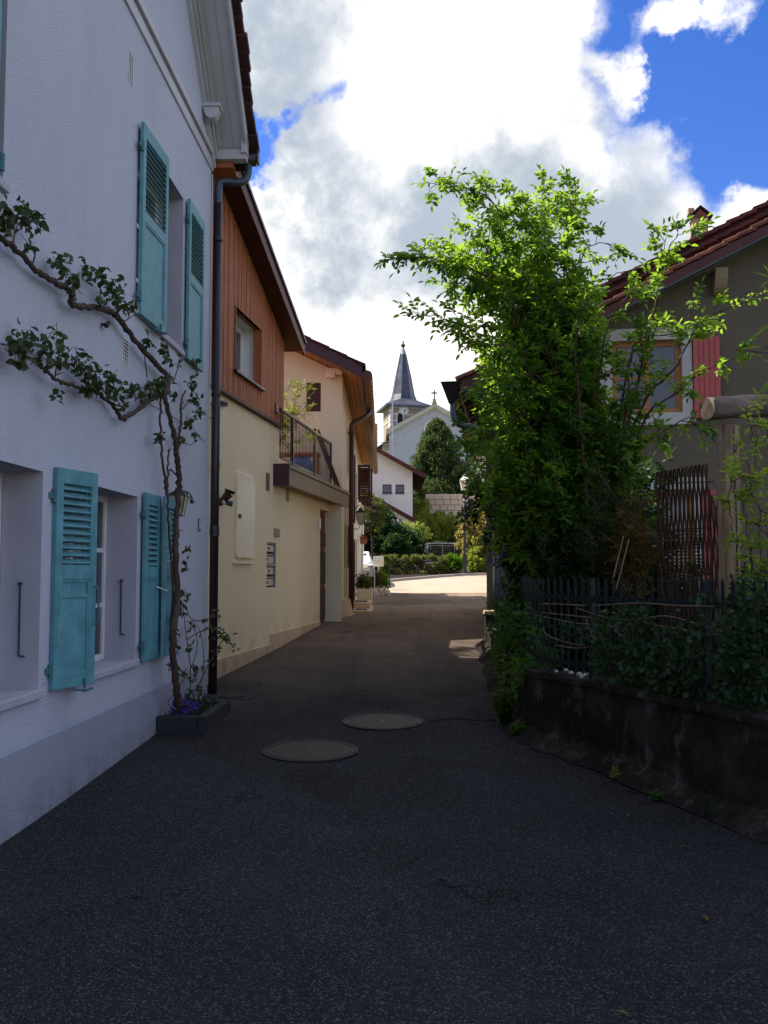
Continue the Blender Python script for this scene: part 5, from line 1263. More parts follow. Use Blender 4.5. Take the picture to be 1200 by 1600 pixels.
# pointed bamboo leaves reaching in from the right
bm = Vector((P(1270, 900, 5.2).x, 5.2, .65)); root = thing('bamboo', 'pointed yellow green bamboo leaves reaching in from the right edge', 'bamboo', bm); L = Leaves(); st = MB()
st.tube(catmull([bm, P(1262, 700, 5.2), P(1245, 500, 5.1), P(1225, 420, 5.1)], 6), .010, 6)
for (tx, ty, bx_, by_, w) in ((1176, 424, 1204, 434, .022), (1192, 411, 1203, 430, .018), (1184, 452, 1204, 437, .018), (1173, 529, 1206, 508, .026), (1186, 514, 1215, 506, .022), (1180, 541, 1150, 546, .010),
                              (1157, 547, 1192, 541, .030), (1178, 618, 1212, 600, .026), (1188, 607, 1214, 592, .022), (1176, 632, 1210, 612, .02), (1165, 708, 1205, 690, .028), (1186, 440, 1210, 470, .02), (1190, 560, 1216, 575, .022), (1160, 658, 1204, 668, .026)):
    a, b = P(bx_, by_, 5.1), P(tx, ty, 5.05); L.add(a, b - a, Vector((.1, -.6, 1)), (b - a).length, w * 1.0); st.tube([a, P(1235, by_ + 10, 5.15)], .003, 4)
st.build('stem', 'stem', root, kind='stuff'); L.objects('leaf', 'l_lit', root)

# ============================================================ CLIMBING ROSE on the white house
ro = thing('climbing_rose', 'old climbing rose trained in two arms over the white house wall from the planter', 'climbing rose', WF.p(3.75, .14, .2))
def wp(px, py, n=.08): u, z = WF.px(px, py, n); return WF.p(u, n, z)
L = Leaves(); wd = MB(); twr = MB()
def arm(pts, r, n=.08, knob=.25):
    c = catmull([wp(x, y, n + .01 * sin(i)) for i, (x, y) in enumerate(pts)], 9); k = len(c)
    ra = [(r[0] + (r[1] - r[0]) * i / k) * (1 + knob * random.uniform(-.35, 1) * (1 if i % 3 == 0 else .3)) for i in range(k)]
    wd.tube([p + rv(.005) for p in c], ra, 8); return c
trunk = arm([(279, 1104), (274, 1060), (270, 1000), (277, 930), (274, 860), (278, 790), (279, 740), (276, 710), (272, 680), (262, 640), (258, 615), (266, 590)], (.034, .018), .20)
upper = arm([(266, 590), (245, 570), (222, 545), (198, 515), (178, 490), (158, 482), (135, 480), (113, 475), (112, 460), (102, 450), (80, 438), (55, 420), (28, 393), (0, 373), (-30, 350)], (.024, .016))
lower = arm([(262, 612), (235, 625), (210, 645), (190, 653), (182, 640), (160, 618), (140, 610), (110, 602), (85, 592), (60, 570), (40, 555)], (.020, .008))
st2 = arm([(262, 780), (256, 740), (252, 700), (250, 660), (252, 620)], (.012, .010), .10); st3 = arm([(274, 1100), (268, 900), (262, 800), (262, 740), (264, 700)], (.012, .008), .15); st4 = arm([(277, 700), (283, 660), (283, 630), (290, 610)], (.014, .008))
def cane(pts, r=.006, n=.10): c = catmull([wp(x, y, n) for x, y in pts], 5); twr.tube(c, [r * (1 - .6 * i / len(c)) for i in range(len(c))], 5); return c
def clump(px, py, rad, n, nn=.13):
    c = wp(px, py, nn)
    for _ in range(n):
        q = c + WF.u * random.gauss(0, rad * .55) + WF.n * random.gauss(0, rad * .3) + Vector((0, 0, random.gauss(0, rad * .45)))
        if random.random() < .25: twr.tube([q, q + rv(.03), c.lerp(q, .3)], .0022, 3)
        L.add(q, rv(1) + Vector((0, 0, -.35)), WF.n + Vector((0, 0, .8)) + rv(.6), random.uniform(.045, .078), random.uniform(.032, .052))
for (x, y, r_, n_) in ((5, 330, .10, 26), (42, 345, .10, 30), (35, 330, .07, 14), (60, 345, .05, 9), (8, 350, .06, 10), (47, 384, .03, 6), (100, 415, .09, 22), (115, 440, .09, 26), (85, 410, .05, 8), (135, 425, .07, 18), (155, 425, .07, 18), (162, 440, .05, 10),
                       (178, 452, .09, 26), (172, 465, .07, 16), (195, 475, .09, 26), (205, 485, .05, 12), (158, 478, .04, 8), (230, 535, .07, 16), (255, 545, .07, 18), (262, 560, .06, 12), (305, 565, .05, 9), (280, 565, .04, 8),
                       (25, 540, .09, 24), (45, 530, .10, 26), (35, 555, .08, 20), (70, 545, .11, 30), (90, 535, .10, 24), (95, 560, .09, 18), (120, 560, .08, 16), (135, 580, .10, 26), (150, 595, .11, 40), (140, 600, .08, 24), (170, 605, .08, 22), (185, 615, .08, 20),
                       (205, 610, .08, 22), (220, 622, .06, 14), (235, 612, .08, 24), (252, 608, .10, 34), (262, 595, .07, 18), (90, 615, .04, 8), (245, 600, .06, 14), (270, 618, .05, 10), (300, 600, .07, 20), (305, 625, .08, 24), (310, 645, .07, 16), (295, 660, .07, 18),
                       (250, 680, .05, 14), (280, 685, .05, 12), (305, 680, .05, 8), (190, 635, .05, 10), (160, 578, .05, 10), (175, 590, .04, 8), (290, 770, .05, 8), (300, 780, .04, 6), (292, 860, .05, 7), (290, 887, .05, 8), (280, 940, .06, 14),
                       (290, 930, .07, 12), (285, 955, .07, 14), (272, 990, .05, 12), (300, 980, .05, 8), (272, 965, .05, 12), (275, 1010, .04, 8), (295, 1010, .05, 7), (305, 1045, .05, 9), (270, 1040, .03, 6), (310, 1080, .06, 12), (285, 1050, .04, 6), (295, 1090, .08, 20), (300, 1060, .04, 6)):
    clump(x, y, r_, n_)
for pts in ([(270, 600), (285, 560), (300, 568), (318, 562)], [(20, 385), (24, 360), (33, 345)], [(52, 410), (55, 395), (50, 385), (44, 383)], [(113, 460), (118, 435), (125, 425)], [(158, 482), (157, 450), (165, 430)], [(182, 500), (182, 470), (176, 455)], [(190, 505), (205, 495), (218, 488)],
            [(5, 372), (16, 360), (12, 350), (0, 346)], [(262, 1098), (300, 1040), (308, 1000), (295, 960), (280, 940)], [(295, 1100), (298, 1050), (292, 1000), (287, 950), (290, 920)], [(300, 1098), (316, 1060), (318, 1020), (312, 985), (300, 965)],
            [(283, 690), (300, 695), (306, 680)], [(284, 640), (297, 625), (305, 605)], [(284, 670), (300, 660), (310, 640)], [(140, 605), (135, 585), (125, 570), (120, 550)], [(85, 592), (90, 565), (95, 540)], [(60, 570), (62, 550), (80, 535)], [(230, 590), (226, 560), (228, 545)]):
    cane(pts)
# shoots leaning out past the downpipe
for pts in ([(296, 1098, .2), (325, 1040, .35), (345, 1005, .45), (356, 990, .5)], [(290, 1000, .12), (318, 985, .3), (340, 985, .4), (366, 1012, .45)], [(300, 970, .2), (322, 968, .3), (336, 955, .3)]):
    c = catmull([wp(*q) for q in pts], 4); twr.tube(c, .005, 5)
    for p in c[4:]:
        for _ in range(3): L.add(p + rv(.03), rv(1) + Vector((.3, 0, -.3)), Vector((.3, -.5, 1)) + rv(.3), random.uniform(.045, .07), random.uniform(.028, .038))
wd.build('trunk', 'bark', ro, smooth=True, kind='stuff', label='gnarled brown trunk and arms'); twr.build('twig', 'stem', ro, kind='stuff')
idx = list(range(len(L.p))); random.shuffle(idx); pk_ = idx[:300]; L.subset(pk_).objects('leaf', 'l_rose', ro); L.subset(idx[300:]).mesh('foliage', 'l_rose', ro)
Lr = Leaves()
for px, py in ((333, 955), (338, 952), (341, 957), (284, 826), (286, 829)):
    Lr.add(wp(px, py, .3 if px > 300 else .16), rv(1), rv(1), .05, .032)
Lr.objects('young_leaf', 'l_red', ro)
# stone planter
pb = [WF.p(3.02, .015, 0), WF.p(3.05, .52, 0), WF.p(4.55, .52, 0), WF.p(4.55, .015, 0)]
u0p, _ = WF.px(237, 1120, .02)
planter = thing('stone_planter', 'low dark stone planter holding the climbing rose against the white wall', 'planter', WF.p(3.4, .25, .05))
PU0, PU1, PN = 3.30, 4.45, .50; PZ = .245
for a_, b_, c_, d_ in ((PU0, PU1, PN - .09, PN), (PU0, PU0 + .09, .02, PN - .092), (PU1 - .09, PU1, .02, PN - .092)):
    MB().box(WF, a_, b_, c_, d_, -.05, PZ + (.0 if d_ == PN else -.004)).build('slab', 'stone', planter, bevel=.012)
MB().box(WF, PU0 + .09, PU1 - .09, .02, PN - .09, 0, PZ - .05).build('earth', 'soil', planter)
MB().box(WF, PU0 - .04, PU1 + .04, PN + .001, PN + .05, -.05, .075).build('mortar_edge', 'stone', planter, bevel=.01); MB().box(WF, PU0 - .05, PU0 - .001, .02, PN + .05, -.05, .06).build('mortar_edge', 'stone', planter, bevel=.01)
vi = thing('violet_flowers', 'violet flowers in the near corner of the stone planter', 'flowers', WF.p(3.5, .2, PZ - .05)); L = Leaves(); Lg = Leaves()
for _ in range(170):
    q = WF.p(random.uniform(3.38, 3.75), random.uniform(.08, .36), PZ + random.uniform(-.02, .12)); L.add(q, rv(1), Vector((0, -.5, 1)) + rv(.5), .028, .022)
for _ in range(160):
    q = WF.p(random.uniform(3.38, 4.3), random.uniform(.08, .38), PZ + random.uniform(-.05, .09)); Lg.add(q, rv(1) + Vector((0, 0, .4)), Vector((0, 0, 1)) + rv(.5), .05, .02)
L.objects('petal', 'l_violet', vi); Lg.mesh('foliage', 'l_dark', vi)

# wall lantern behind the rose trunk
def lantern(root, c, s, mat='black', lit='lampglass', body=True):
    """square tapered lantern; c is the middle of the glass"""
    x, y, z = c; lo, hi, h_ = s * .55, s, s * 1.25; F0 = Frame(x, y, 0)
    def rgq(r_, zz): return [Vector((x + a * r_, y + b * r_, zz)) for a, b in ((-1, -1), (1, -1), (1, 1), (-1, 1))]
    A, B = rgq(lo, z - h_), rgq(hi, z + h_)
    for i in range(4): MB().tube([A[i], B[i]], s * .07, 5).build('lantern_bar', mat, root)
    for i in range(4):
        j = (i + 1) % 4; k_ = .96; MB().add([A[i] * 1, A[j] * 1, B[j] * 1, B[i] * 1], [(0, 1, 2, 3)]).build('lantern_pane', lit, root)
    MB().hull(rgq(lo * 1.15, z - h_ - s * .12), rgq(lo * 1.15, z - h_)).build('lantern_base', mat, root)
    MB().hull(rgq(hi * 1.18, z + h_), rgq(hi * .35, z + h_ + s * .75)).build('lantern_roof', mat, root)
    MB().hull(rgq(hi * .42, z + h_ + s * .75), rgq(hi * .3, z + h_ + s * 1.05)).build('lantern_cap', mat, root)
    MB().lathe((x, y, z + h_ + s * 1.05), [(s * .05, 0), (s * .12, s * .1), (s * .03, s * .3)], 8).build('lantern_finial', mat, root)
c = wp(279, 790, .10); wl_ = thing('wall_lantern', 'black lantern with bright panes on the white house behind the rose trunk', 'lantern', WF.p(4.0, 0, c.z))
lantern(wl_, c, .078); MB().tube([c + Vector((0, 0, .28)), c + Vector((-.08, 0, .36)), c + Vector((-.17, 0, .34))], .010, 6).build('bracket', 'black', wl_)

# ============================================================ MANHOLES
def cover(px, py, rad, label, slab=False):
    r = ray(px, py); Y = 8.0
    for _ in range(8): t = (EYE - gz(Y) - .01) / -r.z; Y = r.y * t
    x = r.x * t; z = gz(Y) + .35 * roll(x, Y) + .010
    tilt = (gz(Y + .4) - gz(Y - .4)) / .8; q = thing('manhole_cover', label, 'manhole cover', (x, Y, z))
    def disc(r0, r1, dz, name, mat):
        mb = MB(); k_ = 48
        for rr_, zz in ((r0, dz), (r1, dz), (r1, dz - .02)):
            for i in range(k_): a = 2 * pi * i / k_; mb.v.append((x + rr_ * cos(a), Y + rr_ * sin(a), z + zz + tilt * rr_ * sin(a)))
        for j in range(2):
            for i in range(k_): mb.f.append((j * k_ + i, j * k_ + (i + 1) % k_, (j + 1) * k_ + (i + 1) % k_, (j + 1) * k_ + i))
        mb.build(name, mat, q)
    disc(.0, rad - .055, .006, 'lid', 'manhole'); disc(rad - .045, rad - .022, .007, 'inner_ring', 'manhole'); disc(rad - .016, rad, .006, 'outer_ring', 'manhole')
    MB().lathe((x, Y, z - .0), [(.02, .0085), (.0, .0085)], 10, capt=False).build('key_hole', 'black', q); disc(rad - .055, rad - .045, .0005, 'joint', 'black'); disc(rad - .022, rad - .016, .0005, 'joint', 'black')
    if slab:
        tt = MB(); vs = [Vector((x + a, Y + b, z - .004 + tilt * b)) for a, b in ((-.62, -.20), (.27, -.20), (.30, .24), (-.62, .24))]
        tt.hull([v - Vector((0, 0, .05)) for v in vs], vs); tt.build('concrete_slab', 'stone', q)
cover(485, 1173, .415, 'near one of the two large round iron covers in the lane'); cover(598, 1127, .405, 'further one of the two large round iron covers, to the right'); cover(362, 1086, .155, 'small round cover in a concrete slab by the downpipe', True)

# ============================================================ BEYOND THE LANE
def bush(name, label, cat, base, cen, rad, n, ll, lw, mat, group=None, lumps=9, trunk=.06, boxy=False, cone=False, up=.2, seed=1):
    """crown made of many leaf clumps spread through an uneven volume, on a stem with limbs"""
    rnd = random.Random(seed); root = thing(name, label, cat, base, group); L = Leaves(); st = MB(); cen = Vector(cen); B = Vector(base)
    cl = []
    for i in range(lumps * 12):
        a = rnd.uniform(0, 2 * pi)
        if cone:
            h = rnd.random() ** 1.3; r_ = (1 - h) ** .62 * rnd.uniform(.55, 1.08); q = Vector((cos(a) * r_, sin(a) * r_, h * 2 - 1)); s_ = .22 * (1 - h * .6)
        elif boxy:
            q = Vector((rnd.uniform(-1, 1), rnd.uniform(-1, 1), rnd.uniform(-1, 1)));
            k_ = rnd.randrange(3); q[k_] = math.copysign(rnd.uniform(.8, 1.02), q[k_]); s_ = .16
        else:
            ph = math.acos(rnd.uniform(-.75, 1)); r_ = rnd.uniform(.5, 1.08) + .12 * sin(a * 3 + ph * 2 + seed); q = Vector((sin(ph) * cos(a), sin(ph) * sin(a), cos(ph))) * r_; s_ = .20
        cl.append((Vector((q.x * rad[0], q.y * rad[1], q.z * rad[2])) + cen, s_ * min(rad) * rnd.uniform(.7, 1.4)))
    per = max(1, n // len(cl))
    for c, s_ in cl:
        for _ in range(per):
            d = Vector((rnd.gauss(0, 1), rnd.gauss(0, 1), rnd.gauss(0, 1))).normalized(); p = c + d * s_ * rnd.uniform(.3, 1.15)
            L.add(p, d + Vector((0, 0, up)) + Vector((rnd.gauss(0, .5), rnd.gauss(0, .5), rnd.gauss(0, .5))), Vector((d.x * .4 + rnd.gauss(0, .5), d.y * .4 + rnd.gauss(0, .5), 1)), ll * rnd.uniform(.7, 1.3), lw * rnd.uniform(.7, 1.3))
    top = cen + Vector((0, 0, rad[2] * (.9 if cone else .3)))
    st.tube(catmull([B, B.lerp(top, .5) + Vector((.05, 0, 0)), top], 4), [trunk * (1 - .75 * i / 8) for i in range(9)], 7)
    for c, s_ in cl[::4]:
        t = max(.1, min(.9, (c.z - B.z) / max(.1, top.z - B.z) - .2)); a = B.lerp(top, t); st.tube([a, a.lerp(c, .5) + Vector((0, 0, .04)), c], [trunk * .35, trunk * .25, trunk * .1], 5)
    st.build('trunk', 'bark', root, smooth=True, kind='stuff'); L.mesh('crown' if 'tree' in name else 'foliage', mat, root)
    return root
def G(x, y, dz=0): return Vector((x, y, gz(y) + dz))

# kerb round the square
kb = thing('kerb', 'pale stone kerb along the far edge of the sunlit square', 'kerb', G(1.5, 42)); kp = [Vector((-2.6, 38.6, 0)), Vector((-.5, 39.9, 0)), Vector((1.4, 42.0, 0)), Vector((3.0, 44.0, 0)), Vector((4.6, 45.2, 0)), Vector((9.5, 46.0, 0))]
kc = catmull(kp, 6)
for a, b in zip(kc, kc[1:]):
    d = (b - a); nn = Vector((-d.y, d.x, 0)).normalized() * .07; a2 = a + d * .015; b2 = b - d * .015
    lo = [a2 - nn + Vector((0, 0, gz(a.y) - .05)), b2 - nn + Vector((0, 0, gz(b.y) - .05)), b2 + nn + Vector((0, 0, gz(b.y) - .05)), a2 + nn + Vector((0, 0, gz(a.y) - .05))]; MB().hull(lo, [v + Vector((0, 0, .17)) for v in lo]).build('kerb_stone', 'block', kb, bevel=.012)
def bed_f(x, y): return True
mb = MB(); cc_ = catmull(kp, 6)
for i, a in enumerate(cc_):
    for j in range(9):
        y = a.y + .07 + j * 1.6; mb.v.append((a.x, y, gz(y) + .10 + (.02 * sin(a.x * 4 + j))))
for i in range(len(cc_) - 1):
    for j in range(8): a = i * 9 + j; mb.f.append((a, a + 9, a + 10, a + 1))
mb.build('planting_bed', 'soil', kind='structure', smooth=True)
random.seed(11)
bush('low_hedge', 'low clipped olive green hedge behind the kerb of the square', 'hedge', G(1.6, 44.6), (1.45, 45.2, 1.92), (1.55, .6, .42), 9000, .10, .05, 'l_olive', boxy=True, lumps=16, seed=3)
bush('tall_hedge', 'tall dark green hedge behind the low olive hedge, sloping down to the right', 'hedge', G(-.3, 49), (-.45, 49.5, 3.3), (1.5, 1.0, 1.65), 15000, .14, .08, 'l_dark', boxy=False, lumps=16, seed=4)
bush('dark_bush', 'dark rounded bush at the right end of the tall hedge', 'bush', G(1.1, 49), (1.05, 48.6, 2.7), (1.15, .9, 1.25), 9000, .13, .08, 'l_dark', lumps=10, seed=5)
bush('climber_bush', 'green leafy bush with loose shoots against the white gable above the hedge', 'bush', G(-.6, 48), (-.75, 47.2, 4.4), (.65, .7, 1.1), 3500, .13, .06, 'l_olive', lumps=6, seed=6)
bush('topping_bush', 'yellow green shoots growing along the top of the dark hedge', 'bush', G(1.3, 51), (1.35, 50.8, 3.6), (1.1, .6, .8), 3000, .12, .05, 'l_yel', lumps=6, seed=16)
bush('spiky_plant', 'bright green strap leaved plants right of the low hedge', 'plant', G(3.35, 45.6), (3.35, 45.8, 1.85), (.5, .45, .38), 1800, .30, .03, 'l_tree', lumps=4, up=1.2, seed=7)
bush('golden_bush', 'tall golden leaved bush right of the lamp post', 'bush', G(4.7, 47), (4.75, 47.0, 3.15), (.85, .8, 1.65), 8000, .13, .09, 'l_gold', lumps=9, seed=8)
bush('green_gold_bush', 'lower bright yellow green bush in front of the golden bush', 'bush', G(4.75, 46.2), (4.75, 46.2, 2.2), (.75, .5, .85), 4500, .11, .07, 'l_yel', lumps=7, seed=9)
bush('dark_laurel', 'dark laurel bush at the right side of the square', 'bush', G(5.9, 46.5), (6.2, 46.8, 3.4), (1.0, .8, 2.1), 6500, .16, .09, 'l_dark', lumps=9, seed=10)
bush('apple_tree', 'rounded yellow green tree in front of the dark conifer', 'tree', G(2.9, 58), (2.75, 57.5, 4.15), (1.5, 1.2, 1.15), 9000, .16, .07, 'l_yel', lumps=10, trunk=.10, seed=12)
bush('small_tree', 'small yellowish tree right of the rounded one above the railing', 'tree', G(4.7, 58), (4.75, 58.2, 3.75), (1.0, .8, .75), 4200, .14, .07, 'l_gold', lumps=7, trunk=.07, seed=13)
bush('slim_tree', 'slim yellow green tree by the corner of the white gabled house', 'tree', G(2.0, 60), (2.2, 60.0, 5.1), (.8, .8, 1.3), 3600, .15, .06, 'l_yel', lumps=6, trunk=.07, seed=14)
CY = 72.0; ct = P(679, 664, CY); cb_ = P(686, 806, CY)
bush('conifer_tree', 'big broad dark green conifer in front of the church', 'tree', (cb_.x, CY, gz(CY)), (cb_.x - .1, CY, (ct.z + cb_.z) / 2 + .1), (2.9, 2.4, (ct.z - cb_.z) / 2), 34000, .30, .11, 'l_con', cone=True, lumps=34, trunk=.28, seed=15, up=.5)
bush('conifer_skirt_tree', 'lower dark evergreen growing at the right foot of the big conifer', 'tree', G(6.0, 71), (6.1, 71.0, 7.7), (1.6, 1.5, 2.3), 8000, .26, .10, 'l_con', lumps=9, trunk=.15, seed=17)
bush('conifer_skirt_tree', 'dark evergreen beside the left foot of the big conifer', 'tree', G(2.9, 69), (3.3, 69.5, 6.6), (1.5, 1.3, 1.7), 8000, .26, .10, 'l_con', lumps=9, trunk=.15, seed=18)
bush('bank_hedge', 'dark clipped hedge below the churchyard wall', 'hedge', G(6.2, 64), (6.4, 64, 5.0), (3.0, .5, .65), 7000, .16, .09, 'l_dark', boxy=True, lumps=10, seed=19)
for i, (x, y, h_, lab) in enumerate(((-14, 70, 7, 'distant green tree behind the left row of houses'), (-26, 80, 9, 'distant taller green tree far behind the left houses'), (20, 85, 8, 'distant green tree behind the right house'), (32, 70, 8, 'distant green tree far to the right'), (-8, 92, 6, 'distant tree left of the church'))):
    bush('broadleaf_tree', lab, 'tree', G(x, y), (x, y, gz(y) + h_ * .62), (h_ * .38, h_ * .38, h_ * .42), 4000, .5, .3, 'l_tree', lumps=8, trunk=.25, seed=30 + i)

# rocks and small shrub at the end of the row, trough, frame, steps
rk_ = [(.02, 33.9, .16), (-.16, 33.4, .19), (-.36, 33.0, .17), (.13, 34.5, .13)]
for i, ((x, y, r_), lab) in enumerate(zip(rk_, ('pale rough rock at the right of the small rock heap', 'largest pale rock, in the middle of the rock heap', 'pale rock at the left of the heap beside the trough', 'smallest pale rock behind the heap'))):
    mb = MB(); b = G(x, y); rnd = random.Random(i)
    for (zz, k_) in ((-.05, .8), (.08, 1.05), (.17, .85), (.25, .4)):
        for a in range(8): t = a / 8 * 2 * pi; q = r_ * k_ * rnd.uniform(.75, 1.15); mb.v.append((b.x + q * cos(t), b.y + q * sin(t), b.z + zz * r_ / .16 * rnd.uniform(.9, 1.1)))
    for j in range(3):
        for a in range(8): mb.f.append((j * 8 + a, j * 8 + (a + 1) % 8, j * 8 + 8 + (a + 1) % 8, j * 8 + 8 + a))
    mb.f.append(tuple(range(24, 32))); tag(mb.build('rock', 'rock'), lab, 'rock', 'rocks at the end of the left row')
bush('small_shrub', 'small bushy green shrub behind the rocks at the end of the row', 'shrub', G(-.12, 34.6), (-.12, 34.6, 1.22), (.36, .36, .32), 1800, .09, .04, 'l_tree', lumps=4, trunk=.02, seed=41)
bush('dry_shrub', 'brownish green shrub between the trough and the sign', 'shrub', G(-.35, 33.6), (-.38, 33.8, 1.3), (.28, .3, .45), 1200, .08, .035, 'l_orange', lumps=3, trunk=.02, seed=42)
tr = thing('stone_trough', 'cream stone trough with plants by the steps of the left row', 'trough', G(-.56, 27.1)); z = gz(27) - .02
for a, b, c, d in ((-.78, -.34, 26.86, 26.92), (-.78, -.34, 27.5, 27.56), (-.78, -.72, 26.921, 27.499), (-.40, -.34, 26.921, 27.499)): MB().box(ex_, a, b, -d, -c, z + .05, z + .46).build('side', 'beige', tr, bevel=.01)
MB().box(ex_, -.72, -.40, -27.49, -26.93, z + .02, z + .38).build('earth', 'soil', tr); MB().box(ex_, -.76, -.36, -27.5, -26.9, z - .02, z + .05).build('foot', 'stone', tr)
bush('trough_plants', 'leafy green plants growing in the cream stone trough', 'plants', (-.56, 27.2, z + .4), (-.56, 27.2, z + .62), (.20, .26, .24), 900, .07, .03, 'l_olive', lumps=3, trunk=.01, seed=43)
flw = thing('red_flowers', 'small cluster of red flowers against the wall left of the trough', 'flowers', (-.80, 27.9, z + .1)); L = Leaves()
for _ in range(70): L.add(Vector((-.76, 27.9, z + .72)) + Vector((random.gauss(0, .05), random.gauss(0, .08), random.gauss(0, .12))), rv(1), rv(1), .05, .045)
L.objects('petal', 'l_red', flw)
bush('potted_herb', 'low green foliage under the red flowers by the wall', 'plant', (-.78, 27.9, z), (-.74, 27.9, z + .5), (.08, .15, .35), 500, .07, .03, 'l_tree', lumps=2, trunk=.01, seed=44)
fr_ = thing('tubular_frame', 'white tubular garden frame with a pale top panel beside the trough', 'frame', G(-.45, 28.2)); zf = gz(28.2)
for y in (28.0, 28.45):
    MB().tube(catmull([(-.66, y, zf + .02), (-.66, y, zf + .92), (-.62, y, zf + 1.0), (-.55, y, zf + 1.03), (-.38, y, zf + 1.03), (-.31, y, zf + 1.0), (-.29, y, zf + .92), (-.29, y, zf + .02)], 4), .014, 8).build('tube', 'whitepaint', fr_, smooth=True)
MB().box(ex_, -.63, -.32, -28.03, -28.0, zf + .78, zf + .98).build('panel', 'whitepaint', fr_, bevel=.005); MB().box(ex_, -.63, -.32, -28.44, -28.02, zf + .74, zf + .77).build('shelf', 'brownwood', fr_)
MB().tube([(-.29, 28.0, zf + .3), (-.29, 28.45, zf + .3)], .012, 6).build('cross_tube', 'bluepot', fr_)
stp = thing('door_steps', 'two cream stone steps with a dark mat at the foot of the tiled house', 'steps', G(-.55, 22)); z2 = gz(22)
MB().box(ex_, -.86, -.28, -24.4, -21.3, z2 - .1, z2 + .07).build('lower_step', 'beigeplinth', stp, bevel=.015); MB().box(ex_, -.86, -.33, -24.9, -22.6, z2 + .071, z2 + .20).build('upper_step', 'beigeplinth', stp, bevel=.015)
MB().box(ex_, -.66, -.40, -22.2, -21.6, z2 + .071, z2 + .09).build('mat', 'black', stp); MB().box(ex_, -.74, -.42, -24.3, -23.2, z2 + .201, z2 + .22).build('mat', 'black', stp)
fb = thing('flower_box', 'red clay flower box with dark blooms fixed to the wall of the left row', 'flower box', (-.68, 31.5, 2.6)); zz = P(0, 850, 31.5).z
lo = [Vector((x, y, zz)) for x, y in ((-.80, 31.2), (-.62, 31.2), (-.62, 31.8), (-.80, 31.8))]; hi = [Vector((x, y, zz + .17)) for x, y in ((-.82, 31.15), (-.58, 31.15), (-.58, 31.85), (-.82, 31.85))]; MB().hull(lo, hi).build('box', 'terracotta', fb, bevel=.01); L = Leaves()
for _ in range(140): L.add(Vector((-.69 + random.gauss(0, .06), 31.5 + random.gauss(0, .2), zz + .22 + random.gauss(0, .05))), rv(1), rv(1), .06, .04)
L.mesh('flowers', 'l_red', fb)
wl2 = thing('wall_lantern', 'black iron wall lantern on the front of the tiled house, beside the downpipe', 'lantern', (-.86, 23.6, 3)); lc = P(563.5, 810, 23.6)
lantern(wl2, (lc.x, 23.6, lc.z), .115); MB().tube([(lc.x, 23.6, lc.z - .15), (lc.x - .05, 23.6, lc.z - .27), (-.86, 23.6, lc.z - .27)], .012, 6).build('bracket', 'black', wl2); MB().tube([(lc.x, 23.6, lc.z + .32), (lc.x - .05, 23.6, lc.z + .35), (-.86, 23.6, lc.z + .1)], .010, 6).build('bracket', 'black', wl2)
# sign
sg = thing('info_sign', 'small white sign with grey lines of lettering on a thin post', 'sign', G(-.12, 37.6)); s0 = P(583, 885, 37.6); s1 = P(599.5, 869, 37.6); SF = Frame(0, 37.6, 0)
MB().box(SF, s0.x, s1.x, 0, .025, s0.z, s1.z).build('board', 'signface', sg, bevel=.004); MB().tube([((s0.x + s1.x) / 2, 37.62, gz(37.6)), ((s0.x + s1.x) / 2, 37.62, s0.z + .1)], .02, 8).build('post', 'steel', sg)
wS = s1.x - s0.x; hS = s1.z - s0.z
lt = MB()
for row, (z_, segs) in enumerate(((.74, ((.07, .20), (.23, .30), (.34, .42), (.50, .66), (.70, .78))), (.52, ((.07, .28), (.32, .60))), (.34, ((.07, .22), (.26, .34), (.38, .62))))):
    for a, b in segs:
        x = a
        while x < b: lt.box(SF, s0.x + wS * x, s0.x + wS * (x + .018), .025, .027, s0.z + hS * z_, s0.z + hS * (z_ + .05 + (.03 if int(x * 97) % 3 == 0 else 0))); x += .030
lt.build('lettering', 'letter', sg, kind='stuff'); MB().box(SF, s0.x + wS * .72, s0.x + wS * .93, .025, .027, s0.z + hS * .15, s0.z + hS * .55).build('yellow_field', 'logend', sg)
MB().tube([G(.22, 38.3), G(.22, 38.3, 1.0)], .025, 8).build('bollard_post', 'fence', thing('thin_post', 'thin dark green post right of the small white sign', 'post', G(.22, 38.3)))
# white car behind the annex
car = thing('parked_car', 'white hatchback parked behind the little annex, only its edge showing', 'car', G(-1.5, 39.5)); zc = gz(39.5)
def carsec(y, prof): return [Vector((-1.28 + x, y, zc + z)) for x, z in prof]
secs = [(38.0, [(-.70, .30), (.70, .30), (.78, .5), (.74, .78), (.55, .86), (-.55, .86), (-.74, .78), (-.78, .5)]), (38.5, [(-.78, .25), (.78, .25), (.86, .5), (.84, .85), (.72, .98), (-.72, .98), (-.84, .85), (-.86, .5)]),
        (39.1, [(-.80, .22), (.80, .22), (.88, .5), (.85, .9), (.62, 1.36), (-.62, 1.36), (-.85, .9), (-.88, .5)]), (40.4, [(-.80, .22), (.80, .22), (.88, .5), (.85, .9), (.62, 1.42), (-.62, 1.42), (-.85, .9), (-.88, .5)]), (41.4, [(-.74, .28), (.74, .28), (.82, .5), (.78, .85), (.6, 1.1), (-.6, 1.1), (-.78, .85), (-.82, .5)])]
cbm = MB(); base = 0
for y, pr in secs: cbm.v += [tuple(v) for v in carsec(y, pr)]
for i in range(len(secs) - 1):
    for j in range(8): cbm.f.append((i * 8 + j, i * 8 + (j + 1) % 8, i * 8 + 8 + (j + 1) % 8, i * 8 + 8 + j))
cbm.f.append(tuple(reversed(range(8)))); cbm.f.append(tuple(range(32, 40))); cbm.build('body', 'whitepaint', car, bevel=.03)
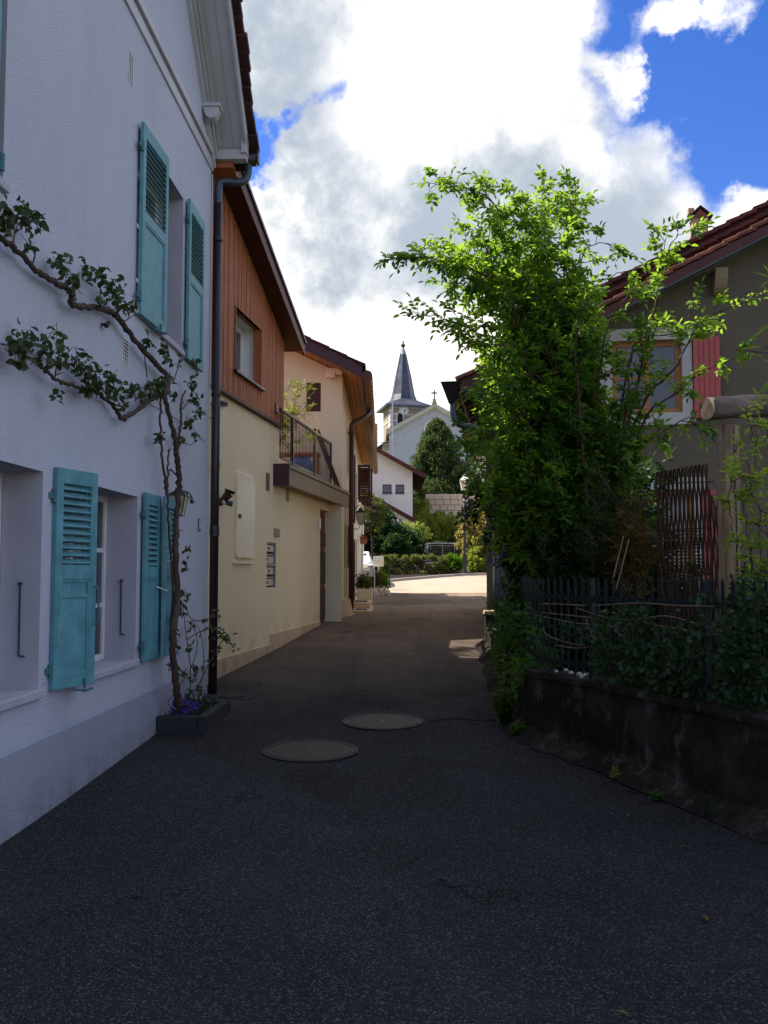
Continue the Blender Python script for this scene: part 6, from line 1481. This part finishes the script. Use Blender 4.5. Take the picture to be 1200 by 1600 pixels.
MB().add([Vector((-1.28 + x, y, zc + z)) for x, y, z in ((-.60, 38.62, 1.03), (.60, 38.62, 1.03), (.54, 39.0, 1.31), (-.54, 39.0, 1.31))], [(0, 1, 2, 3)]).build('windscreen', 'glass', car)
for sx in (-1, 1):
    MB().add([Vector((-1.28 + sx * x, y, zc + z)) for x, y, z in ((.858, 39.2, .93), (.858, 40.8, .93), (.665, 40.5, 1.33), (.665, 39.35, 1.33))], [(0, 1, 2, 3)]).build('side_window', 'glass', car)
    MB().obox((-1.28 + sx * .6, 38.03, zc + .66), (.13, 0, 0), (0, .04, 0), (0, 0, .06)).build('headlight', 'lampglass', car, bevel=.01)
    for y in (38.75, 40.8): 
        w_ = MB().tube([(-1.28 + sx * .70, y, zc + .30), (-1.28 + sx * .89, y, zc + .30)], .30, 18).build('wheel', 'black', car); MB().tube([(-1.28 + sx * .88, y, zc + .30), (-1.28 + sx * .895, y, zc + .30)], .19, 14).build('rim', 'steel', w_)

# lamp post
lx = P(726.5, 898, 45.0).x; lp = thing('street_lamp', 'tall dark lamp post with a white lantern at the corner of the square', 'street lamp', G(lx, 45.0)); zl = gz(45); zt = P(0, 768, 45).z
MB().lathe((lx, 45, zl), [(.14, 0), (.14, .12), (.10, .20), (.095, .9), (.11, .95), (.075, 1.05), (.055, 2.6), (.05, zt - zl)], 14).build('pole', 'black', lp, smooth=True)
lantern(lp, (lx, 45, zt + .30), .21, 'whitepaint'); MB().tube([(lx, 45, zt), (lx, 45, zt + .05)], .08, 8).build('collar', 'black', lp)
# railing with glass above a low wall
RYy = 52.0; rl2 = thing('terrace_railing', 'metal railing with glass panels on a low concrete wall beyond the low hedge', 'railing', G(3.4, RYy)); x0, x1 = P(667, 0, RYy).x, P(760, 0, RYy).x; zt = P(0, 848, RYy).z; zb = P(0, 878, RYy).z
MB().box(ex_, x0, x1, -RYy - .03, -RYy + .03, zt - .05, zt).build('top_rail', 'whitepaint', rl2); MB().box(ex_, x0, x1, -RYy - .02, -RYy + .02, zt - .18, zt - .15).build('rail', 'steel', rl2); MB().box(ex_, x0 - .5, x1, -RYy - .12, -RYy + .10, gz(RYy) - .3, zb).build('low_wall', 'farwhite', rl2)
for px in (670, 688, 706, 724, 742): xx = P(px, 0, RYy).x; MB().box(ex_, xx - .02, xx + .02, -RYy - .02, -RYy + .025, zb, zt - .05).build('post', 'steel', rl2)
for a, b in ((670, 688), (688, 706), (706, 724), (724, 742)): MB().box(ex_, P(a, 0, RYy).x + .03, P(b, 0, RYy).x - .03, -RYy - .008, -RYy + .008, zb + .03, zt - .19).build('glass_panel', 'glass', rl2)
wh = thing('white_wall_block', 'small white rendered wall block left of the railing', 'wall', G(2.2, RYy)); MB().box(ex_, P(655, 0, RYy).x, x0 - .02, -RYy - .3, -RYy + .25, gz(RYy) - .2, P(0, 850, RYy).z).build('block', 'farwhite', wh, bevel=.02)

# mid white gabled house
MY = 56.0; mh = thing('gabled_house', 'white gabled house with dark red roof edge and two small square windows', 'house', G(-2, MY))
m0 = P(590, 703, MY); m1 = P(665, 745, MY); ms = (m1.z - m0.z) / (m1.x - m0.x); mxr = P(643, 0, MY).x; mxa = -2.6
def mz(x, dz=0): return m0.z + (x - m0.x) * ms + dz
MF = Frame(0, MY, 0); wins = [(P(598, 0, MY).x, P(611.5, 0, MY).x, P(0, 770, MY).z, P(0, 757, MY).z), (P(617.5, 0, MY).x, P(630.5, 0, MY).x, P(0, 770, MY).z, P(0, 757, MY).z)]
wm = wall_faces(MB(), MF, -7.2, mxr, 1.6, mz(mxr) - .1, wins); wm.add([MF.p(-7.2, 0, mz(mxr) - .1), MF.p(mxr, 0, mz(mxr) - .1), MF.p(mxa, 0, mz(mxa) - .1)], [(0, 1, 2)]); wm.build('gable_wall', 'farwhite', mh)
reveals(MF, wins, .12).build('window_reveal', 'farwhite', mh)
for h in wins:
    casement(MF, h, .08, mh, 1, 1, 'roofdark', .05, curtain=False); MB().box(MF, h[0] - .03, h[1] + .03, 0, .06, h[2] - .07, h[2]).build('window_sill', 'zinc', mh)
MB().box(MF, mxr - .1, mxr, -10, -.005, 1.6, mz(mxr) - .15).build('side_wall', 'brownwood', mh); MB().box(MF, -7.2, mxr, -10.2, -10, 1.6, mz(mxr)).build('back_wall', 'farwhite', mh)
for sgn in (1, -1):
    xe = m1.x if sgn == 1 else 2 * mxa - m1.x
    def zz_(x): return mz(x if sgn == 1 else 2 * mxa - x)
    MB().prism(MF, [(mxa, zz_(mxa) - .22), (xe, zz_(xe) - .22), (xe, zz_(xe) + .06), (mxa, zz_(mxa) + .06)], .62, .70).build('bargeboard', 'roofdark', mh)
    MB().prism(MF, [(mxa, zz_(mxa) - .10), (xe, zz_(xe) - .10), (xe, zz_(xe) + .04), (mxa, zz_(mxa) + .04)], -10.5, .62).build('roof', 'roofdark', mh)
MB().box(MF, P(586, 0, MY).x, P(590, 0, MY).x, -1.6, -1.2, mz(P(588, 0, MY).x), P(0, 657, MY).z).build('chimney', 'concretecap', mh)
# its lower wing
AY = 54.0; AF = Frame(0, AY, 0); a0 = P(588, 779, AY); a1 = P(651, 814, AY); as_ = (a1.z - a0.z) / (a1.x - a0.x); axr = P(646, 0, AY).x
def az(x, dz=0): return a0.z + (x - a0.x) * as_ + dz
MB().prism(AF, [(-4, 1.4), (axr, 1.4), (axr, az(axr, -.12)), (-4, az(-4, -.12))], -2.0, 0).build('wing_wall', 'farwhite', mh)
MB().prism(AF, [(-4.2, az(-4.2, -.20)), (a1.x, az(a1.x, -.20)), (a1.x, az(a1.x, .07)), (-4.2, az(-4.2, .07))], .22, .30).build('bargeboard', 'roofdark', mh); MB().prism(AF, [(-4.2, az(-4.2, -.10)), (a1.x, az(a1.x, -.10)), (a1.x, az(a1.x, .05)), (-4.2, az(-4.2, .05))], -2.0, .22).build('roof', 'roofdark', mh)
MB().tube([(axr + .12, AY - .1, az(axr) - .4), (axr + .06, AY - .05, 1.5)], .05, 8).build('downpipe', 'brownwood', mh)
# television aerial on its roof
tv = thing('television_aerial', 'thin pale television aerial mast on the roof of the gabled house', 'aerial', (P(612, 0, 60).x, 60, 9)); xm = P(613, 0, 60).x
MB().tube([(xm, 60, P(0, 745, 60).z), (xm, 60, P(0, 628, 60).z)], .035, 6).build('mast', 'steel', tv)
for py, a, b in ((648, 608, 620), (658, 609, 619), (690, 590, 628), (693, 596, 634), (705, 604, 622), (716, 602, 620)): MB().tube([P(a, py + 2, 60), P(b, py - 2, 60)], .022, 5).build('cross_bar', 'steel', tv)

# churchyard wall of pale blocks
cw = thing('churchyard_wall', 'pale squared stone wall above the dark hedge right of the conifer', 'wall', G(6, 66)); wx0, wx1 = P(668, 0, 66).x, P(800, 0, 66).x; wz0, wz1 = P(0, 806, 66).z, P(0, 772, 66).z
MB().box(ex_, wx0, wx1, -66.4, -66.05, gz(66) - .4, wz1 - .05).build('mortar', 'stone', cw)
rows = 4
for r_ in range(rows):
    z0 = wz0 + (wz1 - wz0) * r_ / rows; z1 = wz0 + (wz1 - wz0) * (r_ + 1) / rows; x = wx0 - (.25 if r_ % 2 else 0)
    while x < wx1: w_ = random.uniform(.42, .62); MB().box(ex_, x + .012, x + w_ - .012, -66.1, -65.98 + random.uniform(-.015, .015), z0 + .012, z1 - .012).build('stone', 'block', cw, bevel=.015); x += w_

# ------------------------------------------------------------ church
KY = 90.0; KF = Frame(0, KY, 0)
church = thing('church', 'grey rendered church front with fan window, stone cross and clock tower with slate spire', 'church', G(4.8, KY))
ap = P(678.7, 633, KY); kl = P(603, 674.5, KY); kr = P(752, 674.5, KY); ks = (ap.z - kl.z) / (ap.x - kl.x); wl_x, wr_x = P(608, 0, KY).x, P(745, 0, KY).x
def kz(x, dz=0): return ap.z - abs(x - ap.x) * ks + dz
MB().prism(KF, [(wl_x, 4), (wr_x, 4), (wr_x, kz(wr_x, -.3)), (ap.x, ap.z - .3), (wl_x, kz(wl_x, -.3))], -.4, 0).build('front_wall', 'church', church)
MB().box(KF, wl_x, wl_x + .4, -24, -.4, 4, kz(wl_x, -.35)).build('side_wall', 'churchtrim', church); MB().box(KF, wr_x - .4, wr_x, -24, -.4, 4, kz(wr_x, -.35)).build('side_wall', 'churchtrim', church); MB().box(KF, wl_x, wr_x, -24.4, -24, 4, kz(wl_x)).build('back_wall', 'church', church)
for xe in (kl.x, kr.x):
    for d0, d1, pr in ((-.36, -.24, .18), (-.24, -.06, .40), (-.06, .02, .52)):
        pts = [(ap.x, ap.z + d0), (xe, kz(xe, d0)), (xe, kz(xe, d1)), (ap.x, ap.z + d1)]; MB().prism(KF, pts, -.1, pr).build('raking_cornice', 'churchtrim', church)
    MB().prism(KF, [(ap.x, ap.z - .95), (xe * .93 + ap.x * .07, kz(xe, -.95) + .2), (xe * .93 + ap.x * .07, kz(xe, -.88) + .2), (ap.x, ap.z - .88)], 0, .07).build('gable_band', 'churchtrim', church)
    MB().prism(KF, [(ap.x, ap.z + .02), (xe, kz(xe, .02)), (xe, kz(xe, .14)), (ap.x, ap.z + .14)], -24.6, .3).build('roof', 'slate', church)
# fan window: cream ring, dark wedge openings
fc = P(676.5, 670, KY); fr = P(690.5, 0, KY).x - P(676.5, 0, KY).x
mb = MB(); k_ = 40
for i in range(k_):
    a, b = 2 * pi * i / k_, 2 * pi * (i + 1) / k_
    def q_(r_, t, n_): return KF.p(fc.x + r_ * cos(t), n_, fc.z + r_ * sin(t))
    mb.add([q_(fr, a, .10), q_(fr, b, .10), q_(fr * .84, b, .10), q_(fr * .84, a, .10)], [(0, 1, 2, 3)]); mb.add([q_(fr, a, .10), q_(fr, b, .10), q_(fr, b, 0), q_(fr, a, 0)], [(0, 1, 2, 3)]); mb.add([q_(fr * .84, a, .02), q_(fr * .84, b, .02), KF.p(fc.x, .02, fc.z)], [(0, 1, 2)])
ring = mb.build('fan_window', 'churchtrim', church)
for i in range(14):
    t = 2 * pi * (i + .5) / 14; w_ = .085
    MB().add([q_(fr * .34, t - w_ * .9, .04), q_(fr * .76, t - w_ * 1.5, .04), q_(fr * .81, t, .04), q_(fr * .76, t + w_ * 1.5, .04), q_(fr * .34, t + w_ * .9, .04)], [(0, 1, 2, 3, 4)]).build('window_light', 'interior', ring)
# cross on its pedestal
pz_ = ap.z + .1; cr = MB(); cr.hull([Vector((ap.x + a * .24, KY + b * .24, pz_)) for a, b in ((-1, -1), (1, -1), (1, 1), (-1, 1))], [Vector((ap.x + a * .13, KY + b * .13, pz_ + .5)) for a, b in ((-1, -1), (1, -1), (1, 1), (-1, 1))]).build('cross_pedestal', 'tower', church)
MB().box(KF, ap.x - .06, ap.x + .06, -.06, .06, pz_ + .5, P(0, 609, KY).z).build('cross_shaft', 'darkmetal', church); MB().box(KF, ap.x - .30, ap.x + .30, -.07, .07, P(0, 615, KY).z, P(0, 615, KY).z + .12).build('cross_arm', 'darkmetal', church)
MB().box(KF, P(739, 0, KY).x, P(752, 0, KY).x, -.6, .5, 4, P(0, 694, KY).z).build('pier', 'churchtrim', church); MB().box(KF, P(597, 0, KY).x, wl_x, -3, -1, 4, P(0, 690, KY).z).build('side_annex', 'churchtrim', church)
MB().prism(KF, [(P(589, 0, KY).x, P(0, 702, KY).z), (P(609, 0, KY).x, P(0, 686, KY).z), (P(609, 0, KY).x, P(0, 683, KY).z), (P(588, 0, KY).x, P(0, 699, KY).z)], -3.2, -.3).build('annex_roof', 'roofdark', church)
# tower, turned a little so its lit side shows
TY = 97.0; tc_ = P(630, 640, TY); TW = 1.78; TF = Frame(tc_.x, TY, 12)
tz = P(0, 640, TY).z
MB().box(TF, -TW, TW, -TW, TW, 4, tz).build('tower_wall', 'tower', church)
for dz_ in (-.15, -.9, -1.6): MB().box(TF, -TW - .05, TW + .05, -TW - .05, TW + .05, tz + dz_, tz + dz_ + .10).build('string_course', 'churchtrim', church)
for k_ in range(9):
    for sx in (-1, 1):
        w_ = .32 if k_ % 2 else .22; MB().box(TF, sx * (TW + .03), sx * (TW - w_), TW - .3, TW + .03, tz - 4.5 + k_ * .48, tz - 4.5 + k_ * .48 + .40).build('quoin', 'churchtrim', church)
        if sx == -1: MB().box(TF, -TW - .035, -TW + .2, TW - .31 - w_, TW - .301, tz - 4.5 + k_ * .48, tz - 4.5 + k_ * .48 + .40).build('quoin', 'churchtrim', church)
hwid = 2.42
def oct_(r_, z_, s=1.0): return [TF.p(r_ * cos(pi / 8 + pi / 4 * i) / cos(pi / 8), r_ * sin(pi / 8 + pi / 4 * i) / cos(pi / 8), z_) for i in range(8)]
def sq8(h_, z_): return [TF.p(*q, z_) for q in ((h_, h_ * .41), (h_ * .41, h_), (-h_ * .41, h_), (-h_, h_ * .41), (-h_, -h_ * .41), (-h_ * .41, -h_), (h_ * .41, -h_), (h_, -h_ * .41))]
def sqr(h_, z_): return [TF.p(*q, z_) for q in ((h_, h_ * .5), (h_, h_), (-h_, h_), (-h_, h_ * .5), (-h_, -h_ * .5), (-h_, -h_), (h_, -h_), (h_, -h_ * .5))]
z_sk0 = tz - .06; z_sk1 = tz + .12
MB().hull(sqr(hwid, z_sk0), sqr(hwid, z_sk1)).build('eaves_edge', 'slate', church)
zs = [P(0, y, TY).z for y in (626, 618, 606, 590, 570, 555, 545)]; rs = [1.32, 1.12, .98, .80, .52, .32, .14]
MB().hull(sqr(hwid, z_sk1), oct_(1.36, zs[0])).build('broach_roof', 'slate', church)
sp_ = MB(); r0 = [oct_(r_, z_) for r_, z_ in zip(rs, zs)]
for i, rg in enumerate(r0): sp_.v += [tuple(v) for v in rg]
for i in range(len(r0) - 1):
    for j in range(8): sp_.f.append((i * 8 + j, i * 8 + (j + 1) % 8, i * 8 + 8 + (j + 1) % 8, i * 8 + 8 + j))
spire = sp_.build('spire', 'slate', church)
for j in range(8): MB().tube([rg[j] for rg in r0], .030, 4).build('hip_flashing', 'zinc', spire)
MB().hull(oct_(.30, zs[5] + .1), oct_(.145, zs[6] + .02)).build('spire_tip', 'flash', spire)
tip = TF.p(0, 0, zs[6]); MB().lathe(tip, [(.12, 0), (.10, .15), (.25, .3), (.25, .42), (.08, .55), (.10, .75), (.03, .9)], 10).build('finial', 'copper', spire)
MB().tube([tip + Vector((0, 0, .85)), Vector((tip.x, tip.y, P(0, 505, TY).z))], .022, 5).build('cross_rod', 'whitepaint', spire)
zc_ = P(0, 511, TY).z
MB().tube([(tip.x - .34, tip.y, zc_), (tip.x + .34, tip.y, zc_)], .022, 5).build('cross_bar', 'whitepaint', spire)
MB().tube([(tip.x + .22 * cos(i * pi / 8), tip.y, zc_ + .22 * sin(i * pi / 8)) for i in range(17)], .015, 4).build('cross_ring', 'whitepaint', spire)
# clock and belfry opening on the front face
cu = 0.0; czz = P(0, 645, TY).z - .05; cu = TF.px(631, 645, TW)[0]
mb = MB(); 
for i in range(28):
    a, b = 2 * pi * i / 28, 2 * pi * (i + 1) / 28; R_ = .50
    mb.add([TF.p(cu, TW + .10, czz), TF.p(cu + R_ * cos(a), TW + .10, czz + R_ * sin(a)), TF.p(cu + R_ * cos(b), TW + .10, czz + R_ * sin(b))], [(0, 1, 2)]); mb.add([TF.p(cu + R_ * cos(a), TW + .10, czz + R_ * sin(a)), TF.p(cu + R_ * cos(b), TW + .10, czz + R_ * sin(b)), TF.p(cu + R_ * cos(b), TW, czz + R_ * sin(b)), TF.p(cu + R_ * cos(a), TW, czz + R_ * sin(a))], [(0, 1, 2, 3)])
ck = mb.build('clock_face', 'whitepaint', church)
def hand(a, r0_, r1_, w_, name): 
    c_ = Vector((sin(a), cos(a))); n_ = Vector((cos(a), -sin(a))); v = [(r0_, -w_), (r0_, w_), (r1_, w_), (r1_, -w_)]
    MB().add([TF.p(cu + c_.x * r + n_.x * w, TW + .12, czz + c_.y * r + n_.y * w) for r, w in v], [(0, 1, 2, 3)]).build(name, 'black', ck)
for i in range(12): hand(2 * pi * i / 12, .36, .47, .025, 'hour_mark')
hand(R(102), -.06, .26, .035, 'hour_hand'); hand(R(170), -.08, .38, .025, 'minute_hand')
bu = TF.px(625, 655, TW)[0]; bz0, bz1 = P(0, 668, TY).z, P(0, 655, TY).z
def arch(w_, z0, z1): return [(bu - w_, z0), (bu + w_, z0), (bu + w_, z1)] + [(bu + w_ * cos(t), z1 + w_ * 1.25 * sin(t)) for t in (.5, 1.0, pi / 2, 2.1, 2.6)] + [(bu - w_, z1)]
MB().prism(TF, arch(.42, bz0, bz1), TW, TW + .06).build('belfry_surround', 'churchtrim', church); MB().prism(TF, arch(.29, bz0, bz1), TW + .06, TW + .075).build('belfry_opening', 'interior', church)
# cream building past the right house
cbx = P(768, 0, 62).x; cbd = thing('cream_building', 'sunlit cream building with moulded cornice showing behind the right house', 'building', G(9, 62)); CF = Frame(P(749, 0, 62).x, 62, -28); czt = P(0, 684, 62).z
MB().box(CF, 0, 9, -8, 0, 2.5, czt).build('wall', 'farwhite', cbd)
for i, (a, b, pr) in enumerate(((0, .12, .12), (.12, .30, .25), (.30, .42, .42))): MB().box(CF, -pr, 9, -8, pr, czt + a, czt + b).build('cornice', 'churchtrim', cbd)
MB().prism(CF, [(-.5, czt + .42), (4.5, czt + 2.8), (9.5, czt + .42)], -8.2, .45).build('roof', 'tileold', cbd)

# ============================================================ BALCONY THINGS
def jar(name, label, cat, c, prof, mat): r = thing(name, label, cat, c); MB().lathe(c, prof, 24).build('pot', mat, r, smooth=True); MB().lathe(Vector(c) + Vector((0, 0, prof[-1][1] - .05)), [(prof[-1][0] - .02, 0), (.0, .01)], 20, capt=False).build('soil', 'soil', r); return r
zt_ = ZS1 + .0
pc = BF.p(bz(436, 710, 0)[0] + .1, -.28, zt_); jar('terracotta_pot', 'large terracotta pot on the balcony behind the railing, next to the timber wall', 'plant pot', pc, [(.17, 0), (.27, .42), (.30, .44), (.30, .52), (.27, .52)], 'terracotta')
pb_ = P(476, 725, 17.3); pb_ = Vector((pb_.x - .05, 17.3, zt_)); jar('blue_pot', 'round blue glazed pot on the balcony', 'plant pot', pb_, [(.12, 0), (.20, .10), (.23, .24), (.20, .36), (.15, .40), (.17, .43)], 'bluepot')
bt = BF.p(bz(440, 650, 0)[0] + .35, -.55, zt_ + .3)
shrub('balcony_bamboo', 'feathery green bamboo growing on the balcony beside the timber wall', 'bamboo', bt, [[bt, bt + Vector((-.05, 0, .5)), P(448, 660, 16.2), P(446, 620, 16.2), P(452, 603, 16.2)], [bt, P(455, 650, 16.2), P(462, 615, 16.2), P(475, 605, 16.3)], [bt, P(452, 655, 16.2), P(470, 635, 16.3), P(478, 625, 16.3)], [bt, P(445, 680, 16.1), P(462, 650, 16.2), P(478, 648, 16.3)], [bt, P(460, 690, 16.2), P(475, 680, 16.3), P(483, 672, 16.4)]] + cloud_limbs(bt, 26, (bt.x + .1, bt.y + .1, 4.0), (.38, .5, .65)), 'l_yel', 16, .085, .010, .14, 3, .008, .2)
bench = thing('balcony_bench', 'brown folded wooden chair leaning behind the balcony railing', 'chair', (P(500, 0, 18.3).x, 18.3, zt_)); xx = P(500, 0, 18.3).x
for a, b in (((xx - .06, 18.2, zt_ + 1.12), (xx + .36, 18.2, zt_)), ((xx + .0, 18.35, zt_ + 1.12), (xx + .42, 18.35, zt_)), ((xx - .02, 18.6, zt_ + 1.0), (xx + .40, 18.6, zt_))): MB().tube([a, b], .025, 6).build('leg', 'brownwood', bench)
for t in (.15, .3, .45, .6): MB().tube([Vector((xx - .06 + .42 * t, 18.18, zt_ + 1.12 * (1 - t))), Vector((xx - .02 + .42 * t, 18.62, zt_ + 1.06 * (1 - t)))], .018, 6).build('slat', 'brownwood', bench)
tb_ = thing('balcony_table', 'small yellow brown table behind the blue pot on the balcony', 'table', (P(470, 0, 18.6).x, 18.6, zt_)); x_ = P(470, 0, 18.6).x
MB().box(ex_, x_ - .5, x_ + .45, -18.8, -18.3, zt_ + .62, zt_ + .66).build('tabletop', 'pine', tb_)
for a in (-.45, .40):
    for b in (18.35, 18.75): MB().box(ex_, x_ + a - .02, x_ + a + .02, -b - .02, -b + .02, zt_, zt_ + .619).build('leg', 'pine', tb_)

# ============================================================ GRIT AND DRY LEAVES gathered along the edges of the lane
gm_ = MB(); rg_ = random.Random(5)
def chip(x, y, s_):
    z = gz(y) + .35 * roll(x, y) + s_ * .3; a = rg_.uniform(0, 6.28)
    vs = [(x + s_ * cos(a + k) * rg_.uniform(.6, 1), y + s_ * sin(a + k) * rg_.uniform(.6, 1), z - s_ * .3) for k in (0, 2.1, 4.2)] + [(x, y, z + s_ * rg_.uniform(.3, .7))]
    gm_.add(vs, [(0, 1, 2), (0, 3, 1), (1, 3, 2), (2, 3, 0)])
for _ in range(700):
    u = rg_.uniform(-4, 5.3); n_ = .03 + abs(rg_.gauss(0, .10)); p = WF.p(u, n_, 0); chip(p.x, p.y, rg_.uniform(.003, .009))
for _ in range(450):
    u = rg_.uniform(0, 8.5); n_ = .03 + abs(rg_.gauss(0, .10)); p = BF.p(u, n_, 0); chip(p.x, p.y, rg_.uniform(.004, .010))
eo = offset_line(WPS, -.2)
for _ in range(800):
    i = rg_.randrange(len(eo) - 1); p = eo[i].lerp(eo[i + 1], rg_.random()) + Vector((-abs(rg_.gauss(0, .12)), rg_.gauss(0, .05), 0)); chip(p.x, p.y, rg_.uniform(.003, .010))
for _ in range(500): chip(rg_.uniform(-2.0, 2.4), rg_.uniform(3.2, 12), rg_.uniform(.002, .005))
g_ = gm_.build('grit', 'grit'); g_['kind'] = 'stuff'; g_['label'] = 'fine grit and small stones gathered along the edges of the lane'
